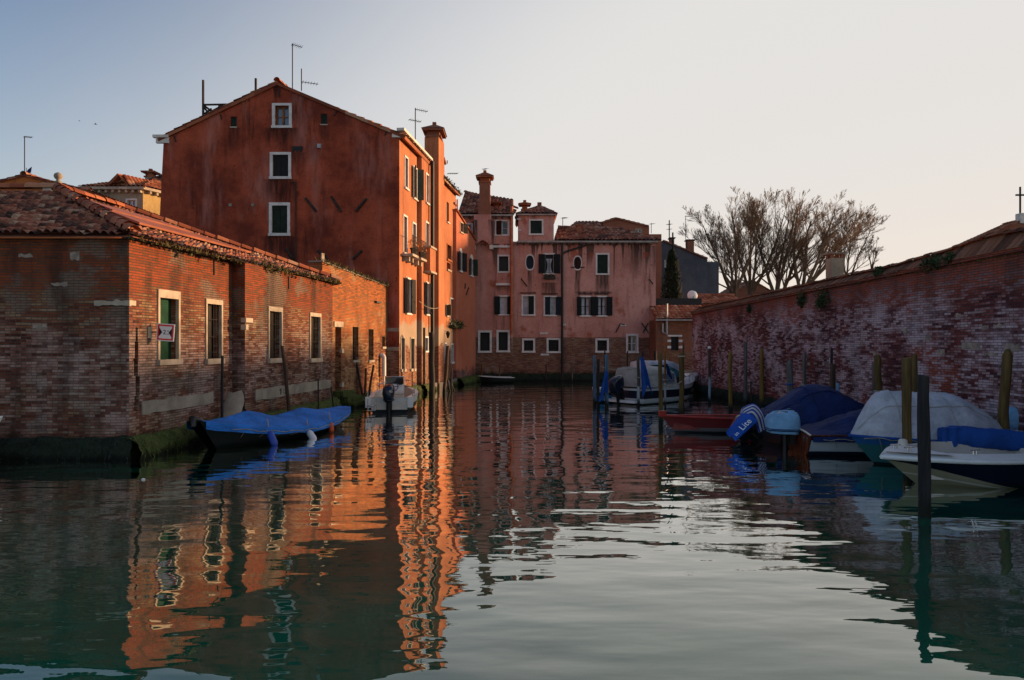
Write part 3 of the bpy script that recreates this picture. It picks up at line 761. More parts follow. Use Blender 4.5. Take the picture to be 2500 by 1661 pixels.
# roof
RX, RY, RZ = -12.2, 18.7, 6.5
ov = .22
roofm = MB()
E0 = LF.pt(-ov, EH + .02, ov); E1 = LF2.pt(end2 + .15, EH + .02, ov)
R1 = V((-11.93, 21.3, RZ))
tile_roof(roofm, (-19, 14.5 - ov, EH + .02), (E0.x, 14.5 - ov, EH + .02), (RX, RY, RZ), (-19, RY, RZ), seed=3, sag=.04, su=.165, sv=.3, hu=.075, hs=.055, jit=.03, slab=.03)
tile_roof(roofm, (E0.x, 14.5 - ov, EH + .02), E1, R1, (RX, RY, RZ), seed=4, sag=.05, su=.165, sv=.3, hu=.06, hs=.05, jit=.03, slab=.03)
tile_roof(roofm, E1, (bk.x, bk.y, EH + .02), (bk.x, bk.y - .2, EH + .1), R1, seed=5)
roofo = roofm.build('roof', MT['tile_old'], wh)
mb = MB(); ridge_tiles(mb, (E0.x + .02, 14.5 - ov + .02, EH + .1), (RX, RY, RZ + .08), .13, seed=1)
ridge_tiles(mb, (RX, RY, RZ + .08), (R1.x, R1.y, RZ + .08), .13, seed=2); ridge_tiles(mb, R1 + V((0, 0, .08)), E1 + V((0, 0, .1)), .12, seed=3)
ridge_tiles(mb, (-19, RY, RZ + .08), (RX, RY, RZ + .08), .13, seed=4)
mb.build('ridge', MT['tile_red'], roofo)
def on_roof(s, t, h):   # side slope: s along the eave (0..1), t up the slope
    lo = V((E0.x, 14.5 - ov, EH + .02)).lerp(E1, s); hi = V((RX, RY, RZ)).lerp(R1, s)
    return lo.lerp(hi, t) + V((.35 * h, 0, h))
for s0, s1, t0, t1 in ((.06, .62, .52, .66), (.06, .7, .27, .44)):
    mb = MB(); q = [on_roof(s0 - .02, t1, .1), on_roof(s0 + .05, t0, .1), on_roof(s1, t0, .1), on_roof(s1 - .12, t1, .1)]
    n = (q[1] - q[0]).cross(q[3] - q[0]); n = n.normalized() * (.05 if n.z > 0 else -.05)
    mb.prism(q, n); mb.build('sheet_panel', MT['sheet'], roofo)
# weeds in the gutter of the long eave
mb = MB(); weeds(mb, [V((E0.x, 14.5 - ov, EH - .03)), E0.lerp(E1, .4) + V((0, 0, -.04))], 260, .16, 3); weeds(mb, [E0.lerp(E1, .42), E1 + V((0, 0, -.02))], 420, .2, 4)
for k in range(12):
    p = E0.lerp(E1, .1 + .9 * random.random()); leaf_clump(mb, p + V((.02, 0, -.05)), .14, 26, .05, k)
mb.build('eave_weeds', MT['weed'], wh)

# width-limit sign on its arm
s0 = P(404.5, 812, 15.3)
sg = thing('canal_sign', 'square white and red canal width sign with the figure 2 on a wall arm', 'sign', s0)
ax = V((1, .05, -.075)).normalized(); up = V((.075, 0, 1)).normalized(); nn = -ax.cross(up)   # away from the viewer's side
hw = .19
def sq(mb, poly, d0, d1): mb.prism([s0 + ax * a + up * b - nn * d0 for a, b in poly], -nn * (d1 - d0))
mb = MB(); sq(mb, [(-hw, -hw), (hw, -hw), (hw, hw), (-hw, hw)], 0, .012); mb.build('sign_panel', MT['signwhite'], sg)
mb = MB(); o, i = hw * .89, hw * .72
for poly in ([(-o, -o), (o, -o), (i, -i), (-i, -i)], [(o, -o), (o, o), (i, i), (i, -i)], [(o, o), (-o, o), (-i, i), (i, i)], [(-o, o), (-o, -o), (-i, -i), (-i, i)]): sq(mb, poly, .0125, .016)
mb.build('red_border', MT['red'], sg)
for sx in (-1, 1):
    mb = MB(); sq(mb, [(sx * i, -i * .72), (sx * i, i * .72), (sx * i * .5, 0)], .0125, .0155); mb.build('black_wedge', MT['black'], sg)
def text(body, size, origin, ax, up, mat, parent, name='lettering', depth=.002, align='CENTER'):
    cu = bpy.data.curves.new(name, 'FONT'); cu.body = body; cu.size = size; cu.extrude = depth; cu.align_x = align; cu.align_y = 'CENTER'
    ax = V(ax).normalized(); n = ax.cross(V(up)).normalized(); up = n.cross(ax)
    me0 = bpy.data.objects.new(name, cu); COL.objects.link(me0)
    dg = bpy.context.evaluated_depsgraph_get(); me = bpy.data.meshes.new_from_object(me0.evaluated_get(dg))
    bpy.data.objects.remove(me0); bpy.data.curves.remove(cu)
    R = Matrix((ax, up, n)).transposed().to_4x4(); R.translation = V(origin) - ORG[parent.name]
    me.transform(R); me.materials.clear(); me.materials.append(MT[mat])
    o = bpy.data.objects.new(name, me); COL.objects.link(o); o.parent = parent; ORG[o.name] = ORG[parent.name]
    return o
text('2', .14, s0 - ax * .02 - nn * .014, ax, up, 'black', sg)
text('MT', .035, s0 + ax * .055 + up * .03 - nn * .014, ax, up, 'black', sg); text('max', .033, s0 + ax * .055 - up * .03 - nn * .014, ax, up, 'black', sg)
mb = MB(); ub = LF.u(364); wp = LF.pt(ub, s0.z, 0); mb.tube([wp, V((s0.x - hw * .9, s0.y + .03, s0.z + .01))], .014, 6); mb.build('arm', MT['iron'], sg)
mb = MB(); LF.box(mb, ub - .06, ub + .06, s0.z - .13, s0.z + .12, 0, .03); mb.build('wall_plate', MT['stone'], sg)

# ================================================================== orange garden wall with water door
ga = LF.pt(end2 + pil, 0); gb = V((PX(945.5, 30.95), 30.95))
GF = Fac((ga.x, ga.y), (gb.x - ga.x, gb.y - ga.y)); GN = V((GF.n.x, GF.n.y, 0))
gw = thing('garden_wall', 'tall glowing orange brick wall with weeds on its sloping top and a water door', 'wall', GF.pt(0, 0))
g0, g1 = GF.u(787), (gb - V((ga.x, ga.y))).length
gt0, gt1 = GF.v(787, 640), GF.v(945, 700); gtop = lambda u: lerp(gt0, gt1, (u - g0) / (g1 - g0))
gd = (GF.u(818.5), GF.u(833), .45, 3.05, .45)
gh1 = GF.hole(861, 875, 798, 880, .2); gh2 = GF.hole(900, 912, 804, 880, .2); gh3 = GF.hole(932.5, 940, 822, 847, .2)
gk = (gt0 - gt1) / (g1 - g0)
mb = MB(); GF.wall(mb, g0, g1, 0, gt0 + .1, [gd, gh1, gh2, gh3], [(gk, 1, gt0 + gk * g0)])
A0, A1 = GF.pt(g0, 0), GF.pt(g1, 0); B0, B1 = A0 - GN * .5, A1 - GN * .5; T0, T1 = V((0, 0, gt0)), V((0, 0, gt1))
mb.face([B0, A0, A0 + T0, B0 + T0]); mb.face([A0 + T0, A1 + T1, B1 + T1, B0 + T0]); mb.face([B1, B0, B0 + T0, B1 + T1]); mb.face([A1, B1, B1 + T1, A1 + T1])
mb.build('wall', MT['brick_orange'], gw)
for h in (gh1, gh2, gh3): window(gw, GF, h, 'dark', 0, 'stone', .09, bars=True, sill_out=.02)
mb = MB(); GF.quad(mb, gd[0], gd[1], gd[2], gd[3], -.44); dr = mb.build('door', MT['shut_black'], gw)
mb = MB(); GF.box(mb, gd[0] - .12, gd[1] + .12, gd[3] - .004, gd[3] + .2, -.06, .04); mb.build('lintel', MT['stone'], dr)
for v in (.75, 2.05): 
    mb = MB(); GF.box(mb, gd[1] - .004, gd[1] + .16, v, v + .16, -.06, .04); mb.build('jamb_stone', MT['stone'], dr)
q0_, q1_ = GF.pt(g0 - .05, gt0 + .002, .05), GF.pt(g1, gt1 + .002, .05)
mb = MB(); mb.obox(q0_, q1_ - q0_, GN * -.6, V((0, 0, .055))); cp = mb.build('coping', MT['cement'], gw)
rough_slab(GF, g0 - .08, g0 + .12, gt0 + .06, gt0 + .32, .02, 'end_block', 'old_block', cp, 3, 4)
mb = MB(); weeds(mb, [GF.pt(g0, gt0 + .04, .02), GF.pt(g1, gt1 + .04, .02)], 620, .16, 9); weeds(mb, [GF.pt(g0, gt0 + .06, -.2), GF.pt(g1, gt1 + .06, -.2)], 240, .25, 10)
for k in range(18): u_ = lerp(g0, g1, random.random()); leaf_clump(mb, GF.pt(u_, gtop(u_) + .03, .02), .14, 18, .045, 50 + k)
mb.build('wall_weeds', MT['weed'], gw)
footing(GF, g0 + 1.2, g1 + .1, .35, .35, 5, 'moss', gw)
mb = MB()
for k, (h, w) in enumerate(((.62, .42), (.42, .62), (.22, .85))): GF.box(mb, gd[0] - .2, gd[1] + .35 + .25 * k, -.3, h, -.04, w)
mb.build('water_steps', MT['moss'], gw)
u = GF.u(929); mb = MB(); mb.tube([GF.pt(u, PZ(868, 30.3), .0), GF.pt(u, PZ(868, 30.3), .12), GF.pt(u, PZ(872, 30.3), .16), GF.pt(u, PZ(918, 30.3), .16)], .09, 10)
mb.tube([GF.pt(u, PZ(918, 30.3), .16), GF.pt(u, .35, .16)], .035, 8); mb.build('drain_pipe', MT['white_pipe'], gw)
mb = MB(); u = GF.u(921); GF.box(mb, u - .25, u + .25, 4.15, 4.24, -.05, .1); mb.build('stone_bracket', MT['dark'], gw)
# ================================================================== big red gabled house
RYY = 31.0
RF = Fac((PX(400, RYY), RYY), (1, 0))              # gable front, towards the camera
SF = Fac((PX(975, RYY), RYY), (0.13, 1))           # canal side
W = PX(975, RYY) - PX(400, RYY)
rh = thing('red_gabled_house', 'tall dark red plastered house with a wide gable and white-framed windows', 'building', RF.pt(0, 0))
zl, zr, za = PZ(334, RYY), PZ(330, RYY), PZ(204, RYY); ua = RF.u(677)
def rhole(x0, x1, y0, y1, d=.25): return RF.hole(x0, x1, y0, y1, d)
A1 = rhole(671, 706, 258, 308); A2 = rhole(665.5, 704.5, 378, 432); A3 = rhole(663.5, 702, 502, 570)
S1 = rhole(563, 578, 285, 310); S2 = rhole(783, 799, 278, 304)
mb = MB()
pl = [(-(za - zl), ua, 0), ]
# outline: left slope v <= zl + (za-zl)/ua*u ; right slope v <= za - (za-zr)/(W-ua)*(u-ua); left batter u >= -.0 (leans out towards the base)
kl = (za - zl) / ua; kr = (za - zr) / (W - ua)
planes = [(-kl, 1, zl), (kr, 1, za + kr * ua), (-1, 0.05, 0.05 * zl)]
RF.wall(mb, -.8, W, 0, za + .2, [A1, A2, A3, S1, S2], planes)
sdep = SF.u(1047)
cornz = PZ(322, RYY)
SF_B = Fac((SF.pt(SF.u(1019), 0, .22).x, SF.pt(SF.u(1019), 0, .22).y), (0.13, 1))
us1 = SF.u(1019)
H3b = lambda fa, x0, x1, y0, y1, d=.2: fa.hole(x0, x1, y0, y1, d)
side = {}
side['a'] = H3b(SF, 988, 995, 383, 457); side['b'] = H3b(SF, 1009, 1017, 408, 482)
side['d'] = H3b(SF, 985, 993, 527, 616); side['e'] = H3b(SF, 1007, 1014.5, 545, 626)
side['g'] = H3b(SF, 991, 1001.5, 680, 764); side['i'] = H3b(SF, 979, 987, 826, 902); side['j'] = H3b(SF, 1002, 1011, 827, 901)
uB = SF_B.u(1049) + .5
side['c'] = H3b(SF_B, 1040, 1046.5, 425, 494); side['f'] = H3b(SF_B, 1039, 1046, 543, 601); side['h'] = H3b(SF_B, 1039, 1046, 691, 767); side['k'] = H3b(SF_B, 1037, 1044, 825, 857)
SF.wall(mb, 0, us1, 0, cornz, [side[k] for k in 'abdegij'])
q0, q1 = SF.pt(us1, 0), SF_B.pt(0, 0); mb.face([q0, q1, q1 + V((0, 0, cornz)), q0 + V((0, 0, cornz))])
SF_B.wall(mb, 0, uB, 0, cornz, [side[k] for k in 'cfhk'])
# back and far-left shell
bkr = V((RF.pt(W, 0).x + .13 * 9, RYY + 9, 0)); bkl = V((RF.pt(0, 0).x, RYY + 9, 0)); fl = RF.pt(-.6, 0)
ft_ = RF.pt(0, zl); mb.face([bkl, fl, ft_, V((ft_.x, bkl.y, zl))])
for p, q in ((bkr, bkl), (SF_B.pt(uB, 0), bkr)): mb.face([p, q, q + V((0, 0, zl)), p + V((0, 0, zl))])
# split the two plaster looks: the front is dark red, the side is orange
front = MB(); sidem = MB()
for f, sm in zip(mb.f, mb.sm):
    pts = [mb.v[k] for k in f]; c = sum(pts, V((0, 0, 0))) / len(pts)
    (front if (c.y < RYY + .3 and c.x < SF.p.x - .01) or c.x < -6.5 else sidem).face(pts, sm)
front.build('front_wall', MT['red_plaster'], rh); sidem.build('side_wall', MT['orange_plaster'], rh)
# roof: two tiled slopes, verge a little proud of the gable
rm = MB(); ov = .18; bY = RYY + 9
ap0 = V((RF.pt(ua, 0).x, RYY - .1, za + .05)); ap1 = V((ap0.x + .9, bY, za + .05))
eR0 = V((RF.pt(W, 0).x + .3, RYY - .1, zr - .06)); eR1 = V((eR0.x + .13 * 9, bY, zr - .06))
eL0 = V((RF.pt(0, 0).x - .25, RYY - .1, zl - .1)); eL1 = V((eL0.x + .9, bY, zl - .1))
tile_roof(rm, eR0, eR1, ap1, ap0, .25, .42, seed=8, hu=.06, slab=.14); tile_roof(rm, eL1, eL0, ap0, ap1, .25, .42, seed=9, hu=.06, slab=.14)
ridge_tiles(rm, ap0 + V((0, 0, .06)), ap1 + V((0, 0, .06)), .13, seed=7)
rr = rm.build('roof', MT['tile_red'], rh)
# cornice with brackets along the canal side, stone returns at both eaves
mb = MB(); SF.box(mb, -.25, us1 + 2.4, cornz - .02, cornz + .1, -.05, .3)
cn = mb.build('cornice', MT['stone_pale'], rh)
for k in range(16): mb = MB(); SF.box(mb, .25 + k * .4, .42 + k * .4, cornz - .2, cornz - .022, -.05, .24); mb.build('bracket', MT['stone'], cn)
mb = MB(); RF.box(mb, -.32, .25, zl - .3, zl - .06, -.05, .08); RF.box(mb, -.45, .25, zl - .06, zl + .06, -.05, .12); mb.build('eave_stone', MT['stone_pale'], rh)
mb = MB(); RF.box(mb, W - .32, W + .1, zr - .12, zr + .06, -.05, .08); mb.build('eave_stone', MT['stone_pale'], rh)
# front windows
window(rh, RF, A1, 'sky', .12, 'white_frame', .1, .1, casement='oak')
window(rh, RF, A2, 'black', .12, 'white_frame', .11, .11); window(rh, RF, A3, 'green', .12, 'white_frame', .12, .13)
window(rh, RF, S1, 'green', .0, 'stone', .05, sill_out=0); window(rh, RF, S2, 'green', .0, 'stone', .04, sill_out=0)
# soot stain under sills is in the plaster; iron anchors
for x0, y0, x1, y1 in ((746, 484, 772, 517), (809, 480, 833, 518), (869, 517, 896, 485), (698, 608, 716, 632), (776, 612, 802, 634), (862, 634, 884, 612), (682, 218, 682, 238), (816, 284, 822, 271), (940, 331, 946, 318), (426, 332, 430, 347), (539, 280, 542, 292)):
    a, b = V((PX(x0, RYY), RYY - .03, PZ(y0, RYY))), V((PX(x1, RYY), RYY - .03, PZ(y1, RYY)))
    mb = MB(); mb.tube([a, b], .06 if abs(x1 - x0) > 12 else .03, 5); mb.build('wall_anchor', MT['iron'], rh)
mb = MB(); RF.box(mb, RF.u(776), RF.u(785), PZ(363, RYY), PZ(353, RYY), 0, .12); mb.build('vent_box', MT['galv'], rh)
mb = MB(); RF.box(mb, RF.u(714), RF.u(739), PZ(367, RYY), PZ(358, RYY), 0, .03)
for x in (717, 726, 735): RF.box(mb, RF.u(x) - .05, RF.u(x) + .05, PZ(371, RYY), PZ(367, RYY), 0, .03)
mb.build('vent_slot', MT['dark'], rh)
for x in (563, 618):
    mb = MB(); c = V((PX(x, RYY), RYY, PZ(501, RYY))); mb.tube([c, c + V((0, -.06, 0))], .075, 10); mb.build('tie_end', MT['cement'], rh)
mb = MB(); x = PX(723, RYY); mb.tube([V((PX(712, RYY), RYY - .05, PZ(446, RYY))), V((x, RYY - .05, PZ(446, RYY))), V((x, RYY - .05, PZ(652, RYY)))], .03, 6); mb.build('flue_pipe', MT['iron'], rh)
for v in (2.95, 2.1): mb = MB(); RF.box(mb, W - .75, W - .012, v, v + .16, -.05, .025); mb.build('quoin_stone', MT['cement'], rh)
# canal side windows
WF = dict(frame=.08, mat='white_frame', sill=.08)
window(rh, SF, side['a'], 'glass', **WF); window(rh, SF, side['b'], 'dark', leaves=((-1, 25), (1, 78)), leaf_mat='shut_grey', **WF)
window(rh, SF_B, side['c'], 'curtain', **WF)
for k in 'de':
    w = window(rh, SF, side[k], 'glass', **WF); h = side[k]
    mb = MB(); SF.box(mb, h[0] - .25, h[1] + .25, h[2] - .2, h[2] - .09, -.04, .5)
    for q in (h[0] - .1, h[1] - .05): SF.box(mb, q, q + .15, h[2] - .42, h[2] - .2, -.04, .3)
    mb.build('balcony_slab', MT['stone'], w)
    mb = MB()
    for q in range(7): u = lerp(h[0] - .2, h[1] + .2, q / 6); mb.tube([SF.pt(u, h[2] - .09, .46), SF.pt(u, h[2] + .75, .46)], .012, 4)
    mb.tube([SF.pt(h[0] - .2, h[2] + .75, .46), SF.pt(h[1] + .2, h[2] + .75, .46)], .018, 5); mb.build('railing', MT['iron'], w)
    pot = thing('flower_pot', 'terracotta pot of dry flowers on the ' + ('first' if k == 'd' else 'second') + ' little balcony of the red house', 'flower pot', SF.pt(h[1] + .08, h[2] - .088, .3), group='pots on the balconies')
    mb = MB(); c = SF.pt(h[1] + .08, h[2] - .088, .3); mb.lathe([(.1, 0), (.15, .3), (.17, .3), (.17, .36), (.13, .36)], c, 12); mb.build('pot', MT['black'], pot)
    mb = MB(); leaf_clump(mb, c + V((0, 0, .62)), .28, 60, .07, 3); mb.build('plant', MT['rust_plaster'], pot)
w = window(rh, SF_B, side['f'], 'glass', **WF); h = side['f']
mb = MB(); SF_B.box(mb, h[0] - .25, h[1] + .3, h[2] - 1.25, h[2] - .12, -.04, .3); b_ = mb.build('bay_box', MT['orange_plaster'], w)
mb = MB(); SF_B.box(mb, h[0] - .3, h[1] + .35, h[2] - 1.35, h[2] - 1.252, -.04, .36); SF_B.box(mb, h[0] - .3, h[1] + .35, h[2] - .118, h[2] - .02, -.04, .36); mb.build('bay_stone', MT['stone'], w)
window(rh, SF, side['g'], 'dark', leaves=((-1, 12), (1, 14)), leaf_mat='shut_black', bars=True, **WF)
window(rh, SF_B, side['h'], 'black', leaves=((-1, 8), (1, 30)), leaf_mat='shut_black', **WF)
window(rh, SF, side['i'], 'dark', frame=.07, mat='stone', sill=.12, bars=True); window(rh, SF, side['j'], 'dark', frame=.08, mat='stone', sill=.12, bars=True)
window(rh, SF_B, side['k'], 'glass', frame=.08, mat='white_frame', sill=.08)
footing(SF, -.3, us1, .4, .25, 7, 'moss', rh); footing(SF_B, 0, uB, .4, .25, 8, 'moss', rh)
mb = MB(); u = SF_B.u(1048) ; mb.tube([SF_B.pt(u, PZ(402, 36), .16), SF_B.pt(u, .6, .16)], .1, 8); mb.build('downpipe', MT['black_pipe'], rh)
mb = MB(); u = SF_B.u(1033.5); mb.tube([SF_B.pt(u, 3.2, .06), SF_B.pt(u, .3, .06)], .05, 6); mb.build('downpipe', MT['black_pipe'], rh)
# washing line along the side
cl = MB(); a, b = SF.pt(SF.u(1005), SF.v(1005, 735), .35), SF_B.pt(SF_B.u(1047), PZ(753, 36), .55)
cl.tube([a.lerp(b, k / 8) + V((0, 0, -.18 * math.sin(PI * k / 8))) for k in range(9)], .018, 4)
cl.build('washing_line', MT['rope'], None, label='slack pale rope strung along the canal side of the red house', cat='rope')

# ================================================================== narrow orange house with the two tall chimneys
CF = Fac((PX(1071, 36.0), 36.0), (0.13, 1))
nh = thing('narrow_orange_house', 'narrow orange house with tall chimney shafts beside the red gabled house', 'building', CF.pt(0, 0))
nd = 1.25; uN = CF.u(1114); NH = 11.25
NF = Fac((CF.pt(nd, 0, -.22).x, CF.pt(nd, 0, -.22).y), (0.13, 1)); uN = NF.u(1113)
H_ = {'a': NF.hole(1090.5, 1096, 492, 541, .12), 'b': NF.hole(1091, 1101, 596, 632, .3), 'b2': NF.hole(1091, 1100, 640, 657, .4), 'c': NF.hole(1099.5, 1106.5, 730, 790, .15), 'd': NF.hole(1085.5, 1089.5, 840, 884, .2), 'e': NF.hole(1101, 1106, 842, 884, .2), 'f': NF.hole(1089.5, 1093, 745, 770, .15)}
mb = MB(); NF.wall(mb, 0, uN, 0, NH, list(H_.values())); house_box(mb, NF, 0, uN, 0, NH, 5)
mb.build('wall', MT['orange_plaster'], nh)
# chimney shaft standing out of the facade from the water to above the roofs
ctop = PZ(334, 36); mb = MB(); back = CF.n
p = [CF.pt(0, 0, -.55), CF.pt(0, 0, 0), CF.pt(nd, 0, 0), CF.pt(nd, 0, -.55)]
p = [CF.pt(0, 0, 0), CF.pt(nd, 0, 0), CF.pt(nd, 0, -.75), CF.pt(0, 0, -.75)]
mb.prism(p, (0, 0, ctop)); ch = mb.build('chimney', MT['orange_plaster'], nh)
cc = (p[0] + p[2]) / 2
def pitched_cap(parent, c, wx, wy, z, h, mat='tile_red'):
    """stepped collar, dark slots and a small saddle roof"""
    mb = MB(); x, y = c.x, c.y
    mb.box(x - wx * .5 - .04, x + wx * .5 + .04, y - wy * .5 - .04, y + wy * .5 + .04, z, z + .1)
    mb.box(x - wx * .42, x + wx * .42, y - wy * .42, y + wy * .42, z + .1, z + .32)
    e = .17; z1 = z + .32
    mb.box(x - wx * .5 - e, x + wx * .5 + e, y - wy * .5 - e, y + wy * .5 + e, z1, z1 + .1)
    A = [V((x - wx * .5 - e - .05, y - wy * .5 - e - .05, z1 + .102)), V((x + wx * .5 + e + .05, y - wy * .5 - e - .05, z1 + .102)), V((x + wx * .5 + e + .05, y + wy * .5 + e + .05, z1 + .102)), V((x - wx * .5 - e - .05, y + wy * .5 + e + .05, z1 + .102))]
    t0, t1 = V((x - .12, y, z1 + h)), V((x + .12, y, z1 + h))
    mb.face([A[0], A[1], t1, t0]); mb.face([A[2], A[3], t0, t1]); mb.face([A[1], A[2], t1]); mb.face([A[3], A[0], t0])
    mb.box(x - .1, x + .1, y - .1, y + .1, z1 + h - .1, z1 + h + .12)
    return mb.build('chimney_cap', MT[mat], parent)
pitched_cap(ch, cc, .75, 1.25, ctop, .5, 'terra_plaster')
q = NF.pt(1.6, 0, -.5); mb = MB(); mb.box(q.x - .32, q.x + .32, q.y - .45, q.y + .45, NH - .5, PZ(392, 38.5)); c2h = mb.build('chimney', MT['orange_plaster'], nh)
mb = MB(); mb.box(q.x - .42, q.x + .42, q.y - .55, q.y + .55, PZ(391.6, 38.5), PZ(385, 38.5)); mb.build('chimney_cap', MT['terra_plaster'], c2h)
rm = MB(); tile_roof(rm, NF.pt(-.1, NH - .02, .28), NF.pt(uN + .1, NH - .02, .28), NF.pt(uN + .1, NH + 1.1, -3), NF.pt(-.1, NH + 1.1, -3), .25, .4, seed=12, hu=.06); rm.build('roof', MT['tile_old'], nh)
mb = MB()
for k in range(9): leaf_clump(mb, NF.pt(lerp(0, uN, k / 8), NH + .05, .25), .2, 30, .06, 70 + k)
mb.build('gutter_weeds', MT['weed'], nh)
window(nh, NF, H_['a'], 'black', 0, sill=.06); window(nh, NF, H_['b'], 'dark', .05, 'orange_plaster', .1); window(nh, NF, H_['c'], 'sky', .08, 'white_frame', .08)
window(nh, NF, H_['d'], 'glass', .07, 'white_frame', .1); window(nh, NF, H_['e'], 'glass', .07, 'white_frame', .1); window(nh, NF, H_['b2'], 'dark', 0, sill=.1, mat='stone'); window(nh, NF, H_['f'], 'dark', .08, 'stone', .1, bars=True, leaves=((-1, 60),), leaf_mat='shut_grey')
footing(NF, 0, uN + .3, .4, .3, 9, 'moss', nh)
mb = MB(); u = NF.u(1112.5); mb.tube([NF.pt(u, NH - .3, .1), NF.pt(u, 7.3, .1)], .05, 6); mb.build('downpipe', MT['copper'], nh)
mb = MB(); mb.tube([NF.pt(u, 7.3, .12), NF.pt(u, .2, .12)], .085, 8); mb.build('downpipe', MT['black_pipe'], nh)
c = NF.pt(NF.u(1104), PZ(795, 39.5), .3)
fb = thing('hanging_plant', 'trailing green plant box under a pale window of the narrow orange house', 'plant', c)
mb = MB(); NF.box(mb, NF.u(1096), NF.u(1112), c.z - .12, c.z + .02, .02, .35); mb.build('planter', MT['iron'], fb)
mb = MB()
for k in range(7): leaf_clump(mb, NF.pt(lerp(NF.u(1093), NF.u(1114), k / 6), c.z + .1 - .18 * abs(nz(k * 1.7)), .3), .3, 55, .07, 90 + k)
mb.build('foliage', MT['leaf'], fb)
c = NF.pt(NF.u(1085), PZ(815, 38.6), .2)
lt = thing('wall_lantern', 'small dark wall lantern on the narrow orange house', 'lamp', c)
mb = MB(); mb.lathe([(.05, -.25), (.11, 0), (.14, .02), (.02, .16)], c, 8); mb.build('lantern', MT['iron'], lt)
mb = MB(); mb.tube([c + V((0, 0, .1)), c + V((0, 0, .16)) - V((NF.n.x, NF.n.y, 0)) * .25], .015, 5); mb.build('arm', MT['iron'], lt)

# ================================================================== salmon house beyond
OF = Fac((PX(1114, 40.5), 40.5), (PX(1161, 44.6) - PX(1114, 40.5), 4.1))
oh = thing('salmon_house', 'salmon orange house with arched windows and a sloping top at the canal bend', 'building', OF.pt(0, 0))
uO = OF.u(1161) ; z0, z1 = PZ(512, 40.5), PZ(588, 44.6)
OH = {'a': OF.hole(1123.5, 1130, 543, 566, .15), 'b': OF.hole(1121, 1127, 616, 660, .2), 'c': OF.hole(1147.5, 1153.5, 632, 671, .2)}
mb = MB(); k = (z0 - z1) / uO
OF.wall(mb, 0, uO, 0, z0 + .1, list(OH.values()), [(k, 1, z0)])
a, b = OF.pt(0, 0), OF.pt(uO, 0); bx = V((-5, 0, 0)); mb.face([a + V((0, 0, z0)), b + V((0, 0, z1)), b + V((0, 0, z1)) + bx, a + V((0, 0, z0)) + bx])
mb.face([b, b + bx, b + bx + V((0, 0, z1)), b + V((0, 0, z1))]); mb.face([a + bx, a, a + V((0, 0, z0)), a + bx + V((0, 0, z0))])
mb.build('wall', MT['salmon_plaster'], oh)
rm = MB(); tile_roof(rm, OF.pt(uO + .1, z1 + .02, .1), OF.pt(uO + .1, z1 + .02, -3), OF.pt(-.05, z0 + .02, -3), OF.pt(-.05, z0 + .02, .1), .25, .4, seed=31); rm.build('roof', MT['tile_red'], oh)
window(oh, OF, OH['a'], 'dark', .06, 'stone', .08, leaves=((1, 40),), leaf_mat='shut_black')
for q, a2 in (('b', 20), ('c', 55)): window(oh, OF, OH[q], 'dark', .05, 'white_frame', .1, arch=True, leaves=((-1, 10), (1, a2)), leaf_mat='shut_black' if q == 'b' else 'shut_green')
footing(OF, -.2, uO, .4, .5, 11, 'moss', oh)
mb = MB(); c = OF.pt(.35, z0 - .35, -.6); mb.box(c.x - .35, c.x + .35, c.y - .3, c.y + .3, z0 - .5, z0 + .35); mb.box(c.x - .45, c.x + .45, c.y - .4, c.y + .4, z0 + .35, z0 + .45); mb.build('chimney', MT['terra_plaster'], oh)
for x0, y0, x1, y1 in ((1137, 720, 1143, 703), (1134, 705, 1135, 692)):
    mb = MB(); mb.tube([OF.pt(OF.u(x0), OF.v(x0, y0), .03), OF.pt(OF.u(x1), OF.v(x1, y1), .03)], .04, 5); mb.build('wall_anchor', MT['iron'], oh)
# ================================================================== pink houses closing the canal
PY = 45.0
PF = Fac((PX(1122, PY), PY), (1, 0))
pu = lambda x: PF.u(x)
pz = lambda y: PZ(y, PY)
def phole(x0, x1, y0, y1, d=.2): return (pu(x0), pu(x1), pz(y1), pz(y0), d)
# ---- taller left house
ph = thing('tall_pink_house', 'taller pink house at the end of the canal with a big chimney and copper pipe', 'building', PF.pt(0, 0))
u1 = pu(1250); Hh = pz(526)
hs = {'r0': phole(1136, 1151, 549, 578), 'r1': phole(1212, 1240, 541, 573), 'r2': phole(1218, 1241, 626, 663), 'r3': phole(1221, 1238, 725, 767), 'g1': phole(1172, 1196, 812, 857, .4), 'g2': phole(1217, 1240, 811, 856, .4)}
mb = MB(); PF.wall(mb, 0, u1, 0, Hh, list(hs.values())); house_box(mb, PF, 0, u1, 0, Hh, 9); mb.build('wall', MT['pink_plaster'], ph)
WP = dict(frame=.1, mat='white_frame', sill=.1)
window(ph, PF, hs['r0'], 'glass', casement='white_frame', **WP)
for k, a in (('r1', pz(600)), ('r2', pz(692))):
    w = window(ph, PF, hs[k], 'glass' if k == 'r1' else 'dark', casement='white_frame' if k == 'r1' else None, leaves=((-1, 150),) if k == 'r1' else None, leaf_mat='shut_brown', **WP)
    h = hs[k]; mb = MB(); PF.box(mb, h[0] - .16, h[1] + .12, a, h[2] - .1, 0.002, .06); mb.build('apron', MT['pink_plaster'], w)
    mb = MB(); PF.box(mb, h[0] - .2, h[1] + .16, a - .14, a - .002, -.02, .14); mb.build('apron_stone', MT['white_frame'], w)
window(ph, PF, hs['r3'], 'curtain', leaves=((-1, 5), (1, 5)), leaf_mat='shut_black', **WP)
window(ph, PF, hs['g1'], 'dark', frame=.13, mat='white_frame', sill=.12); window(ph, PF, hs['g2'], 'dark', frame=.13, mat='white_frame', sill=.12)
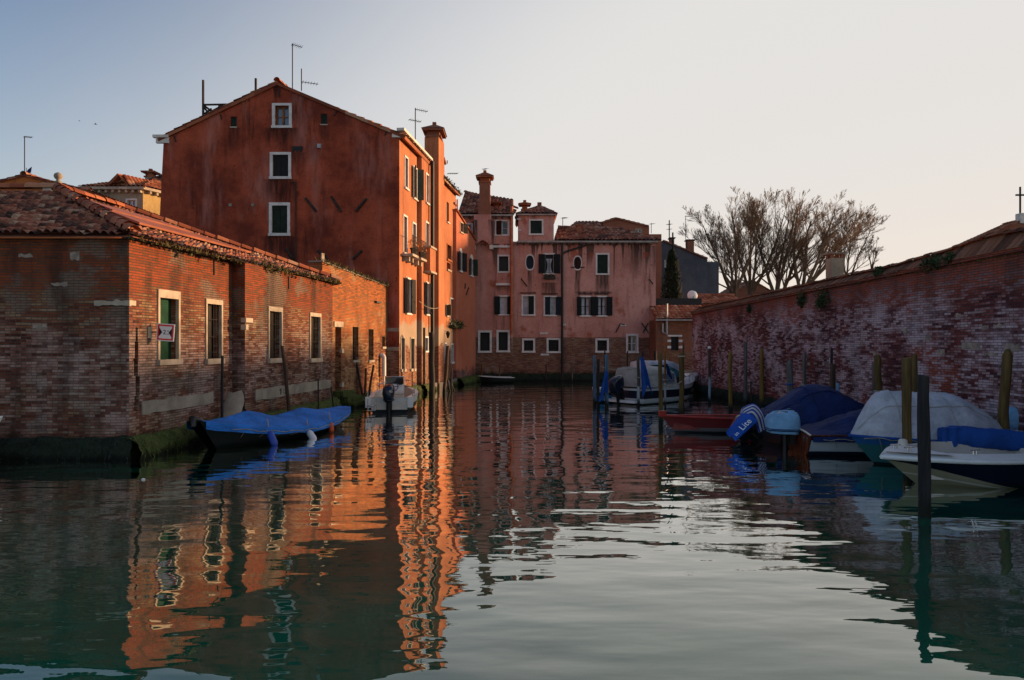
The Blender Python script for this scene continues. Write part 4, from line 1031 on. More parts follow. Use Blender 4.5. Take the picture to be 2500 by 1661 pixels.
# chimney breast on corbels, stack above
b0, b1 = pu(1158), pu(1200); bz = pz(600); n = 8
mb = MB(); poly = [PF.pt(b0, Hh - .03, .003), PF.pt(b0, bz, .003)] + [PF.pt(lerp(b0 + .15, b1 - .15, k / n), bz + .28 * math.sin(PI * k / n), .003) for k in range(n + 1)] + [PF.pt(b1, bz, .003), PF.pt(b1, Hh - .03, .003)]
mb.prism(poly, (0, -.5, 0)); cb = mb.build('chimney_breast', MT['pink_plaster'], ph)
for q in (b0, b1):
    mb = MB(); PF.box(mb, q - .12, q + .12, bz - .28, bz - .003, -.02, .42); mb.build('corbel', MT['stone_pale'], cb)
s0_, s1_ = pu(1171), pu(1197)
mb = MB(); PF.box(mb, s0_, s1_, Hh - .1, pz(450), -.3, .45); PF.box(mb, s0_ - .06, s1_ + .06, Hh - .02, Hh + .5, -.36, .5); ck = mb.build('chimney', MT['terra_plaster'], ph)
c = PF.pt((s0_ + s1_) / 2, 0, .07); pitched_cap(ck, c, .72, .76, pz(450), .42)
# small chimneys
for px, yt, yb, dep, nm in ((1211, 505, 521, 1.5, 0), ):
    Yd = PY + dep; c = V((PX(px, Yd), Yd, 0)); mb = MB(); mb.box(c.x - .2, c.x + .2, c.y - .2, c.y + .2, PZ(yb, Yd) - .3, PZ(yt + 6, Yd)); k = mb.build('chimney', MT['terra_plaster'], ph); pitched_cap(k, c, .38, .38, PZ(yt + 6, Yd), .22)
rm = MB(); R0 = V((PX(1135, 51), 51, PZ(470, 51))); 
tile_roof(rm, PF.pt(-.1, Hh + .02, .3), PF.pt(u1 + .1, Hh + .02, .3), V((PX(1262, 48.5), 48.5, PZ(512, 48.5))), R0, .26, .42, seed=13, hu=.07, hs=.05)
ridge_tiles(rm, R0, V((PX(1262, 48.5), 48.5, PZ(510, 48.5))), .15, seed=5)
rf = rm.build('roof', MT['tile_far'], ph)
mb = MB(); PF.box(mb, -.1, u1 + .02, Hh - .1, Hh + .01, .003, .32); ct = mb.build('gutter', MT['gutter'], ph)
mb = MB()
for k in range(9): PF.box(mb, .2 + k * .42, .3 + k * .42, Hh - .24, Hh - .1, 0, .26)
mb.build('rafter_ends', MT['iron'], ct)
u = pu(1253); mb = MB(); mb.tube([PF.pt(u - .1, pz(505), .02), PF.pt(u - .1, Hh - .3, .2), PF.pt(u - .1, pz(817), .2)], .095, 8)
for v in (pz(600), pz(700), pz(770)): PF.box(mb, u - .22, u + .02, v, v + .06, .05, .32)
mb.build('copper_pipe', MT['copper'], ph)
footing(PF, 0, u1, .45, .2, 13, 'moss_dark', ph)
# ---- wider right house with its square tower
ph2 = thing('wide_pink_house', 'wide pink plastered house with brick base, oval windows and a square roof tower', 'building', PF.pt(pu(1250), 0))
a0, a1 = pu(1250) + .003, pu(1601); H2 = pz(590); t0, t1 = pu(1266), pu(1352); Ht = pz(524)
hs = {'ov1': phole(1284, 1303.5, 624, 658), 'cw': phole(1331, 1351, 622, 667), 'ov2': phole(1401, 1419, 627, 658), 'gs': phole(1458, 1484, 622, 668),
      'm1': phole(1277, 1303, 724, 768), 'm2': phole(1331, 1356, 726, 769), 'm3': phole(1419, 1440, 726, 770), 'm4': phole(1460, 1479, 726, 770),
      'b1': phole(1279, 1302, 831, 857, .3), 'b2': phole(1339, 1364, 830, 858, .3), 'b3': phole(1458, 1482, 831, 857, .3), 'b4': phole(1533, 1554, 820, 858, .25),
      'tw': phole(1295, 1323, 539, 571)}
mb = MB(); PF.wall(mb, a0, a1, 0, H2, [v for k, v in hs.items() if k != 'tw']); house_box(mb, PF, a0, a1, 0, H2, 8)
PF.wall(mb, t0, t1, H2, Ht, [hs['tw']]); house_box(mb, PF, t0, t1, H2, Ht, 4.5); mb.build('wall', MT['pink_plaster'], ph2)
for k in ('ov1', 'ov2'):          # oval surrounds: ring + disc set in the wall
    a, b, c, d, dep = hs[k]; cu_, cv = (a + b) / 2, (c + d) / 2; n = 20
    ell = lambda g, f, w: PF.pt(cu_ + (b - a) / 2 * f * math.copysign(abs(math.cos(g)) ** .7, math.cos(g)), cv + (d - c) / 2 * f * math.sin(g), w)
    mb = MB(); mb.face([ell(2 * PI * i / n, 1.0, -.06) for i in range(n)])
    # spandrels close the square opening round the oval
    w = mb.build('window', MT['shut_blue' if k == 'ov1' else 'shut_brown'], ph2)
    mb = MB()
    for i in range(n):
        g0, g1 = 2 * PI * i / n, 2 * PI * (i + 1) / n
        o0, o1, i0, i1 = ell(g0, 1.18, .03), ell(g1, 1.18, .03), ell(g0, .98, .03), ell(g1, .98, .03)
        mb.face([i0, o0, o1, i1]); mb.face([ell(g0, .98, -.06), i0, i1, ell(g1, .98, -.06)]); mb.face([o0, ell(g0, 1.18, -.01), ell(g1, 1.18, -.01), o1])
    mb.build('frame', MT['white_frame'], w)
    mb = MB()
    for i in range(n):
        g0, g1 = 2 * PI * i / n, 2 * PI * (i + 1) / n
        sqp = lambda g: PF.pt(max(a - .01, min(b + .01, cu_ + (b - a) * math.cos(g) * 1.2)), max(c - .01, min(d + .01, cv + (d - c) * math.sin(g) * 1.2)), .0025)
        mb.face([ell(g0, 1.0, .0025), sqp(g0), sqp(g1), ell(g1, 1.0, .0025)])
    mb.build('spandrel', MT['pink_plaster'], w)
    if k == 'ov2':
        mb = MB(); mb.tube([PF.pt(cu_, c, .0), PF.pt(cu_, d, .0)], .03, 5); PF.box(mb, a - .2, b + .2, c + .1, c + .16, .035, .07); mb.build('mullion', MT['shut_brown'], w)
w = window(ph2, PF, hs['cw'], 'dark', leaves=((-1, 4), (1, 4)), leaf_mat='shut_black', **WP)
h = hs['cw']; mb = MB()
for s in (-1, 1):
    m_ = (h[0] + h[1]) / 2
    def cf(a, b, s=s, m_=m_): 
        hwid = (h[1] - h[0]) / 2; o_ = .82 - .42 * math.sin(PI * min(1, max(0, (1 - b)) * .95 + .02))
        return PF.pt(m_ + s * hwid * lerp(.07, o_, a), lerp(h[2] + .05, h[3] - .25, b), -.12 + .02 * math.sin(a * 25))
    mb.grid(cf, 10, 8)
mb.build('curtain', MT['curtain'], w)
fx = thing('flower_box', 'dark flower box under the curtained window of the pink house', 'flower box', PF.pt((h[0] + h[1]) / 2, h[2] - .4, .2))
mb = MB(); PF.box(mb, h[0] - .1, h[1] + .12, h[2] - .42, h[2] - .2, .04, .28); mb.build('box', MT['iron'], fx)
mb = MB(); [leaf_clump(mb, PF.pt(lerp(h[0], h[1], k / 4), h[2] - .18, .16), .16, 26, .05, 40 + k) for k in range(5)]; mb.build('plants', MT['leaf'], fx)
window(ph2, PF, hs['gs'], 'green', **WP); window(ph2, PF, hs['tw'], 'green', **WP)
w = window(ph2, PF, hs['m1'], 'curtain', leaves=((1, 175),), leaf_mat='shut_black', **WP)
window(ph2, PF, hs['m2'], 'curtain', casement='white_frame', leaves=((-1, 174), (1, 4)), leaf_mat='shut_blue', **WP)
for k in ('m3', 'm4'): window(ph2, PF, hs[k], 'curtain', casement='shut_brown', leaves=((-1, 4), (1, 4)), leaf_mat='shut_black', **WP)
for k in ('b1', 'b2', 'b3'): window(ph2, PF, hs[k], 'dark', frame=.12, mat='white_frame', sill=.12, bars=True)
window(ph2, PF, hs['b4'], 'glass', frame=.12, mat='white_frame', sill=.12, casement='white_frame')
for k in ('m1', 'm2', 'm3', 'm4'):
    h = hs[k]; mb = MB(); PF.box(mb, h[0] - .2, h[1] + .15, h[3] + .2, h[3] + .25, -.02, .1); mb.build('stain_shadow_strip', MT['iron'], ph2)  # thin dark strip standing in for the stain shadow above each window
# roofs
rm = MB(); rz = PZ(557, 50); 
tile_roof(rm, PF.pt(t1 - .02, H2 + .02, .3), PF.pt(a1 + .3, H2 + .02, .3), V((PX(1510, 49.5), 49.5, PZ(561, 49.5))), V((PX(1362, 49.5), 49.5, PZ(557, 49.5))), .26, .42, seed=14, hu=.07, hs=.05)
tile_roof(rm, V((PX(1385, 49.6), 49.6, PZ(559, 49.6))), V((PX(1475, 49.6), 49.6, PZ(559, 49.6))), V((PX(1471, 53), 53, PZ(541, 53))), V((PX(1408, 53), 53, PZ(541, 53))), .26, .42, seed=15, hu=.07)
tile_roof(rm, PF.pt(a1 + .3, H2 + .02, .3), PF.pt(a1 + .3, H2 + .02, -8), V((PX(1510, 49.5), 50, PZ(561, 49.5))), V((PX(1510, 49.5), 49.5, PZ(561, 49.5))), .26, .42, seed=16, hu=.07)
ap = V((PX(1317, PY + 2.2), PY + 2.2, PZ(503, PY + 2.2))); ap2 = ap + V((.05, .05, 0))
c0, c1, c2_, c3 = PF.pt(t0 - .15, Ht + .02, .25), PF.pt(t1 + .2, Ht + .02, .25), PF.pt(t1 + .2, Ht + .02, -4.7), PF.pt(t0 - .15, Ht + .02, -4.7)
tile_roof(rm, c0, c1, ap2, ap, .26, .42, seed=17, hu=.07); tile_roof(rm, c1, c2_, ap2, ap2, .26, .42, seed=18, hu=.07); tile_roof(rm, c3, c0, ap, ap, .26, .42, seed=19, hu=.07)
ridge_tiles(rm, V((PX(1362, 49.5), 49.5, PZ(556, 49.5))), V((PX(1510, 49.5), 49.5, PZ(560, 49.5))), .14, seed=6)
rf = rm.build('roof', MT['tile_far'], ph2)
mb = MB(); mb.box(ap.x - .14, ap.x + .14, ap.y - .14, ap.y + .14, ap.z - .15, ap.z + .22); mb.build('finial', MT['terra_plaster'], rf)
Yd = PY + .8; c = V((PX(1281, Yd), Yd, 0)); mb = MB(); mb.box(c.x - .24, c.x + .24, c.y - .24, c.y + .24, H2, PZ(515, Yd)); k = mb.build('chimney', MT['terra_plaster'], ph2); pitched_cap(k, c, .42, .42, PZ(515, Yd), .25)
for px, py in ((1414, 552), (1404, 570), (1574, 574)):
    Yd = 47.5; c = V((PX(px, Yd), Yd, 0)); mb = MB(); mb.box(c.x - .16, c.x + .16, c.y - .16, c.y + .16, PZ(py + 16, Yd) - .4, PZ(py, Yd)); mb.box(c.x - .24, c.x + .24, c.y - .24, c.y + .24, PZ(py, Yd), PZ(py, Yd) + .07); mb.build('chimney', MT['terra_plaster'], rf)
mb = MB(); PF.box(mb, t0 - .1, a1 + .1, H2 - .1, H2 + .01, .003, .3); PF.box(mb, t0 - .12, t1 + .15, Ht - .08, Ht + .01, .003, .24); ct = mb.build('gutter', MT['gutter'], ph2)
mb = MB()
for k in range(22): PF.box(mb, a0 + .3 + k * .4, a0 + .4 + k * .4, H2 - .24, H2 - .1, 0, .26)
mb.build('rafter_ends', MT['iron'], ct)
mb = MB(); u = pu(1372); mb.tube([PF.pt(u, H2 - .1, .14), PF.pt(u, .1, .14)], .075, 8); mb.tube([PF.pt(u, pz(621), .14), PF.pt(pu(1382), pz(615), .14), PF.pt(pu(1430), pz(600), .14), PF.pt(pu(1433), H2 - .1, .14)], .06, 6); mb.build('downpipe', MT['black_pipe'], ph2)
u = pu(1599); mb = MB(); mb.tube([PF.pt(u, pz(780), .12), PF.pt(u, .1, .12)], .07, 8); mb.build('downpipe', MT['black_pipe'], ph2)
for segs in (((1503, 812), (1514, 791), (1525, 793)), ((1566, 789), (1583, 813)), ((1582, 789), (1569, 813)), ((1272, 680), (1287, 700)), ((1584, 681), (1594, 694))):
    mb = MB(); mb.tube([PF.pt(pu(x), pz(y), .05) for x, y in segs], .035, 5); mb.build('wall_anchor', MT['iron'], ph2)
for x0, x1, y in ((1262, 1271, 535), (1264, 1273, 562), (1318, 1338, 814), (1375, 1382, 793), (1514, 1528, 794), (1320, 1340, 866)):
    mb = MB(); PF.box(mb, pu(x0), pu(x1), pz(y + 2), pz(y - 2), -.02, .03); mb.build('stone_patch', MT['white_frame'], ph2)
footing(PF, a0, a1, .45, .2, 14, 'moss_dark', ph2)

# ================================================================== low brick annexe beside it
BF = Fac((PX(1601, 43.0), 43.0), (1, 0))
lb = thing('low_brick_house', 'low orange brick house with small barred window and steel flue beside the pink house', 'building', BF.pt(0, 0))
u1 = BF.u(1735); Hb = BF.v(1601, 781); hw_ = BF.hole(1638, 1657, 822, 856, .25)
mb = MB(); BF.wall(mb, 0, u1, 0, Hb, [hw_]); house_box(mb, BF, 0, u1, 0, Hb, 6); mb.build('wall', MT['brick_low'], lb)
w = window(lb, BF, hw_, 'dark', 0, sill=.001, mat='white_frame', bars=True)
for v in (.15, .6):
    mb = MB()
    BF.box(mb, hw_[0] - .22, hw_[0] + .004, lerp(hw_[2], hw_[3], v), lerp(hw_[2], hw_[3], v) + .15, -.05, .03); mb.build('quoin_block', MT['white_frame'], w); mb = MB()
    BF.box(mb, hw_[1] - .004, hw_[1] + .22, lerp(hw_[2], hw_[3], v), lerp(hw_[2], hw_[3], v) + .15, -.05, .03); mb.build('quoin_block', MT['white_frame'], w)
mb = MB()
BF.box(mb, hw_[0] - .2, hw_[1] + .2, hw_[3] - .004, hw_[3] + .1, -.05, .03); mb.build('lintel', MT['white_frame'], w)
rm = MB(); tile_roof(rm, BF.pt(-.0, Hb + .02, .25), BF.pt(u1, Hb + .02, .25), BF.pt(u1, Hb + 1.0, -2.2), BF.pt(0, Hb + 1.0, -2.2), .26, .42, seed=21); rm.build('roof', MT['tile_red'], lb)
mb = MB(); BF.box(mb, -.05, u1, Hb - .06, Hb + .01, .003, .3); mb.build('gutter', MT['galv'], lb)
mb = MB(); u = BF.u(1627); mb.tube([BF.pt(u, BF.v(1601, 818), .1), BF.pt(u, BF.v(1601, 742), .1)], .07, 8); mb.tube([BF.pt(u - .25, BF.v(1601, 812), .1), BF.pt(u - .25, BF.v(1601, 790), .1)], .06, 8); mb.tube([BF.pt(u - .25, BF.v(1601, 813), .1), BF.pt(u - .02, BF.v(1601, 815), .1)], .05, 6); mb.build('flue_pipe', MT['galv'], lb)
footing(BF, 0, u1, .4, .2, 15, 'moss_dark', lb)
mb = MB(); z = PZ(746, 46.5); mb.box(PX(1598, 46.5), PX(1712, 46.5), 46.4, 48.5, z - 2.5, PZ(729, 46.5))
mb.build('flat_roof_shed', MT['black_pipe'], None, label='dark flat-topped shed behind the low brick house', cat='shed')
Yd = 47; c = P(1690, 722, Yd)
sd = thing('satellite_dish', 'white satellite dish on the dark flat-topped shed', 'satellite dish', P(1690, 729, Yd))
mb = MB(); mb.grid(lambda a, b: c + V((math.cos(2 * PI * a) * .35 * b, -.22 + .16 * b * b, math.sin(2 * PI * a) * .35 * b)) + V((0, .2 * math.sin(2 * PI * a) * .35 * b, 0)), 18, 5); mb.build('dish', MT['white'], sd)
mb = MB(); mb.tube([c + V((.1, .05, 0)), c + V((.15, .1, -.32))], .03, 6); mb.tube([c + V((0, -.2, -.2)), c + V((0, -.5, .0))], .015, 5); mb.build('mount', MT['iron'], sd)

# ================================================================== right bank boundary wall
BW = Fac((PX(1690, 35.0), 35.0), (PX(2500, 14.0) - PX(1690, 35.0), -21.0))
uf = 33.0
bw = thing('boundary_wall', 'long old brick wall bleached with salt and capped with mossy tiles along the right bank', 'wall', BW.pt(0, 0))
ch_ = lambda u: lerp(3.87, 4.27, min(1, u / 21.0))
mb = MB(); n = 30
hls = []
BWn = V((BW.n.x, BW.n.y, 0))
for k in range(n):
    a, b = uf * k / n, uf * (k + 1) / n
    mb.face([BW.pt(a, 0), BW.pt(b, 0), BW.pt(b, ch_(b)), BW.pt(a, ch_(a))])
    mb.face([BW.pt(b, 0, -.5), BW.pt(a, 0, -.5), BW.pt(a, ch_(a), -.5), BW.pt(b, ch_(b), -.5)])
mb.face([BW.pt(0, 0, -.5), BW.pt(0, 0), BW.pt(0, ch_(0)), BW.pt(0, ch_(0), -.5)])
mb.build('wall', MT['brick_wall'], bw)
mb = MB()      # projecting brick course
for k in range(n):
    a, b = uf * k / n, uf * (k + 1) / n
    mb.obox(BW.pt(a, ch_(a), -.5), BW.pt(b, ch_(b), -.5) - BW.pt(a, ch_(a), -.5), BWn * .58, V((0, 0, .075)))
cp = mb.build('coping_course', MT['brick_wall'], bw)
mb = MB(); ns = 190
rs = random.Random(4); HP = [(0, 0), (BW.u(2150), 0), (BW.u(2244), .06), (BW.u(2298), .1), (BW.u(2340), .16), (BW.u(2385), .2), (BW.u(2500), .13), (40, .1)]
def hp(u):
    for (a_, x_), (b_, y_) in zip(HP, HP[1:]):
        if u <= b_: return lerp(x_, y_, (u - a_) / (b_ - a_))
bumpz = [rs.uniform(-.014, .014) + .03 * nz(uf * k / ns * 1.3, 5) + hp(uf * k / ns) for k in range(ns + 1)]
for k in range(ns):
    a, b = uf * k / ns, uf * (k + 1) / ns
    za_, zb_ = ch_(a) + .078, ch_(b) + .078
    p0, p1 = BW.pt(a, za_ + .01, .1), BW.pt(b, zb_ + .01, .1); t0_, t1_ = BW.pt(a, za_ + .24 + bumpz[k], -.24), BW.pt(b, zb_ + .24 + bumpz[k], -.24)
    ju = .5 + 40 * (k % 3); mb.face([p0, p1, t1_, t0_], False, [(k + .2, .1), (k + .8, .1), (k + .8, .9), (k + .2, .9)]); q0, q1 = BW.pt(a, za_, -.56), BW.pt(b, zb_, -.56); mb.face([t0_, t1_, q1, q0])
    mb.face([BW.pt(a, za_, .1), BW.pt(b, zb_, .1), p1, p0])
    if k: mb.face([t0_, p0, p0 + V((0, 0, .015)), t0_ + V((0, 0, bumpz[k - 1] - bumpz[k] + .002))])
    # half-round ridge tile
    for i in range(5):
        g0, g1 = PI * i / 5, PI * (i + 1) / 5; f = lambda u, g, z: BW.pt(u, z + .07 * math.sin(g), -.24 + .13 * math.cos(g))
        zz = za_ + .22 + bumpz[k]; mb.face([f(a, g0, zz), f(b + .02, g0, zz + .01), f(b + .02, g1, zz + .01), f(a, g1, zz)], True, [(k // 2 + .5, 7.5)] * 4)
mb.build('coping_tiles', MT['tile_cope'], bw)
mb = MB()
for px, py, r in ((1964, 726, .3), (2012, 720, .34), (2006, 742, .22), (2270, 648, .22), (2292, 640, .2), (2150, 665, .2), (1832, 755, .18), (2325, 632, .16), (1960, 738, .2), (2020, 730, .26)):
    u = BW.u(px); leaf_clump(mb, BW.pt(u, BW.v(px, py), .06), r, 160, .05, px, (.7, 1, 1))
mb.build('wall_plants', MT['leaf'], bw)
mb = MB(); weeds(mb, [BW.pt(0, ch_(0) + .1, .08), BW.pt(uf, ch_(uf) + .1, .08)], 700, .1, 14); mb.build('coping_weeds', MT['weed'], bw)
mb = MB(); rs = random.Random(8)
for px, py, w, h in ((1796, 800, .2, .1), (1836, 804, .12, .16), (1904, 795, .12, .16), (1992, 838, .14, .2), (2040, 836, .14, .14), (2103, 836, .14, .22), (2136, 862, .2, .14), (2211, 808, .22, .16), (2266, 826, .28, .14), (2298, 860, .3, .16), (1795, 890, .14, .14), (1888, 918, .16, .22), (1975, 890, .14, .12), (2010, 890, .16, .12), (1720, 848, .16, .1), (1758, 852, .2, .08), (2370, 845, .7, .16), (2420, 865, .5, .08), (2405, 800, .25, .1), (2440, 795, .4, .08), (2470, 850, .5, .2), (2340, 770, .2, .08), (1860, 790, .1, .1), (1935, 840, .1, .14)):
    u = BW.u(px); v = BW.v(px, py); w *= .8; h *= .8
    rough_slab(BW, u - w / 2, u + w / 2, v - h / 2, v + h / 2, .008, 'stone_block', 'old_block', bw, px * .01, 4)
footing(BW, 0, uf, .4, .14, 21, 'moss_dark', bw)
# chimney with a slab cap standing behind the wall
Yd = 29; c = V((PX(2038, Yd), Yd, 0)); wv = .26
cm = thing('capped_chimney', 'square rendered chimney with slab cap rising behind the boundary wall', 'chimney', (c.x, c.y, .5))
mb = MB(); mb.box(c.x - wv, c.x + wv, c.y - wv, c.y + wv, .5, PZ(632, Yd)); mb.build('shaft', MT['grey_plaster'], cm)
mb = MB(); z = PZ(632, Yd)
for sx in (-1, 1):
    for sy in (-1, 1): mb.box(c.x + sx * (wv - .07) - .05, c.x + sx * (wv - .07) + .05, c.y + sy * (wv - .07) - .05, c.y + sy * (wv - .07) + .05, z, z + .17)
mb.box(c.x - .1, c.x + .1, c.y - .1, c.y + .1, z, z + .1); mb.build('cap_posts', MT['terra_plaster'], cm)
mb = MB(); mb.prism([(c.x - .36, c.y - .36, z + .171), (c.x + .36, c.y - .36, z + .171), (c.x + .36, c.y + .36, z + .2), (c.x - .36, c.y + .36, z + .2)], (0, 0, .05)); mb.build('cap_slab', MT['cement'], cm)
# ================================================================== houses behind, left
def simple_house(name, label, x0, x1, y0, y1, zb, ze, zr_, mat, tile, ridge='x', seed=0, su=.28, ov=.25):
    """gabled block: ridge along x or y"""
    t = thing(name, label, 'building', ((x0 + x1) / 2, (y0 + y1) / 2, zb)); mb = MB()
    xm, ym = (x0 + x1) / 2, (y0 + y1) / 2
    if ridge == 'y':
        for y, fl in ((y0, 1), (y1, -1)):
            p = [(x0, y, zb), (x1, y, zb), (x1, y, ze), (xm, y, zr_), (x0, y, ze)]; mb.face(p if fl > 0 else p[::-1])
        mb.face([(x0, y1, zb), (x0, y0, zb), (x0, y0, ze), (x0, y1, ze)]); mb.face([(x1, y0, zb), (x1, y1, zb), (x1, y1, ze), (x1, y0, ze)])
    else:
        mb.face([(x0, y0, zb), (x1, y0, zb), (x1, y0, ze), (x0, y0, ze)]); mb.face([(x1, y1, zb), (x0, y1, zb), (x0, y1, ze), (x1, y1, ze)])
        for x, fl in ((x0, -1), (x1, 1)):
            p = [(x, y0, zb), (x, y1, zb), (x, y1, ze), (x, ym, zr_), (x, y0, ze)]; mb.face(p if fl > 0 else p[::-1])
    mb.build('wall', MT[mat], t)
    rm = MB(); e = .03
    if ridge == 'y':
        k = (zr_ - ze) / (xm - x0) * ov
        tile_roof(rm, (x1 + ov, y0 - .12, ze + e - k), (x1 + ov, y1 + .12, ze + e - k), (xm, y1 + .12, zr_ + e), (xm, y0 - .12, zr_ + e), su, .42, seed=seed)
        tile_roof(rm, (x0 - ov, y1 + .12, ze + e - k), (x0 - ov, y0 - .12, ze + e - k), (xm, y0 - .12, zr_ + e), (xm, y1 + .12, zr_ + e), su, .42, seed=seed + 1)
        ridge_tiles(rm, (xm, y0 - .12, zr_ + e), (xm, y1 + .12, zr_ + e), .14)
    else:
        k = (zr_ - ze) / (ym - y0) * ov
        tile_roof(rm, (x0 - .12, y0 - ov, ze + e - k), (x1 + .12, y0 - ov, ze + e - k), (x1 + .12, ym, zr_ + e), (x0 - .12, ym, zr_ + e), su, .42, seed=seed)
        tile_roof(rm, (x1 + .12, y1 + ov, ze + e - k), (x0 - .12, y1 + ov, ze + e - k), (x0 - .12, ym, zr_ + e), (x1 + .12, ym, zr_ + e), su, .42, seed=seed + 1)
        ridge_tiles(rm, (x0 - .12, ym, zr_ + e), (x1 + .12, ym, zr_ + e), .14)
    rm.build('roof', MT[tile], t)
    return t
Y = 36; xa = PX(60, Y); og = simple_house('orange_house', 'rust orange gabled house behind the warehouse roof at far left', xa - 3.1, xa + 3.1, Y, Y + 8, .4, PZ(465, Y), PZ(428, Y), 'rust_plaster', 'tile_red', 'y', 41)
Y = 39; lo = simple_house('low_tiled_house', 'low tiled house peeping over the warehouse ridge beside the orange gable', PX(82, Y), PX(150, Y), Y, Y + 5, .4, PZ(458, Y), PZ(440, Y), 'rust_plaster', 'tile_old', 'x', 43)
# stone ball finial on the warehouse ridge
c = V((RX - .05, RY + .1, RZ + .05))
fn = thing('ridge_finial', 'small stone ball finial on the ridge end of the warehouse roof', 'finial', c)
mb = MB(); mb.lathe([(.14, 0), (.14, .06), (.07, .1), (.05, .18), (.1, .22), (.04, .27), (.09, .32), (.11, .38), (.09, .44), (.02, .48)], c, 12); mb.build('ball', MT['cement'], fn)
mb = MB(); mb.box(c.x - .32, c.x - .1, c.y - .15, c.y + .15, c.z - .1, c.z + .12); mb.build('plinth', MT['stone_pale'], fn)
# cream house with dormer
Y = 44; CRF = Fac((PX(205, Y), Y), (1, 0)); xr = CRF.u(349)
cr = thing('cream_house', 'grey cream house with a tiled dormer between the warehouse and the red gable', 'building', CRF.pt(0, 0))
ze = PZ(465, Y); wn_ = CRF.hole(311, 331, 489, 515, .15); wn2 = CRF.hole(272, 288, 493, 518, .15)
mb = MB(); CRF.wall(mb, 0, xr, .4, ze, [wn_, wn2]); mb.build('front_wall', MT['grey_plaster'], cr)
SR = Fac((CRF.pt(xr, 0).x, Y), (.42, 1)); mb = MB(); SR.wall(mb, 0, 9, .4, ze); a = CRF.pt(0, 0); b = a + V((0, 9, 0)); mb.face([b + V((0, 0, .4)), a + V((0, 0, .4)), a + V((0, 0, ze)), b + V((0, 0, ze))]); mb.build('side_wall', MT['ochre_plaster'], cr)
window(cr, CRF, wn_, 'sky', .1, 'white_frame', .1, casement='white_frame'); window(cr, CRF, wn2, 'sky', .1, 'white_frame', .1, casement='white_frame')
mb = MB(); CRF.box(mb, -.2, xr + .25, ze, ze + .16, -.05, .35); SR.box(mb, -.25, 9, ze + .002, ze + .158, -.05, .35); cn = mb.build('cornice', MT['stone'], cr)
for k in range(9): mb = MB(); CRF.box(mb, .2 + k * .42, .34 + k * .42, ze - .18, ze - .003, -.02, .26); mb.build('bracket', MT['stone'], cn)
for k in range(9): mb = MB(); SR.box(mb, .3 + k * .5, .44 + k * .5, ze - .18, ze - .003, -.02, .26); mb.build('bracket', MT['stone'], cn)
rm = MB(); tile_roof(rm, CRF.pt(-.2, ze + .18, .35), CRF.pt(xr + .3, ze + .18, .35), (CRF.pt(xr, 0).x - .5, Y + 4, ze + 1.5), (CRF.pt(0, 0).x, Y + 4, ze + 1.5), .28, .42, seed=45)
tile_roof(rm, SR.pt(-.3, ze + .18, .35), SR.pt(9, ze + .18, .35), V((SR.pt(9, 0).x - 3, Y + 9, ze + 1.5)), V((CRF.pt(xr, 0).x - .5, Y + 4, ze + 1.5)), .28, .42, seed=46); rm.build('roof', MT['tile_red'], cr)
dx0, dx1 = PX(272, Y), PX(305, Y); dz = PZ(447, Y); dm = MB(); dm.box(dx0, dx1, Y + .3, Y + 4, ze + .2, dz)
dmo = dm.build('dormer', MT['ochre_plaster'], cr)
xm = (dx0 + dx1) / 2 ; dap = PZ(424, Y); rm = MB(); e = .35
mb = MB(); mb.face([(dx0, Y + .3, dz), (dx1, Y + .3, dz), (xm, Y + .3, dap - .08)]); mb.build('dormer_gable', MT['ochre_plaster'], dmo)
tile_roof(rm, (dx1 + e, Y - .1, dz - .18), (dx1 + e + 2.4, Y + 4.4, dz - .18), (xm + 2.4, Y + 4.4, dap), (xm, Y - .1, dap), .25, .42, seed=47); tile_roof(rm, (dx0 - e, Y + 4.4, dz - .18), (dx0 - e, Y - .1, dz - .18), (xm, Y - .1, dap), (xm + 2.4, Y + 4.4, dap), .25, .42, seed=48)
rm.build('dormer_roof', MT['tile_red'], dmo)
mb = MB(); mb.box(dx0 + .12, dx1 - .12, Y + .24, Y + .3, ze + .3, dz - .1); dw = mb.build('dormer_window', MT['glass_blue'], dmo)
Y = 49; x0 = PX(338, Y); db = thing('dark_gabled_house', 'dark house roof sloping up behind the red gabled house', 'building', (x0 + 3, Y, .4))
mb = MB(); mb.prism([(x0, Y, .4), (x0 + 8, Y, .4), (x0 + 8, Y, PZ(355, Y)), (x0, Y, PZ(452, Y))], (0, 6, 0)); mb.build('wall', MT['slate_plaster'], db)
rm = MB(); tile_roof(rm, (x0 - .1, Y + 6, PZ(450, Y)), (x0 - .1, Y - .2, PZ(450, Y)), (x0 + 8, Y - .2, PZ(353, Y)), (x0 + 8, Y + 6, PZ(353, Y)), .28, .42, seed=49); rm.build('roof', MT['tile_old'], db)
c = V((PX(350, Y), Y + 1, 0)); mb = MB(); mb.box(c.x - .26, c.x + .26, c.y - .3, c.y + .3, PZ(450, Y), PZ(424, Y)); k = mb.build('chimney', MT['grey_plaster'], db); pitched_cap(k, c, .6, .6, PZ(427, Y), .22)

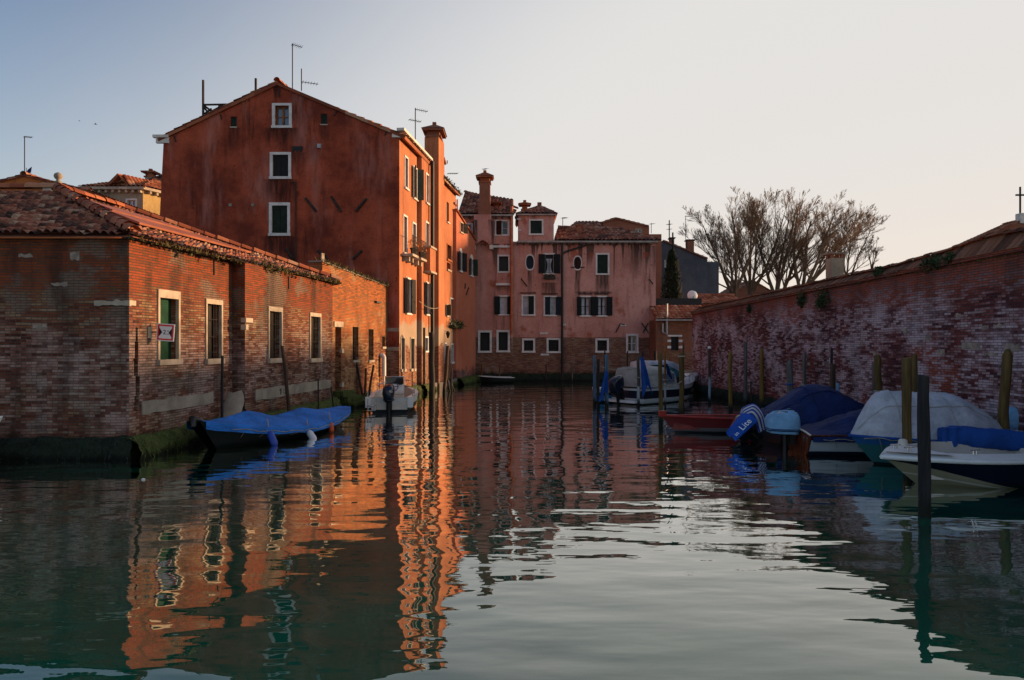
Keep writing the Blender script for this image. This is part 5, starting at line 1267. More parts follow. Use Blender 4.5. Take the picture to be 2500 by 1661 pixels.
# ================================================================== houses behind, right
Y = 58; tx0, tx1 = PX(1452, Y), PX(1590, Y)
th_ = thing('terracotta_house', 'plain terracotta gabled house with one window behind the wide pink house', 'building', ((tx0 + tx1) / 2, Y, .4))
TF = Fac((tx0, Y), (1, 0)); thl = TF.hole(1552, 1565, 561, 575, .12); pts = [(1452, 550), (1503, 533), (1584, 553), (1586, 566), (1613, 572), (1616, 592)]
mb = MB(); zt = [(TF.u(x), PZ(y, Y)) for x, y in pts]
TF.wall(mb, 0, TF.u(1585), .4, PZ(533, Y), [thl], [(-(zt[1][1] - zt[0][1]) / (zt[1][0] - zt[0][0]), 1, zt[0][1]), ((zt[1][1] - zt[2][1]) / (zt[2][0] - zt[1][0]), 1, zt[1][1] + (zt[1][1] - zt[2][1]) / (zt[2][0] - zt[1][0]) * zt[1][0])])
mb.box(TF.pt(TF.u(1585), 0).x + .002, TF.pt(TF.u(1615), 0).x, Y, Y + 5, .4, PZ(572, Y)); mb.build('wall', MT['terra_plaster'], th_)
window(th_, TF, thl, 'glass', .08, 'grey_plaster', .08, casement='white_frame')
rm = MB(); g = lambda k, y: V((tx0 + zt[k][0], y, zt[k][1] + .04))
tile_roof(rm, g(2, Y - .15), g(2, Y + 6), g(1, Y + 6), g(1, Y - .15), .28, .42, seed=51); tile_roof(rm, g(0, Y + 6), g(0, Y - .15), g(1, Y - .15), g(1, Y + 6), .28, .42, seed=52); rm.build('roof', MT['tile_far'], th_)
# slate-blue house
Y = 62; GF_ = Fac((PX(1600, Y), Y), (1, 0))
gh = thing('slate_blue_house', 'shaded slate blue house with chimneys behind the dark conifer', 'building', GF_.pt(0, .4))
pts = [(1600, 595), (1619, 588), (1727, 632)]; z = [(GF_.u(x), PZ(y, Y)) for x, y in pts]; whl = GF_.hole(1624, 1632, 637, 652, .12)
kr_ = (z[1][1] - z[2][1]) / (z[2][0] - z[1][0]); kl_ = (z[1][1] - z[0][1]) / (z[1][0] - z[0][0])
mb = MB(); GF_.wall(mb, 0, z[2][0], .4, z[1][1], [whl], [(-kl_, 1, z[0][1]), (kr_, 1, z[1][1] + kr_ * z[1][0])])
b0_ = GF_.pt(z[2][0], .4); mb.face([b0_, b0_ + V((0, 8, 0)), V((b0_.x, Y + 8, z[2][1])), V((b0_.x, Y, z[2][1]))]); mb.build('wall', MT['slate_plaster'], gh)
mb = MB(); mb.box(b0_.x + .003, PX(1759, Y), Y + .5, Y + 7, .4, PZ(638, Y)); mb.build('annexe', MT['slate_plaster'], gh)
window(gh, GF_, whl, 'sky', .06, 'white_frame', .06)
rm = MB(); g = lambda k, y: V((GF_.pt(z[k][0], 0).x, y, z[k][1] + .04)); tile_roof(rm, g(2, Y - .2), g(2, Y + 8), g(1, Y + 8), g(1, Y - .2), .28, .42, seed=53); rm.build('roof', MT['tile_old'], gh)
for x0, x1, yt, yb in ((1635.5, 1644, 584, 596), (1676, 1692, 589, 612)):
    Yc = Y + 1.5; mb = MB(); mb.box(PX(x0, Yc), PX(x1, Yc), Yc - .35, Yc + .35, PZ(yb, Yc) - .3, PZ(yt, Yc)); c = V((PX((x0 + x1) / 2, Yc), Yc, 0)); k = mb.build('chimney', MT['terra_plaster'], gh); mb = MB(); mb.box(PX(x0, Yc) - .1, PX(x1, Yc) + .1, Yc - .45, Yc + .45, PZ(yt, Yc) + .002, PZ(yt, Yc) + .1); mb.build('chimney_cap', MT['iron'], k)
mb = MB(); mb.tube([P(1642.5, 622, Y - .5), P(1642.5, 568, Y - .5)], .07, 6); mb.build('flue_pipe', MT['iron'], gh)
# long low red roof behind the wall, dull gable behind the trees
Y = 50; l2 = simple_house('long_low_house', 'long low house with red tile roof just behind the far end of the boundary wall', PX(1706, Y), PX(1815, Y), Y, Y + 5, .4, PZ(742, Y), PZ(723, Y + 2.5), 'terra_plaster', 'tile_red', 'x', 55)
Y = 80; l3 = simple_house('dull_gable_house', 'dull brown gable house low behind the bare tree trunks', PX(1795, Y), PX(1885, Y), Y, Y + 8, .4, PZ(712, Y), PZ(686, Y), 'terra_plaster', 'tile_old', 'y', 57)
# church with cross at the right edge
Y = 78; ax_ = PX(2497, Y); az = PZ(537, Y)
chh = simple_house('church', 'tiled church roof with an iron cross behind the right end of the boundary wall', ax_ - 10.6, ax_ + 10.6, Y, Y + 3, .4, PZ(640, Y), az, 'terra_plaster', 'tile_red', 'y', 59, .4)
mb = MB(); mb.box(ax_ - .4, ax_ + .4, Y - .2, Y + .6, az - .4, PZ(521, Y)); pd = mb.build('pedestal', MT['stone_pale'], chh)
mb = MB(); x = PX(2492.5, Y); mb.box(x - .07, x + .07, Y + .05, Y + .19, PZ(521, Y), PZ(456, Y)); mb.box(x - .5, x + .5, Y + .055, Y + .185, PZ(478, Y), PZ(474, Y)); mb.build('cross', MT['iron'], pd)

# ================================================================== antennas, birds
GR = 'television aerials on the roofs'
antenna(714, 220, 107, 33, [(712, 108, 738, 116)], 'tall thin aerial with one short boom near the ridge of the red gable')
antenna(736, 222, 168, 33, [(736, 200, 777, 206)], 'shorter aerial with a long low boom right of the red ridge')
antenna(1014, 345, 264, 35, [(1014, 267, 1044, 273), (998, 292, 1028, 298)], 'aerial with two crossed booms by the right eave of the red house')
antenna(60, 430, 333, 36.3, [(58, 334, 79, 336)], 'tall thin aerial on the rust orange gable at far left')
antenna(1092, 400, 392, 39, [(1092, 424, 1118, 424)], 'stub aerial boom on the second chimney of the narrow orange house')
antenna(1374, 556, 531, 50, [(1373, 532, 1383, 533)], 'small aerial above the ridge of the wide pink house')
antenna(1634, 590, 538, 63, [(1631, 548, 1637, 548), (1632, 560, 1636, 560)], 'lattice-like aerial mast on the slate blue house', r=.05)
antenna(1674, 600, 527, 63, [(1673, 528, 1690, 529)], 'tall bent aerial on the slate blue house')
antenna(1590, 570, 545, 60, [(1588, 547, 1596, 547)], 'tiny aerial on the terracotta house')
# scaffold-like roof terrace frame on the red roof's left slope
t = thing('roof_terrace_frame', 'rusty roof terrace frame with tall posts on the left slope of the red roof', 'roof terrace', P(540, 262, 33))
for x, y0, y1 in ((496, 285, 196), (624.5, 225, 192)):
    mb = MB(); mb.tube([P(x, y0, 33), P(x, y1, 33)], .06, 6); mb.build('post', MT['iron'], t)
mb = MB()
for q in (((498, 256), (555, 255)), ((498, 262), (512, 280)), ((500, 278), (516, 266)), ((514, 274), (545, 257)), ((498, 258), (520, 274)), ((535, 257), (535, 268))): mb.tube([P(q[0][0], q[0][1], 33), P(q[1][0], q[1][1], 33.3)], .05, 5)
mb.build('rail_frame', MT['iron'], t)
def bird(p, s, yaw, label, flying=True):
    t = thing('gull', label, 'bird', p, yaw, 'gulls', local=True); mb = MB()
    mb.grid(lambda a, b: V((lerp(-.5, .5, b), math.cos(2 * PI * a) * .1 * math.sin(PI * b) ** .7, math.sin(2 * PI * a) * .1 * math.sin(PI * b) ** .7)) * s, 8, 8)
    mb.face([V((-.45, -.06, 0)) * s, V((-.45, .06, 0)) * s, V((-.72, .1, .02)) * s, V((-.72, -.1, .02)) * s]); mb.ball(V((.52, 0, .05)) * s, .08 * s, .07 * s, .07 * s, 8, 6)
    mb.face([V((.58, -.02, .05)) * s, V((.58, .02, .05)) * s, V((.72, 0, .03)) * s])
    if flying:
        for k in (-1, 1):
            w = [V((.15, .06 * k, .04)), V((-.15, .06 * k, .04)), V((-.1, .5 * k, .25)), V((.2, .5 * k, .28)), V((-.25, 1.05 * k, .12)), V((-.12, 1.0 * k, .14))]
            w = [q * s for q in w]; mb.face([w[0], w[1], w[2], w[3]]); mb.face([w[3], w[2], w[4], w[5]])
    else:
        for k in (-1, 1): mb.tube([V((0, .04 * k, -.05)) * s, V((.02, .05 * k, -.3)) * s], .022 * s, 5)
    mb.build('body', MT['galv'], t); return t
bird(P(233, 304, 30), .13, .5, 'grey gull gliding in the open sky left of the red gable')
bird(P(194, 296, 60), .16, .3, 'tiny distant gull high at the left of the sky')
bird(P(1184, 413, 45.07), .38, 2.6, 'gull standing on the big chimney of the tall pink house', False)
c = P(63, 424, 36.2); wv_ = thing('pennant', 'small dark blue pennant on the orange gable ridge', 'flag', c)
mb = MB(); mb.prism([c + V((0, 0, 0)), c + V((.25, 0, .05)), c + V((.3, 0, .35)), c + V((.1, 0, .2))], (0, .03, 0)); mb.build('cloth', MT['tarp_navy'], wv_)
mb = MB(); mb.tube([c + V((.02, .015, -.3)), c + V((.02, .015, .3))], .015, 5); mb.build('staff', MT['iron'], wv_)
# ================================================================== bare trees behind the right wall, conifer
def bare_tree(px, py_base, Y, top_py, lean, label, seed, stems=3, spread=.35, r0=.3, wide=1.0, group='bare trees behind the boundary wall', dens=1.0):
    rs = random.Random(seed); base = V((PX(px, Y), Y, .4)); Ht = PZ(top_py, Y) - .4
    t = thing('bare_tree', label, 'tree', base, group=group)
    tr, cr = MB(), MB()
    fork = PZ(py_base, Y) + .3
    def tube(mb, pts, r, n): mb.tube(pts, r, n, False)
    def rv(k): return V((rs.gauss(0, k), rs.gauss(0, k), rs.gauss(0, k)))
    def grow(p, d, L, r, lvl):
        n = (7, 6, 4, 3, 2)[lvl]; pts = [p.copy()]; rad = [r]; q = p.copy(); d = d.normalized()
        for k in range(n):
            d = (d + rv((.06, .09, .09, .08, .07)[lvl]) + V((lean * .04, 0, (.08, .07, .07, .06, .05)[lvl]))).normalized()
            q = q + d * (L / n); pts.append(q.copy()); rad.append(max(.008, r * (1 - .8 * (k + 1) / n)))
        tube(tr if lvl < 2 else cr, pts, rad, (7, 5, 4, 3, 3)[lvl])
        if lvl < 4:
            nc = int((10, 8, 6, 4)[lvl] * dens * rs.uniform(.8, 1.2))
            for c in range(nc):
                f = rs.uniform((.12, .15, .1, .1)[lvl], 1.0); k = min(n - 1, int(f * n)); b = pts[k].lerp(pts[k + 1], f * n - k)
                dd = (pts[k + 1] - pts[k]).normalized(); ax = rv(1); ax = (ax - dd * ax.dot(dd)).normalized()
                an = math.radians(rs.uniform(*((25, 48), (22, 42), (16, 36), (12, 30))[lvl])); nd = dd * math.cos(an) + ax * math.sin(an); nd.z += .12
                if lvl == 0: nd.x += lean * .25
                cl = L * (.58, .52, .56, .6)[lvl] * (1.2 - .7 * f) * rs.uniform(.7, 1.15)
                grow(b, nd, cl, max(.009, rad[k] * (.5, .45, .45, .5)[lvl]), lvl + 1)
    tube(tr, [base, base + V((0, 0, fork * .5)), base + V((.05 * lean, 0, fork))], [r0 * 1.25, r0 * 1.05, r0], 8)
    top = base + V((.05 * lean, 0, fork))
    for s in range(stems):
        a = 2 * PI * (s + rs.uniform(-.2, .2)) / stems + seed; 
        d = V((math.cos(a) * spread * wide + lean * .25, math.sin(a) * spread, 1))
        grow(top + V((0, 0, rs.uniform(-1.2, 0))), d, (Ht - fork) * rs.uniform(.8, .93) , r0 * rs.uniform(.6, .75), 0)
    tr.build('trunk', MT['bark'], t); cr.build('branches', MT['bark'], t); return t
bare_tree(1795, 735, 66, 484, -.3, 'leftmost big bare tree, leaning left over the slate blue house', 3, 4, .5, .25, dens=1.1)
bare_tree(1832, 735, 70, 470, .05, 'upright bare tree with two close trunks, second from left', 6, 4, .45, .26, dens=.92)
bare_tree(1897, 735, 68, 468, .1, 'dark thick-trunked bare tree in the middle of the row', 9, 4, .5, .28, dens=.95)
bare_tree(1958, 725, 66, 462, .75, 'bare tree sweeping strongly to the right, tallest in the row', 12, 4, .5, .28, dens=1.0)
bare_tree(2068, 700, 72, 500, .15, 'slender bare tree right of the capped chimney', 15, 4, .36, .17, dens=1)
bare_tree(2130, 660, 75, 575, .2, 'small sparse bare tree at the right end of the row', 18, 3, .35, .11, dens=.75)
bare_tree(1985, 690, 84, 560, .2, 'smaller bare tree further back near the capped chimney', 24, 4, .55, .16, 1.3)
def conifer(px, Y, top_py, wpx, label, seed=1):
    c = V((PX(px, Y), Y, .4)); Ht = PZ(top_py, Y) - .4; R = wpx / 2 / F * Y * 1.3
    t = thing('conifer', label, 'tree', c); mb = MB(); mb.tube([c, c + V((0, 0, Ht * .95))], [.18, .02], 6); mb.build('trunk', MT['bark'], t)
    rs = random.Random(seed); mb = MB()
    for k in range(5200):
        f = rs.random() ** 1.15; z = .12 + .9 * f; a = rs.uniform(0, 2 * PI)
        rr = R * (1 - f) ** .5 * (1 + .28 * nz(a * 1.1, z * 6, seed)) * rs.uniform(.55, 1.08) * min(1, .55 + f * 4)
        p = c + V((math.cos(a) * rr, math.sin(a) * rr, Ht * z)); d = V((math.cos(a) * .4, math.sin(a) * .4, rs.uniform(.2, 1))).normalized(); s = V((-math.sin(a), math.cos(a), rs.uniform(-.6, .6)))
        L = rs.uniform(.14, .34); mb.face([p - s * .06, p + s * .06, p + d * L])
    mb.build('foliage', MT['conifer'], t); return t
conifer(1640, 55, 619, 54, 'dark green pointed conifer in front of the slate blue house')

# ================================================================== mooring posts
WD = {'rust': pole_wood('rusty_orange_stake', (0.2, 0.07, 0.03)), 'grey': pole_wood('grey_post_wood', (0.13, 0.12, 0.11)), 'olive': pole_wood('olive_post_wood', (0.13, 0.08, 0.025)), 'brown': pole_wood('brown_post_wood', (0.075, 0.045, 0.028)),
      'black': pole_wood('black_post_wood', (0.03, 0.028, 0.028)), 'blue': pole_wood('blue_painted_post', (0.11, 0.19, 0.27)), 'dark': pole_wood('dark_post_wood', (0.035, 0.03, 0.028)),
      'yellow': pole_wood('yellow_post_wood', (0.22, 0.13, 0.03)), 'orange': pole_wood('orange_post_wood', (0.26, 0.11, 0.025), band=(0.45, 0.45, 0.48), band_z=(.2, .9)),
      'tarred': pole_wood('white_banded_post', (0.08, 0.06, 0.045), band=(0.4, 0.47, 0.55), band_z=(.1, 1.0)), 'whiteb': pole_wood('post_with_white_wrap', (0.09, 0.085, 0.07), band=(0.5, 0.5, 0.52), band_z=(.12, .75))}
NPOST = [0]
def post(px, y0, y1, Y, wpx, mat, label, topx=None, square=False, cap=None, pointed=False, cat='post', name='mooring_post', group='mooring posts in the canal', bend=0.0, deepen=1.2):
    """px,y1 foot at the water; topx,y0 head"""
    NPOST[0] += 1; sd = NPOST[0]
    a = V((PX(px, Y), Y, 0)); b = V((PX(topx if topx else px, Y), Y + .02, PZ(y0, Y))); r = wpx / 2 / F * Y
    t = thing(name, label, cat, a, group=group)
    mb = MB(); n = 12; pts = []; rad = []
    d = (b - a)
    for k in range(n + 1):
        f = k / n; p = a - d.normalized() * deepen + (d + d.normalized() * deepen) * f
        w = V((nz(f * 3 + sd * 3.7, 1), nz(f * 3 + sd * 3.7, 7), 0)) * r * (.6 if not square else .12) + V((bend * math.sin(PI * f), 0, 0))
        pts.append(p + w); rad.append(r * (1.08 - .16 * f + .14 * nz(f * 7, sd * 1.7)))
    if pointed: pts.append(pts[-1] + V((0, 0, r * 1.3))); rad.append(r * .35)
    else: pts.append(pts[-1] + V((0, 0, .012))); rad.append(rad[-1] * .86)
    if square:
        rad = [x * 1.2 for x in rad]; mb.tube(pts, rad, 4, True, False)
    else: mb.tube(pts, rad, 12)
    if not square and not pointed:      # worn, slanted head
        k0 = len(mb.v) - 12
        for v_ in mb.v[-36:]:
            if v_.z > b.z - .01: v_.z += (v_.x - b.x) * .25 * math.sin(sd * 2.3) + .25 * r * nz(v_.x * 30, v_.y * 30, sd)
    o = mb.build('shaft', WD[mat], t)
    if cap:
        mb = MB(); q = pts[-1]; mb.tube([q - V((0, 0, cap[1])), q + V((0, 0, .03))], r * 1.2, 12); mb.build('cap', MT[cap[0]], t)
    return t
def post_rope(t, z, r, mat='rope', name='rope_ring'):
    c = t.location; mb = MB(); mb.tube([V((c.x + math.cos(2 * PI * k / 14) * r, c.y + math.sin(2 * PI * k / 14) * r, z + .01 * k / 14)) for k in range(15)], .02, 5); mb.build(name, MT[mat], t)
# right side, far group round the cabin cruiser
post(1451.5, 869, 989, 27.4, 7, 'blue', 'pale blue square post, outer of two by the small white boat', square=True)
post(1460.5, 878, 992, 27.0, 8, 'dark', 'dark round post between the two pale blue ones')
post(1481, 867, 998, 26.3, 8, 'blue', 'pale blue square post carrying the hanging blue cloth', square=True)
post(1477, 858, 985, 28.6, 4, 'dark', 'thin dark stake behind the pale blue posts')
post(1558.5, 870, 992, 27.0, 8, 'whiteb', 'grey-green post with white wrap near the water by the cruiser')
post(1567, 859, 985, 28.2, 6, 'dark', 'dark leaning post behind the wrapped post', topx=1569)
t = post(1613, 863, 1041, 20.3, 10.5, 'olive', 'stout olive post standing before the bow of the red boat'); 
post(1624, 850, 993, 26.7, 5, 'orange', 'thin orange post with pale foot beside the stout olive one')
t = post(1663.5, 862, 1020, 22.7, 12, 'olive', 'stout olive post behind the red rowing boat'); post_rope(t, PZ(871, 22.7), .1)
post(1669, 838, 1000, 25.5, 4, 'brown', 'tall thin stake behind the rope-ringed olive post')
post(1732, 848, 985, 28.1, 7, 'tarred', 'post with white cap and pale blue foot near the long brick wall', cap=('white', .07))
post(1783, 864, 1005, 24.7, 10, 'yellow', 'yellowish round-headed post left of the striped towel', pointed=True)
post(1821, 836, 990, 27.2, 9, 'grey', 'tall grey post behind the striped towel', topx=1820)
post(1834, 935, 978, 26.8, 4, 'brown', 'short thin stake by the wall foot')
post(1860, 858, 995, 26.3, 11, 'yellow', 'yellowish round-headed post at the stern of the big navy boat', pointed=True)
t = post(1928.5, 889, 1080, 18.9, 16, 'grey', 'weathered grey plank post with rounded head and blue rope', pointed=True); post_rope(t, PZ(939, 18.9), .11, 'tarp_cobalt')
post(1964.5, 863, 1010, 22.0, 9, 'grey', 'thin grey post close to the brick wall behind the navy cover')
t = post(2033, 890, 1075, 19.2, 14, 'brown', 'knotty brown post with a blue tube fixed to its side'); c = t.location
mb = MB(); x = PX(2043.5, 19.0); mb.tube([V((x, 18.95, PZ(975, 19))), V((x, 18.95, PZ(935, 19)))], .042, 10); mb.build('blue_tube', MT['tarp_sky'], t)
mb = MB(); mb.tube([V((x, 18.95, PZ(1015, 19))), V((x, 18.95, PZ(975, 19)))], .036, 8); mb.build('blue_tube', MT['tarp_teal'], t); post_rope(t, PZ(963, 19.2), .09)
post(2024, 851, 1010, 20.6, 6, 'black', 'thin black leaning pole behind the knotty brown post', topx=2032)
post(2134, 889, 1060, 18.0, 8, 'grey', 'grey post half hidden behind an olive post over the white cover')
t = post(2146.5, 877, 1075, 17.2, 18, 'olive', 'olive round-headed post just left of the white boat cover', pointed=True); post_rope(t, PZ(956, 17.2), .11)
post(2215, 876, 1150, 13.1, 22, 'olive', 'tall olive post between the camera and the white-covered boat')
post(2233, 867, 1105, 15.6, 15, 'olive', 'olive post behind the tall one over the white cover')
post(2257, 920, 1264, 9.65, 28, 'black', 'big charcoal post with flat pale top standing in front of the speedboat', deepen=1.5)
post(2456, 868, 1140, 13.6, 24, 'olive', 'thick olive post by the wall at the right edge', pointed=True)
for t_ in [o for o in COL.objects if o.name.startswith('mooring_post')][4::3]:      # old rope turns left on some of the posts
    post_rope(t_, 1.05 + .3 * nz(t_.location.x, t_.location.y), .105)
# left side stakes
GL = 'stakes along the left bank'
post(542, 870, 1040, 17.3, 7, 'black', 'straight black stake in front of the warehouse recess', group=GL)
post(704, 845, 1020, 20.2, 9, 'brown', 'crooked brown stake leaning before the third warehouse window', topx=688, group=GL, bend=.05)
post(777, 926, 1010, 22.7, 3.4, 'black', 'thin black pipe stake with hooked top by the warehouse', group=GL)
post(815, 946, 1006, 24.4, 4, 'black', 'thin short stake by the water door steps', topx=808, group=GL)
post(889, 870, 985, 28.0, 6, 'black', 'long black stake leaning left before the orange garden wall', topx=866, group=GL)
post(891, 900, 980, 28.2, 6, 'brown', 'short brown stake beside the leaning black one', topx=893, group=GL)
post(899, 892, 982, 28.4, 6, 'brown', 'brown stake leaning right towards the white drain pipe', topx=911, group=GL)
post(1054, 812, 968, 31.9, 14, 'dark', 'thick dark mooring post by the downpipe of the red house', topx=1053, group=GL)
post(1084, 845, 961, 33.7, 9, 'brown', 'tall grey-brown stake leaning right by the narrow orange house', topx=1094, group=GL)
post(1098, 918, 955, 35.4, 5, 'dark', 'short stake leaning left at the foot of the narrow house', topx=1090, group=GL)
post(1108, 924, 953, 36.0, 5, 'dark', 'short leaning stake close to the black downpipe', topx=1098, group=GL)
post(1102, 900, 956, 35.2, 4, 'dark', 'thin straight stake close to the black downpipe', group=GL)
# stakes before the pink houses
GP = 'stakes before the pink houses'
post(1176, 890, 930, 44.4, 4, 'rust', 'orange stake before the left ground window of the pink house', group=GP)
post(1220, 893, 930, 44.4, 3.5, 'rust', 'short orange stake under the second ground window', group=GP)
post(1333, 890, 932, 44.0, 3, 'dark', 'thin dark stake before the brick base of the pink house', group=GP)
post(1397, 892, 934, 43.5, 4, 'grey', 'short grey stake near the middle of the pink house base', group=GP)
post(1532, 858, 940, 41.0, 4, 'black', 'thin black stake before the last ground window of the pink house', group=GP)
post(1602, 858, 945, 39.0, 8, 'black', 'black leaning post at the corner of the pink house', topx=1600, group=GP)
# ================================================================== boats (local frame: x towards the bow, z=0 the water)
class Hull:
    def __init__(s, L, B, zs, zb, tf=.85, bw=0.0, rake=.5, rake_s=.15, p=1.9, mid=.42, chine=.8, draft=.25, dbl=False, sheer=1.8):
        s.__dict__.update(locals()); del s.__dict__['s']
    def hb(s, t):
        if s.dbl:
            f = math.sin(PI * (0.03 + .94 * t)) ** .72
        elif t < s.mid: f = lerp(s.tf, 1, smooth(t / s.mid))
        else: f = max(0.0, 1 - ((t - s.mid) / (1 - s.mid)) ** s.p)
        return max(s.bw, f) * s.B / 2 if t > .5 else f * s.B / 2
    def zg(s, t):
        if s.dbl: return lerp(s.zs, s.zb, t) * (.5 + .5 * abs(2 * t - 1) ** 1.8)
        return lerp(s.zs, s.zb, max(0, t) ** s.sheer)
    def pt(s, t, k, off=0.0):
        """k: -1..1 port gunwale -> keel -> starboard gunwale"""
        a = abs(k); sg = 1 if k > 0 else -1; z0 = s.zg(t); b = s.hb(t)
        prof = [(0, 0, -s.draft), (.3, s.chine * .55, -s.draft * .45), (.5, s.chine * .94, .02), (.62, s.chine + .04, z0 * .22), (.8, .5 * (s.chine + 1.03), z0 * .6), (1, 1, z0)]
        for i in range(len(prof) - 1):
            if a <= prof[i + 1][0] + 1e-9:
                f = (a - prof[i][0]) / (prof[i + 1][0] - prof[i][0]); w = lerp(prof[i][1], prof[i + 1][1], f); z = lerp(prof[i][2], prof[i + 1][2], f); break
        bowt = smooth((t - .55) / .45); z = lerp(z, max(z, lerp(-s.draft * .3, z, .6)), bowt)
        kz = max(0, min(1, (z0 - z) / (z0 + s.draft)))
        x = t * s.L - s.rake * kz * bowt + s.rake_s * kz * (1 - smooth(t / .25)) * (1 if not s.dbl else 3.0)
        return V((x, sg * (b * w + off), z))
    def mesh(s, mb, n=26, m=20):
        mb.grid(lambda a, b: s.pt(a, lerp(-1, 1, b)), n, m, True, flip=True)
        tr = [s.pt(0, lerp(-1, 1, k / m)) for k in range(m + 1)]; mb.face(tr[::-1])
        return mb
    def rail(s, mb, r=.03, dz=0.0, t0=0.0, t1=1.0, n=26, out=.0):
        for sg in (-1, 1):
            mb.tube([s.pt(lerp(t0, t1, k / n), sg, out) + V((0, 0, dz)) for k in range(n + 1)], r, 6)
        return mb
    def inner(s, mb, ins=.12, floor=.12, t0=.04, t1=.9, n=20, dz=.0):
        """inside of an open boat: coaming, walls and floor"""
        def f(a, b):
            t = lerp(t0, t1, a); w = max(.01, s.hb(t) - ins); z = s.zg(t) + dz; q = b * 2 - 1; aq = abs(q)
            if aq > .72: k = (aq - .72) / .28; return V((t * s.L, math.copysign(w * lerp(.84, 1, k), q), lerp(floor, z, k)))
            return V((t * s.L, w * .84 * q / .72, floor))
        mb.grid(f, n, 14, False); e = [f(0, k / 14) for k in range(15)]; z = s.zg(t0) + dz
        mb.face(e + [V((t0 * s.L, e[-1].y, z)), V((t0 * s.L, e[0].y, z))]); e = [f(1, k / 14) for k in range(15)]
        mb.face(e[::-1])
        return mb
    def deck(s, mb, ins=.12, t0=0.0, t1=1.0, n=24, dz=.0, rim=True, camber=.0):
        """flat side decks (ins wide)"""
        for sg in (-1, 1):
            g = lambda a, b: V((lerp(t0, t1, a) * s.L, sg * max(0, s.hb(lerp(t0, t1, a)) - ins * b), s.zg(lerp(t0, t1, a)) + dz))
            mb.grid(g, n, 1, False, flip=(sg < 0))
        return mb
    def foredeck(s, mb, t0=.6, n=14, dz=.02, camber=.08):
        mb.grid(lambda a, b: V((lerp(t0, 1, a) * s.L, s.hb(lerp(t0, 1, a)) * (2 * b - 1), s.zg(lerp(t0, 1, a)) + dz + camber * (1 - (2 * b - 1) ** 2) * (1 - a * .6))), n, 10, True)
        return mb
    def cover(s, mb, ridge, t0=0.0, t1=1.0, drop=.1, n=44, m=26, out=.03, pw=1.7, wr=.03, seed=0, peaks=None, sc=1.0):
        def f(a, b):
            t = lerp(t0, t1, a); q = b * 2 - 1; w = s.hb(t) + out; z0 = s.zg(t); R = ridge(t); aq = abs(q)
            if aq > .86:
                k = (aq - .86) / .14; z = z0 - drop * k * (1 + .35 * nz(t * 9 + seed, q)); y = w * (1 + .02 * k)
            else:
                k = aq / .86; z = z0 + R * max(0, (1 - k ** pw)); y = w * k
            fold = math.sin(t * 26 * sc + 3 * nz(t * 4, q * 2, seed) * 4 + abs(q) * 5) * max(0, abs(q) - .15) * (.6 + .8 * nz(t * 3 + seed, q))
            j = wr * (.55 * fold + nz(t * 7 * sc + seed, q * 3, 1) + .6 * nz(t * 15 * sc + q * 5, q * 9, seed) + .35 * nz(t * 34 * sc - q * 10, q * 12, seed + 3)) * (1 if aq < .86 else .5)
            return V((t * s.L, math.copysign(y + .4 * j * (aq > .8), q), z + j))
        mb.grid(f, n, m, True); s.cf = f; return mb
def seams(hh, parent, ts, qs, mat):
    for t in ts:
        mb = MB(); mb.tube([hh.cf(t, .03 + .94 * k / 40) + V((0, 0, .006)) for k in range(41)], .011, 4); mb.build('seam', MT[mat], parent)
    for q in qs:
        mb = MB(); mb.tube([hh.cf(.03 + .94 * k / 40, q) + V((0, 0, .006)) for k in range(41)], .011, 4); mb.build('seam', MT[mat], parent)
def lashing(hh, parent, t0, t1, n, drop, mat='rope'):
    for sg in (-1, 1):
        mb = MB()
        for k in range(n):
            t = lerp(t0, t1, (k + .5) / n); a = hh.pt(t, sg, .05) + V((0, 0, -drop)); b = hh.pt(min(1, t + .03), sg * .72, .02)
            mb.tube([a, a.lerp(b, .5) + V((0, sg * .015, 0)), b], .007, 4)
        mb.tube([hh.pt(lerp(t0, t1, k / 24), sg, .055) + V((0, 0, -drop * .8 - .02 * math.sin(k * 1.9))) for k in range(25)], .009, 4); mb.build('lashing', MT[mat], parent)
def boat(name, label, bow, stern, group='moored boats'):
    """placed by where its stern and bow stand on the water"""
    d = V((bow[0] - stern[0], bow[1] - stern[1], 0)); rz = math.atan2(d.y, d.x)
    return thing(name, label, 'boat', (stern[0], stern[1], 0), rz, group, True), d.length
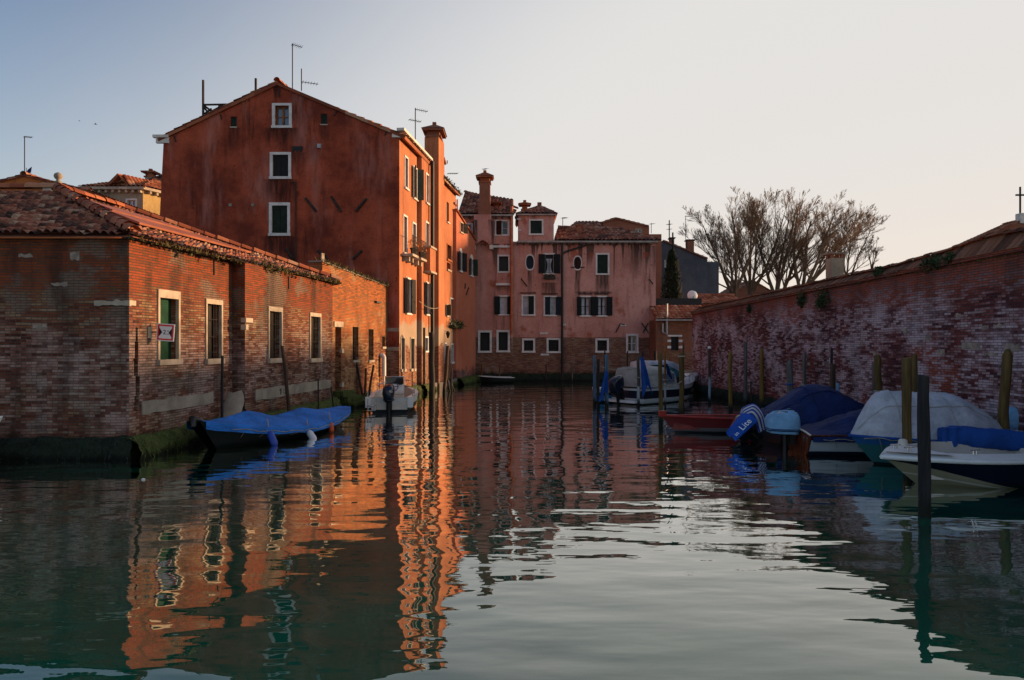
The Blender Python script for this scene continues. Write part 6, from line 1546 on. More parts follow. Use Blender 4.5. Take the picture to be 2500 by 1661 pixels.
def outboard(parent, x, y, z, s=1.0, cowl='motor', tilt=0.0, name='outboard_motor', text_=None):
    R = Matrix.Rotation(math.radians(tilt), 4, 'Y'); o = V((x, y, z)); T = lambda p: o + (R @ V(p)) * s
    mb = MB(); mb.tube([T((-.12, 0, .05)), T((-.12, 0, -.75))], [.075 * s, .05 * s], 8); mb.obox(T((-.3, -.03, -.5)), T((.05, -.03, -.5)) - T((-.3, -.03, -.5)), T((-.3, .03, -.5)) - T((-.3, -.03, -.5)), T((-.3, -.03, -.47)) - T((-.3, -.03, -.5)))
    mb.obox(T((-.02, -.1, -.25)), T((.1, -.1, -.25)) - T((-.02, -.1, -.25)), T((-.02, .1, -.25)) - T((-.02, -.1, -.25)), T((-.02, -.1, .1)) - T((-.02, -.1, -.25)))
    mb.tube([T((-.3, 0, -.72)), T((.0, 0, -.72))], [.03 * s, .06 * s], 8)
    for k in range(3):
        a = 2 * PI * k / 3; mb.face([T((-.31, 0, -.72)), T((-.33, .14 * math.cos(a), -.72 + .14 * math.sin(a))), T((-.29, .14 * math.cos(a + .7), -.72 + .14 * math.sin(a + .7)))])
    m = mb.build(name, MT['motor_leg'], parent)
    mb = MB()
    def f(u, v):
        a = 2 * PI * u; b = PI * (v - .5); ca, sa = math.cos(a), math.sin(a); cb, sb = math.cos(b), math.sin(b)
        e = lambda q: math.copysign(abs(q) ** .55, q)
        zz = e(sb) * .3; w = 1 - .22 * max(0, -zz / .3)
        return T((e(ca) * e(cb) * .3 * w - .12, e(sa) * e(cb) * .2 * w, .34 + zz + .05 * e(ca) * e(cb)))
    mb.grid(f, 20, 12); c = mb.build('cowl', MT[cowl], m)
    mb = MB(); mb.grid(lambda u, v: T((math.cos(2 * PI * u) * .29 - .12, math.sin(2 * PI * u) * .19, lerp(.1, .14, v))), 16, 1); mb.build('cowl_band', MT['motor_leg'], m)
    if text_:
        for body, yy, sz in text_:
            text(body, sz * s, T((-.432, yy, .42)), (0, -1, 0), (0, 0, 1), 'white', m)
    return m

# ---- long boat under bright blue cover (left bank)
bt, L = boat('covered_boat', 'long dark boat under a bright blue tarpaulin moored beside the warehouse', (-6.98, 15.25), (-5.1, 21.25))
h = Hull(L, 1.85, .5, .72, dbl=True, rake=.75, rake_s=.25, chine=.78, draft=.2)
MT['hull_black'] = bands('black_hull_paint', [(-.6, (.006, .008, .008)), (.12, (.012, .012, .013))], .35)
h.mesh(MB()).build('hull', MT['hull_black'], bt)
RP = [(0, .02), (.1, .12), (.24, .2), (.35, .36), (.45, .27), (.56, .24), (.66, .36), (.72, .42), (.8, .3), (.92, .12), (1.01, .03)]
def rdg(t):
    t = max(0, min(1, t))
    for (a0, r0), (a1, r1) in zip(RP, RP[1:]):
        if t <= a1: return lerp(r0, r1, (t - a0) / (a1 - a0))
h.cover(MB(), lambda t: rdg(t) * math.sin(PI * min(1, max(0, t))) ** .4 if 0 < t < 1 else .0, .0, .985, .16, 90, 44, .035, 1.12, .02, 4).build('cover', MT['tarp_blue'], bt); lashing(h, bt, .1, .9, 9, .12)
mb = MB(); p = h.pt(1, 0); mb.tube([V((L - .25, 0, h.zg(.96) + .02)), V((L + .02, 0, h.zg(1) + .02)), V((L - .02, 0, h.zg(1) - .12))], [.06, .1, .07], 8); mb.build('stem_head', MT['hull_black'], bt)
M_ = Matrix.Translation(bt.location) @ Matrix.Rotation(bt.rotation_euler.z, 4, 'Z')
def fender(wp, wq, r, mat, label, bmat=None):
    t = thing('fender', label, 'fender', wq, group='fenders hanging from the blue-covered boat'); a, b = V(wp), V(wq); mb = MB()
    q = lambda f: a.lerp(b, f)
    mb.tube([q(0), q(.06), q(.2), q(.8), q(.94), q(1)], [r * .3, r * .75, r, r, r * .75, r * .3], 12); mb.build('body', MT[mat], t)
    mb = MB(); mb.tube([a, a + V((-.06, .05, .3))], .012, 5); mb.build('lanyard', MT['rope'], t); return t
MT['fender_white'] = paint('white_fender', (.62, .62, .64), .4, .1, 2.0); MT['fender_blue'] = paint('blue_fender', (.03, .07, .36), .4, .15, 2.0); MT['fender_red'] = paint('orange_red_fender', (.55, .08, .02), .4, .15, 2.0)
fender(P(657, 1053, 16.55), P(673, 1090, 16.4), .085, 'fender_blue', 'long blue fender hanging at the middle of the dark boat')
fender(P(753, 1053, 17.75), P(769, 1077, 17.6), .085, 'fender_white', 'white fender hanging between the blue and the red one')
fender(P(807, 1032, 18.9), P(810, 1056, 18.8), .07, 'fender_red', 'orange-red fender hanging near the far end of the dark boat')

# ---- white open boat with steering console
bt, L = boat('console_boat', 'white open motorboat with steering console seen from its stern', (-4.62, 29.1), (-4.25, 24.1))
h = Hull(L, 1.75, .52, .68, tf=.84, rake=.7, chine=.86, draft=.2)
MT['hull_white_navy'] = bands('white_over_navy_hull', [(-.6, (.008, .01, .016)), (.28, (.7, .69, .67))], .3)
h.mesh(MB()).build('hull', MT['hull_white_navy'], bt)
h.deck(MB(), .16, .02, .98, dz=.012).build('side_deck', MT['white'], bt); h.inner(MB(), .16, .12, .1, .88, dz=.012).build('cockpit', MT['cream'], bt); h.foredeck(MB(), .84, dz=.014).build('foredeck', MT['white'], bt)
mb = MB(); mb.box(.02, .5, -.62, .62, .12, .3); mb.box(.02, .1, -.7, -.3, .3, .5); mb.box(.02, .1, .3, .7, .3, .5); mb.build('stern_bench', MT['cream'], bt)
for s in (-1, 1): mb = MB(); mb.box(-.05, .25, s * .72 - .09, s * .72 + .09, .2, .56); mb.build('stern_corner', MT['white'], bt)
mb = MB(); mb.prism([(1.7, -.34, .12), (2.25, -.34, .12), (2.2, -.34, .88), (1.95, -.34, .9), (1.72, -.34, .68)], (0, .68, 0)); cs = mb.build('console', MT['white'], bt)
mb = MB(); mb.box(1.15, 1.68, -.36, .36, .12, .54); mb.tube([V((1.35, -.4, .6)), V((1.35, .4, .6))], .08, 10); mb.build('helm_seat', MT['cream'], bt)
mb = MB(); mb.tube([V((1.66 + .06 * math.sin(2 * PI * k / 16), .16 * math.cos(2 * PI * k / 16), .82 + .14 * math.sin(2 * PI * k / 16))) for k in range(17)], .016, 5); mb.tube([V((1.66, -.15, .82)), V((1.66, .15, .82))], .012, 5); mb.tube([V((1.68, 0, .7)), V((1.68, 0, .82))], .012, 5); mb.build('steering_wheel', MT['black'], cs)
mb = MB(); mb.box(1.78, 1.86, -.3, -.16, .88, 1.05); mb.build('chart_plotter', MT['black'], cs)
mb = MB(); mb.tube([V((2.0, -.36, .85)), V((2.05, -.36, 1.17)), V((2.05, .36, 1.17)), V((2.0, .36, .85))], .018, 6); mb.build('grab_rail', MT['steel'], cs)
mb = MB(); mb.box(2.1, 2.115, -.32, .32, .88, 1.15); mb.build('windshield', MT['glass'], cs)
for s in (-1, 1):
    mb = MB(); mb.tube([V((3.0, s * .76, .58)), V((3.0, s * .7, .84)), V((4.3, s * .42, .9)), V((4.8, s * .18, .9)), V((4.85, 0, .9))], .016, 5); mb.build('bow_rail', MT['steel'], bt)
    for q in ([V((1.2, s * .8, .52)), V((1.2, s * .77, .76))], [V((.35, s * .78, .5)), V((.35, s * .78, .74))]): mb = MB(); mb.tube(q, .02, 5); mb.build('fender_stanchion', MT['steel'], bt)
mb = MB(); mb.tube([V((-.05, .45, .28)), V((-.25, .45, .28)), V((-.25, .72, .28)), V((-.05, .72, .28))], .018, 5); mb.tube([V((-.05, .45, .5)), V((-.05, .45, .1)), V((-.05, .72, .1)), V((-.05, .72, .5))], .018, 5); mb.build('swim_ladder', MT['steel'], bt)
outboard(bt, -.06, 0, .36, 1.0, 'motor', 0, text_=(('40', -.1, .12),))

# ---- little dinghy before the tall pink house
bt, L = boat('dinghy', 'low dark dinghy with a pale gunwale lying along the tall pink house', (-2.05, 43.0), (.05, 43.4))
h = Hull(L, 1.2, .32, .42, rake=.3); h.mesh(MB()).build('hull', MT['hull_black'], bt); h.rail(MB(), .022, .0).build('gunwale', MT['white'], bt); h.inner(MB(), .06, .08, .03, .92).build('cockpit', MT['black'], bt)

# ---- bow of a white boat at the left edge
bt, L = boat('white_boat', 'white boat whose bow tip shows at the left edge of the photo', (-9.95, 13.6), (-13.6, 12.3))
h = Hull(L, 1.6, .6, .95, rake=.7); MT['hull_white'] = bands('white_hull_paint', [(-.6, (.02, .03, .03)), (.08, (.66, .65, .62))], .3)
h.mesh(MB()).build('hull', MT['hull_white'], bt); h.deck(MB(), .12, dz=.01).build('side_deck', MT['white'], bt); h.inner(MB(), .12, .1, .04, .8, dz=.01).build('cockpit', MT['cream'], bt); h.foredeck(MB(), .74, dz=.012).build('foredeck', MT['white'], bt)

# ---- cabin cruiser with canvas enclosure
bt, L = boat('cabin_cruiser', 'white cabin cruiser with navy stripe and canvas enclosure among the posts', (8.15, 31.0), (4.55, 27.7))
h = Hull(L, 2.0, .62, .85, tf=.9, rake=.75, chine=.85, draft=.2)
MT['hull_cruiser'] = bands('white_hull_navy_stripe', [(-.6, (.01, .012, .016)), (.04, (.7, .7, .7)), (.24, (.01, .012, .03)), (.55, (.72, .72, .72))], .25)
h.mesh(MB()).build('hull', MT['hull_cruiser'], bt); h.deck(MB(), .2, dz=.012).build('side_deck', MT['white'], bt); h.foredeck(MB(), .55, dz=.015, camber=.22).build('foredeck', MT['white'], bt)
h.inner(MB(), .2, .2, .03, .56, dz=.012).build('cockpit', MT['cream'], bt)
mb = MB(); mb.box(-.45, .02, -.75, .75, .1, .2); mb.build('swim_platform', MT['white'], bt)
def canopy(x0, x1, w, zb, zt, mb, r=.18, seed=0):
    def f(a, b):
        x = lerp(x0, x1, a); q = b * 2 - 1; k = abs(q); e = math.sin(PI * min(1, max(0, a * 1.02))) ** .12
        if k > .55: z = lerp(zt, zb, (k - .55) / .45); y = w * lerp(.82, 1, (k - .55) / .45)
        else: z = zt + .06 * (1 - (k / .55) ** 2); y = w * .82 * k / .55
        z = zb + (z - zb) * (1 - .25 * max(0, a - .75) / .25)
        return V((x, math.copysign(y, q), z + .025 * nz(a * 6 + seed, q * 4)))
    mb.grid(f, 16, 20); n = 20
    mb.face([f(0, k / n) for k in range(n + 1)]); mb.face([f(1, k / n) for k in range(n + 1)][::-1]); return mb
cv = canopy(.25, 2.3, .85, .68, 1.42, MB(), seed=2).build('canvas_enclosure', MT['tarp_grey'], bt)
mb = MB(); mb.box(1.1, 2.0, -.9, -.872, .85, 1.2); mb.build('canvas_window', MT['glass_blue'], cv)
mb = MB(); mb.box(2.25, 3.1, -.62, .62, .75, 1.0); mb.prism([(2.3, -.6, 1.0), (3.1, -.6, 1.0), (2.6, -.55, 1.35), (2.3, -.55, 1.4)], (0, 1.18, 0)); mb.build('windscreen', MT['glass'], bt)
mb = MB(); mb.grid(lambda a, b: V((lerp(2.2, 3.2, a), (2 * b - 1) * .74, 1.02 + .5 * (1 - (2 * b - 1) ** 4) * (1 - a ** 2.2) + .04 * nz(a * 6, b * 7))), 12, 12); mb.build('windscreen_cover', MT['tarp_teal'], bt)
mb = MB()
for s in (-1, 1):
    pts = [h.pt(t, s, -.06) + V((0, 0, dz)) for t, dz in ((.5, .02), (.55, .3), (.75, .34), (.92, .36), (1.0, .34))]; mb.tube(pts, .018, 5)
    for t in (.68, .82, .95): mb.tube([h.pt(t, s, -.06), h.pt(t, s, -.06) + V((0, 0, .34))], .014, 5)
mb.build('bow_rail', MT['steel'], bt)
outboard(bt, -.35, .05, .42, 1.15, 'motor', -12)
# ---- boat behind the cruiser
bt, L = boat('white_covered_cruiser', 'boat under a pale canvas behind the cabin cruiser', (9.3, 34.4), (5.6, 32.4))
h = Hull(L, 1.9, .7, .9, tf=.9, rake=.7); h.mesh(MB()).build('hull', MT['hull_cruiser'], bt); canopy(.4, 2.4, .8, .75, 1.55, MB(), seed=5).build('canvas_enclosure', MT['tarp_white'], bt); h.foredeck(MB(), .52, dz=.015, camber=.2).build('foredeck', MT['white'], bt)
h.inner(MB(), .2, .2, .03, .56, dz=.012).build('cockpit', MT['cream'], bt); h.deck(MB(), .2, dz=.012).build('side_deck', MT['white'], bt)
# ---- small white and blue boat outside the pale posts
bt, L = boat('small_white_boat', 'small white boat with sky-blue side seen behind the pale blue posts', (3.25, 28.2), (5.6, 30.4))
MT['hull_sky'] = bands('sky_blue_hull', [(-.6, (.01, .012, .014)), (.08, (.05, .26, .5)), (.3, (.012, .014, .02)), (.42, (.66, .66, .66))], .3)
h = Hull(L, 1.4, .45, .6, rake=.35); h.mesh(MB()).build('hull', MT['hull_sky'], bt); h.deck(MB(), .12, dz=.01).build('side_deck', MT['white'], bt); h.inner(MB(), .12, .1, .04, .8, dz=.01).build('cockpit', MT['cream'], bt); h.foredeck(MB(), .66, dz=.012).build('foredeck', MT['white'], bt)
# blue cloths hanging on the posts
def hung_cloth(p0, w, drop, label, mat, seed, slant=.3):
    t = thing('hanging_cloth', label, 'cloth', (p0[0], p0[1], p0[2] - drop), group='blue cloths tied to the posts'); p0 = V(p0); mb = MB()
    def f(a, b): 
        ww = w * (.25 + .75 * b ** .7); return p0 + V(((a - .3) * ww + slant * b * w, .07 * math.sin(a * 9 + seed) * b - .05, -drop * b * (1 + .18 * math.sin(a * 5 + seed))))
    mb.grid(f, 14, 12); mb.grid(lambda a, b: f(a, b) + V((0, .02, 0)), 14, 12, True, True); mb.build('cloth', MT[mat], t)
hung_cloth(P(1479, 905, 26.2), .34, 1.0, 'ragged blue cloth tied between the pale blue posts', 'tarp_cobalt', 1, -.5)
hung_cloth(P(1565, 872, 26.9), .38, 1.35, 'long blue folded cloth hanging from the wrapped post beside the cruiser', 'tarp_cobalt', 2, .45)
hung_cloth(P(1626, 888, 26.6), .22, .5, 'small navy cloth hanging from the thin orange post', 'tarp_navy', 4, .4)

# ---- red rowing boat
bt, L = boat('red_boat', 'dark red wooden rowing boat pointing left behind the outboards', (4.02, 18.75), (8.6, 19.3))
MT['hull_red'] = bands('dark_red_hull', [(-.6, (.01, .01, .012)), (.05, (.12, .1, .1)), (.15, (.15, .01, .01))], .35)
h = Hull(L, 1.15, .37, .47, tf=.6, rake=.6, bw=.05, p=1.7); h.mesh(MB()).build('hull', MT['hull_red'], bt)
MT['red_gun'] = paint('red_gunwale', (.34, .025, .02), .45, .2, 3.0); MT['red_in'] = paint('faded_red_boards', (.22, .04, .03), .7, .3, 3.0)
h.rail(MB(), .03).build('gunwale', MT['red_gun'], bt); h.inner(MB(), .05, .1, .03, .93).build('cockpit', MT['red_in'], bt)
mb = MB(); mb.box(L - .12, L + .06, -.07, .07, h.zg(1) - .02, h.zg(1) + .13); mb.build('stem_post', MT['red_gun'], bt)
for t in (.35, .6):
    mb = MB(); mb.box(t * L, t * L + .18, -h.hb(t) + .06, h.hb(t) - .06, .3, .33); mb.build('thwart', MT['red_in'], bt)

# ---- big boat under navy cover
bt, L = boat('navy_covered_boat', 'big boat hidden under a domed navy canvas cover', (9.85, 17.8), (6.25, 17.3))
MT['hull_dark'] = bands('dark_navy_hull', [(-.6, (.006, .008, .01)), (.1, (.012, .016, .03))], .3)
h = Hull(L, 1.9, .5, .65, tf=.9, rake=.5); h.mesh(MB()).build('hull', MT['hull_dark'], bt)
h.cover(MB(), lambda t: .1 + .78 * math.exp(-((t - .36) / .27) ** 2) if t < .36 else .1 + .78 * math.exp(-((t - .36) / .3) ** 2), -.04, 1.0, .2, 44, 26, .04, 2.2, .06, 8).build('cover', MT['tarp_navy'], bt); seams(h, bt, (.3, .62), (.3, .7), 'tarp_navy'); lashing(h, bt, .05, .85, 8, .15)
om = outboard(bt, -.32, -.1, .2, .9, 'motor', -50)
# the towel thrown over that outboard: striped blue/white, plus a blue one with white lettering
MT['towel_stripe'] = (lambda m: m.done(m.mix(m.step(m.math('FRACT', m.math('MULTIPLY', m.sep(m.uvs())[0], 3.5)), .47, .53), (.02, .05, .3), (.5, .49, .44)), .95, .1))(M('striped_towel'))
MT['towel_blue'] = canvas('blue_towel', (.02, .09, .42), .95)
tc = P(1822, 1025, 16.7)
tw = thing('striped_towel', 'blue and white striped towel draped over the raised outboard of the navy-covered boat', 'towel', tc)
oc = [P(1806, 1012, 16.75), P(1816, 994, 16.75), P(1836, 986, 16.75), P(1856, 996, 16.72), P(1866, 1018, 16.66), P(1874, 1046, 16.6)]
ic = [P(1812, 1026, 16.45), P(1822, 1016, 16.4), P(1833, 1014, 16.38), P(1842, 1024, 16.36), P(1848, 1038, 16.36), P(1852, 1056, 16.36)]
def crv(c, u):
    k = min(4, int(u * 5)); f = u * 5 - k; p = [c[max(0, min(5, k + j))] for j in (-1, 0, 1, 2)]
    return .5 * (2 * p[1] + (p[2] - p[0]) * f + (2 * p[0] - 5 * p[1] + 4 * p[2] - p[3]) * f * f + (3 * p[1] - p[0] - 3 * p[2] + p[3]) * f ** 3)
def twf(u, v, o=0.0): return crv(oc, u).lerp(crv(ic, u), v) + V((0, -.07 * math.sin(PI * v) + .02 * math.sin(u * 13 + v * 4) + o, .03 * math.sin(PI * v) + .012 * math.sin(u * 17)))
mb = MB(); mb.grid(twf, 22, 15); k = 0
for j in range(15):
    for i in range(22): mb.uv[k] = [(j / 15, i / 22), (j / 15, (i + 1) / 22), ((j + 1) / 15, (i + 1) / 22), ((j + 1) / 15, i / 22)]; k += 1
mb.grid(lambda u, v: twf(u, v, .015), 22, 15, True, True); mb.build('cloth', MT['towel_stripe'], tw)
tw2 = thing('blue_towel', 'bright blue towel with white lettering hanging on the tilted outboard', 'towel', P(1800, 1070, 16.4))
p0, p1, p2, p3 = P(1811, 1009, 16.5), P(1772, 1058, 16.35), P(1799, 1078, 16.15), P(1850, 1028, 16.2)
def fcl(u, v): 
    q = p0.lerp(p1, v).lerp(p3.lerp(p2, v), u); return q + V((0, -.05 * math.sin(PI * u) + .03 * math.sin(u * 14) * v, .03 * math.sin(u * 11 + 2) * v + .06 * math.sin(PI * u) * (1 - v)))
mb = MB(); mb.grid(fcl, 16, 14); mb.grid(lambda u, v: fcl(u, v) + V((.01, .02, 0)), 16, 14, True, True); mb.build('cloth', MT['towel_blue'], tw2)
dl = (p0.lerp(p3, .9) - p1.lerp(p2, .9)).normalized(); upv = (p0 - p3).normalized(); upv = (upv - dl * upv.dot(dl)).normalized()
text('Lite', .21, fcl(.62, .38) + V((-.02, -.09, 0)), dl, upv, 'signwhite', tw2); text('in', .14, fcl(.6, .82) + V((-.02, -.1, 0)), dl, upv, 'signwhite', tw2)
# white wrapped lower part of that motor
# ---- varnished boat with navy cover
bt, L = boat('varnished_boat', 'boat with varnished transom, pale grey side and low navy cover', (10.5, 15.3), (6.42, 15.5))
MT['hull_pale'] = bands('pale_grey_hull', [(-.6, (.008, .01, .03)), (.1, (.4, .43, .47)), (.34, (.02, .012, .01))], .35)
h = Hull(L, 1.55, .45, .62, tf=.92, rake=.5, rake_s=-.06); h.mesh(MB()).build('hull', MT['hull_pale'], bt)
mb = MB(); tr = [h.pt(0, lerp(-1, 1, k / 20)) for k in range(21)]; mb.prism([p + V((-.005, 0, 0)) for p in tr if p.z > -.1] , (-.03, 0, 0)); trn = mb.build('transom', MT['varnish'], bt)
mb = MB(); mb.tube([V((-.03, -.68 + 1.36 * k / 10, h.zg(0) + .06 * math.sin(PI * k / 10))) for k in range(11)], .022, 6); mb.build('transom_trim', MT['cream'], trn)
mb = MB()
for y in (-.5, -.32): mb.tube([V((-.05, y, .36)), V((-.03, y, .36))], .03, 8); mb.tube([V((-.05, y, .3)), V((-.03, y, .3))], .025, 8)
mb.build('vent_rings', MT['steel'], trn)
h.rail(MB(), .022, .0).build('rub_rail', MT['varnish'], bt)
h.cover(MB(), lambda t: .06 + .46 * smooth(t / .28) * (1 - .25 * math.sin(t * 8)), .0, 1.0, .13, 40, 22, .02, 1.6, .05, 13).build('cover', MT['tarp_navy'], bt); lashing(h, bt, .05, .9, 8, .1)
m = outboard(bt, -.2, .1, .36, .85, 'motor', 0)
mb = MB(); 
def ocv(u, v):
    a = 2 * PI * u; e = lambda q: math.copysign(abs(q) ** .45, q); b = lerp(-.75, PI / 2, v)
    return V((-.36 + e(math.cos(a)) * max(0, math.cos(b)) ** .35 * .35, .1 + e(math.sin(a)) * max(0, math.cos(b)) ** .35 * .27, .6 + .29 * math.sin(b) * (1 + .12 * math.cos(a)))) * (1 + .05 * nz(u * 8, v * 6))
mb.grid(ocv, 22, 12); mc = mb.build('motor_cover', MT['tarp_sky'], m)
mb = MB()
for v in (.1, .17): mb.tube([ocv(k / 22, v) * 1.005 for k in range(23)], .012, 4)
mb.build('cover_piping', MT['tarp_navy'], mc)

# ---- teal boat under white cover
bt, L = boat('white_covered_boat', 'teal motorboat under a pale grey-white tarpaulin', (6.72, 13.85), (10.1, 14.3))
MT['hull_teal'] = bands('teal_hull', [(-.6, (.008, .02, .02)), (.04, (.03, .13, .14)), (.42, (.02, .1, .3))], .3)
h = Hull(L, 1.75, .52, .58, tf=.88, rake=.75, chine=.74); h.mesh(MB()).build('hull', MT['hull_teal'], bt); h.rail(MB(), .035).build('rub_rail', MT['tarp_cobalt'], bt)
h.cover(MB(), lambda t: .04 + .84 * smooth((1.0 - t) / .2) ** .75 * (.12 + .88 * smooth((t + .05) / .5)), -.02, .995, .02, 50, 30, .015, 2.6, .05, 21).build('cover', MT['tarp_white'], bt); seams(h, bt, (.22, .5, .78), (.24, .76), 'tarp_grey'); lashing(h, bt, .05, .95, 7, .02)
om = outboard(bt, -.2, 0, .45, 1.0, 'tarp_sky', 0)

# ---- foreground speedboat
bt, L = boat('speedboat', 'white open speedboat with navy and beige hull in the right foreground', (6.3, 11.85), (10.5, 12.72))
MT['hull_speed'] = bands('beige_navy_white_hull', [(-.6, (.3, .27, .19))], .25)
h = Hull(L, 2.0, .52, .5, tf=.92, rake=.95, chine=.8, draft=.22, p=2.3, mid=.5, bw=.0)
h.mesh(MB(), 40, 32)
mb = MB(); h.mesh(mb, 40, 32)
m = M('speedboat_hull_paint'); z = m.sep(m.obj()); x = z[0]
line = m.math('ADD', m.math('MULTIPLY', m.step(x, L * .45, L * 1.05), .46), -.02)
navy = m.math('GREATER_THAN', z[2], line)
line2 = m.math('ADD', m.math('MULTIPLY', m.step(x, L * .42, L * 1.0), .28), -.06)
st = m.math('COMPARE', z[2], line2); st.node.inputs[2].default_value = .012
colr = m.mix(st, (.3, .265, .18), (.5, .47, .4))
MT['hull_speed'] = m.done(m.mix(navy, colr, (.006, .007, .022)), .18, .5)
mb.build('hull', MT['hull_speed'], bt)
h.rail(MB(), .045, -.02, 0, 1.0, 34).build('rub_rail', MT['white'], bt)
def dk(mb, ins, dz):
    for sg in (-1, 1):
        mb.grid(lambda a, b: V((lerp(0, 1, a) * L - b * .1 * a ** 8, sg * max(0, h.hb(a) + .03 - (ins * b)), h.zg(a) + dz + .05 * b)), 34, 3, True, flip=(sg < 0))
    return mb
dk(MB(), .3, .02).build('deck_rim', MT['white'], bt)
h.inner(MB(), .27, .12, .04, .84, dz=.07).build('cockpit', MT['cream'], bt)
mb = MB(); mb.grid(lambda a, b: V((lerp(.8, .995, a) * L, max(0, h.hb(lerp(.8, .995, a)) - .02) * (2 * b - 1), h.zg(lerp(.8, 1, a)) + .075)), 14, 10); mb.build('foredeck', MT['white'], bt)
mb = MB()
for t, y in ((.9, .12), (.9, -.2), (.72, .66)):
    x = t * L; z = h.zg(t) + .09; mb.tube([V((x - .03, y, z - .02)), V((x - .03, y, z + .05))], .014, 6); mb.tube([V((x + .03, y, z - .02)), V((x + .03, y, z + .05))], .014, 6); mb.tube([V((x - .1, y, z + .05)), V((x + .1, y, z + .05))], .014, 6)
mb.build('cleats', MT['steel'], bt)
mb = MB(); mb.lathe([(.085, 0), (.07, .11), (.04, .13)], (L * .82, -.42, h.zg(.8) + .07), 10); mb.build('rail_socket', MT['cream'], bt); mb = MB(); mb.lathe([(.09, 0), (.07, .1), (.03, .12)], (L * .38, h.hb(.38) - .16, h.zg(.38) + .06), 10); mb.build('rail_socket', MT['cream'], bt)
mb = MB(); mb.box(.15, .9, -.7, .7, .12, .45); mb.build('stern_seat', MT['cream'], bt)
outboard(bt, -.1, 0, .5, 1.1, 'motor', 0)
# folded blue tarpaulin lying along the far side deck
p0, p1 = P(2298, 1062, 13.15), P(2560, 1083, 13.2)
tp = thing('folded_tarpaulin', 'folded cobalt blue tarpaulin lying along the far side of the speedboat', 'tarpaulin', (p0.x, p0.y, .55))
mb = MB()
def ft(a, b):
    g = 2 * PI * b; c = p0.lerp(p1, a); r = .2 * (.75 + .25 * smooth(a * 6)) * (1 + .08 * nz(a * 9, math.cos(g) * 2, math.sin(g) * 2)); e_ = lambda q_: math.copysign(abs(q_) ** .55, q_); return c + V((0, e_(math.cos(g)) * r * .85, e_(math.sin(g)) * r * .95 + .02 * nz(a * 22, b * 3)))
mb.grid(ft, 40, 14); mb.face([ft(0, k / 14) for k in range(14)]); mb.build('roll', MT['tarp_cobalt'], tp)
mb = MB(); mb.grid(lambda a, b: p0 + V((-.08 + .35 * a, -.17 - .03 * math.sin(a * 12), .14 - .42 * b * (1 - .3 * a))), 8, 6); mb.grid(lambda a, b: p0 + V((-.08 + .35 * a, -.155 - .03 * math.sin(a * 12), .14 - .42 * b * (1 - .3 * a))), 8, 6, True, True); mb.build('loose_end', MT['tarp_cobalt'], tp)
# mooring lines
def line(a, b, sag, label):
    a, b = V(a), V(b); mb = MB(); mb.tube([a.lerp(b, k / 10) - V((0, 0, sag * math.sin(PI * k / 10))) for k in range(11)], .014, 5); mb.build('mooring_line', MT['rope'], None, label=label, cat='rope', group='slack mooring lines')
line(P(1452, 891, 27.4), P(1558, 899, 27.0), .14, 'slack line from the outer pale blue post to the wrapped post')
line(P(1613, 938, 20.4), P(1664, 931, 22.6), .12, 'slack line between the two stout olive posts')
# ================================================================== water and land
m = M('canal_water'); p = m.pos()
def wv_n(sx, sy, sc, det, off): return m.noise(m.vop('ADD', m.scale(p, (sx, sy, 1)), off), sc, det, .5)
big = wv_n(.6, 1.15, .8, 1.5, (3, 1, 0)); midw = wv_n(.5, 1.25, 2.1, 1.5, (9, 4, 0)); sml = wv_n(.5, 1.4, 4.2, 2, (1, 8, 0))
patch = m.step(m.noise(p, .16, 2), .4, .65)
h_ = m.math('ADD', m.math('MULTIPLY', big, WAVE[0]), m.math('MULTIPLY', midw, WAVE[1]))
h_ = m.math('ADD', h_, m.math('MULTIPLY', m.math('MULTIPLY', sml, m.math('ADD', m.math('MULTIPLY', patch, .8), .35)), WAVE[2]))
nrm = m.bump(h_, 1.0, 1.0)
fr = m.node('Fresnel'); fr.inputs['IOR'].default_value = WATER_IOR; m.put(fr.inputs['Normal'], nrm)
gl = m.node('BsdfGlossy'); gl.inputs['Roughness'].default_value = .012; gl.inputs['Color'].default_value = (1, .985, .96, 1); m.put(gl.inputs['Normal'], nrm)
murk = m.mix(m.step(m.noise(p, .35, 4), .35, .7), WATER_C, tuple(x * .6 for x in WATER_C))
df = m.node('BsdfDiffuse'); m.put(df.inputs['Color'], murk)
ms = m.node('MixShader'); m.put(ms.inputs[0], m.math('MULTIPLY', fr.outputs[0], WATER_K, True)); m.put(ms.inputs[1], df.outputs[0]); m.put(ms.inputs[2], gl.outputs[0])
m.nt.links.new(ms.outputs[0], m.out.inputs[0]); m.nt.nodes.remove(m.b); MT['water'] = m.m
mb = MB(); mb.face([(-300, -60, 0), (300, -60, 0), (300, 500, 0), (-300, 500, 0)]); mb.build('water', MT['water'], None, origin=(0, 0, 0), kind='structure')
MT['land'] = paint('stone_paving', (.2, .18, .16), .9, .3, .6)
mb = MB(); LB = [(-300, 14.9), (-8.4, 14.9), (-5.9, 31.2), (-3.6, 36.6), (-2.6, 45.4), (9.6, 45.4), (9.9, 35), (11.6, 6), (12.4, -50), (300, -50), (300, 500), (-300, 500)]
mb.prism([(x, y, -1.5) for x, y in LB], (0, 0, 1.9)); mb.build('ground', MT['land'], None, origin=(0, 0, .4), kind='structure')
MT['floater'] = MT['white']
c = P(350, 1172, 4080 / 332.0); mb = MB(); mb.ball((c.x, c.y, .01), .035, .025, .02); mb.build('floating_litter', MT['white'], None, label='tiny white scrap of litter floating near the warehouse corner', cat='litter')

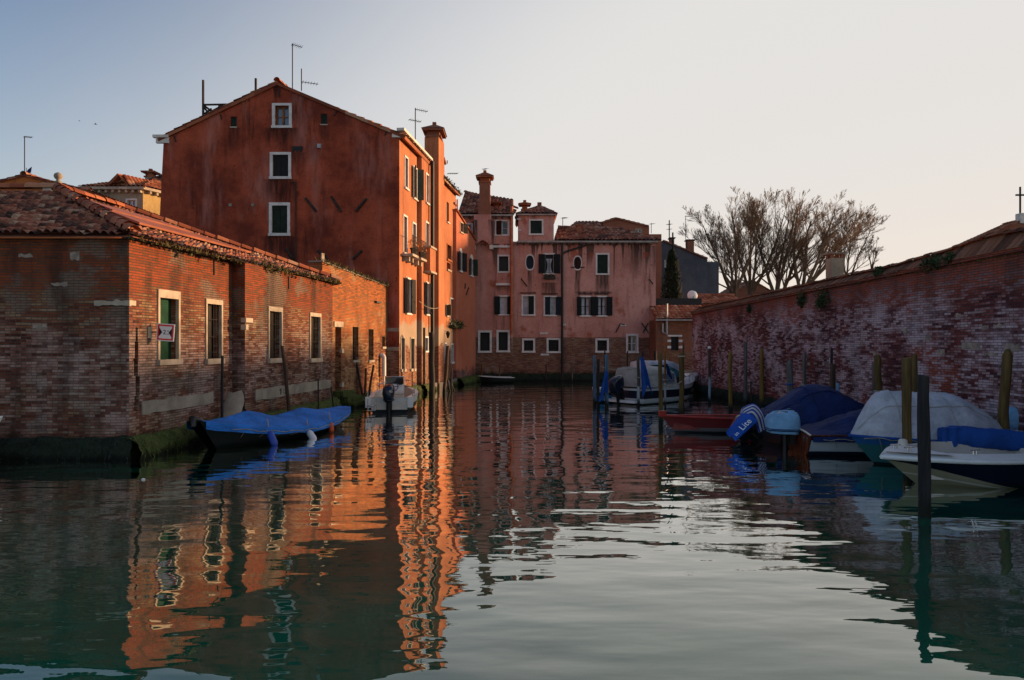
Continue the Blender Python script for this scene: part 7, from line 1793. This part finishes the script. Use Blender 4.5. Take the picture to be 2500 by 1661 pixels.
# ================================================================== light, sky, camera
AZ, EL = math.radians(SUN_AZ), math.radians(SUN_EL)
sd_ = V((math.sin(AZ) * math.cos(EL), math.cos(AZ) * math.cos(EL), math.sin(EL)))
su_ = bpy.data.lights.new('sun', 'SUN'); su_.energy = SUN_E; su_.angle = math.radians(SUN_ANG); su_.color = SUN_C
so = bpy.data.objects.new('sun', su_); COL.objects.link(so); so.rotation_euler = (-sd_).to_track_quat('-Z', 'Y').to_euler()
w = bpy.data.worlds.new('World'); SC.world = w; w.use_nodes = True; nt = w.node_tree; nt.nodes.clear()
sk = nt.nodes.new('ShaderNodeTexSky'); sk.sky_type = 'NISHITA'; sk.sun_disc = False; sk.sun_elevation = EL; sk.sun_rotation = AZ
sk.air_density = SKY[0]; sk.dust_density = SKY[1]; sk.ozone_density = SKY[2]; sk.altitude = 0
def wn_(t, **k):
    n = nt.nodes.new('ShaderNode' + t)
    for q, v in k.items(): setattr(n, q, v)
    return n
def wm(op, a, b, clamp=False):
    n = wn_('Math', operation=op, use_clamp=clamp)
    for s_, v in zip(n.inputs, (a, b)):
        if hasattr(v, 'is_output'): nt.links.new(v, s_)
        else: s_.default_value = v
    return n.outputs[0]
# thin high haze: a pale veil that thickens towards the sunset side and thins out to blue at upper left
geo = wn_('TexCoord').outputs['Generated']; sp = wn_('SeparateXYZ'); nt.links.new(geo, sp.inputs[0])
along = wm('ADD', wm('MULTIPLY', sp.outputs[0], math.sin(AZ)), wm('MULTIPLY', sp.outputs[1], math.cos(AZ)))
cl = wn_('TexNoise'); cl.inputs['Scale'].default_value = 1.6; cl.inputs['Detail'].default_value = 4; nt.links.new(geo, cl.inputs['Vector'])
g = wm('ADD', wm('SUBTRACT', along, wm('MULTIPLY', sp.outputs[2], 1.2)), wm('MULTIPLY', wm('SUBTRACT', cl.outputs[0], .5), .12))
mr = wn_('MapRange', interpolation_type='SMOOTHSTEP'); nt.links.new(g, mr.inputs[0]); mr.inputs[1].default_value = VEIL[0]; mr.inputs[2].default_value = VEIL[1]
mx = wn_('Mix', data_type='RGBA'); nt.links.new(mr.outputs[0], mx.inputs[0]); mx.inputs[7].default_value = (*VEIL_C, 1)
sc_ = wn_('Mix', data_type='RGBA', blend_type='MULTIPLY'); sc_.inputs[0].default_value = 1; nt.links.new(sk.outputs[0], sc_.inputs[6]); sc_.inputs[7].default_value = (*SKY_T, 1); nt.links.new(sc_.outputs[2], mx.inputs[6])
# peach band low over the horizon on the sunset side
hz = wm('MULTIPLY', wm('POWER', 2.718, wm('MULTIPLY', wm('ABSOLUTE', sp.outputs[2], 0), -9.0)), wm('MULTIPLY', along, 1.0, True))
hx = wn_('Mix', data_type='RGBA'); nt.links.new(wm('MULTIPLY', hz, .9, True), hx.inputs[0]); nt.links.new(mx.outputs[2], hx.inputs[6]); hx.inputs[7].default_value = (*PEACH, 1)
bg = nt.nodes.new('ShaderNodeBackground'); bg.inputs[1].default_value = SKY_S; ou = nt.nodes.new('ShaderNodeOutputWorld')
nt.links.new(hx.outputs[2], bg.inputs[0]); nt.links.new(bg.outputs[0], ou.inputs[0])
cd = bpy.data.cameras.new('camera'); co = bpy.data.objects.new('camera', cd); COL.objects.link(co); SC.camera = co
cd.sensor_width = 36; cd.lens = F / 2500 * 36; cd.shift_y = (HY - 830.5) / 2500; cd.clip_end = 2000
co.location = (0, 0, CAMH); co.rotation_euler = (PI / 2, 0, 0)
SC.render.engine = 'CYCLES'; SC.cycles.max_bounces = 6; SC.cycles.diffuse_bounces = 3; SC.cycles.glossy_bounces = 4; SC.cycles.use_denoising = True
SC.view_settings.view_transform = 'Standard'; SC.view_settings.look = 'None'; SC.view_settings.exposure = EXPO; SC.view_settings.gamma = 1
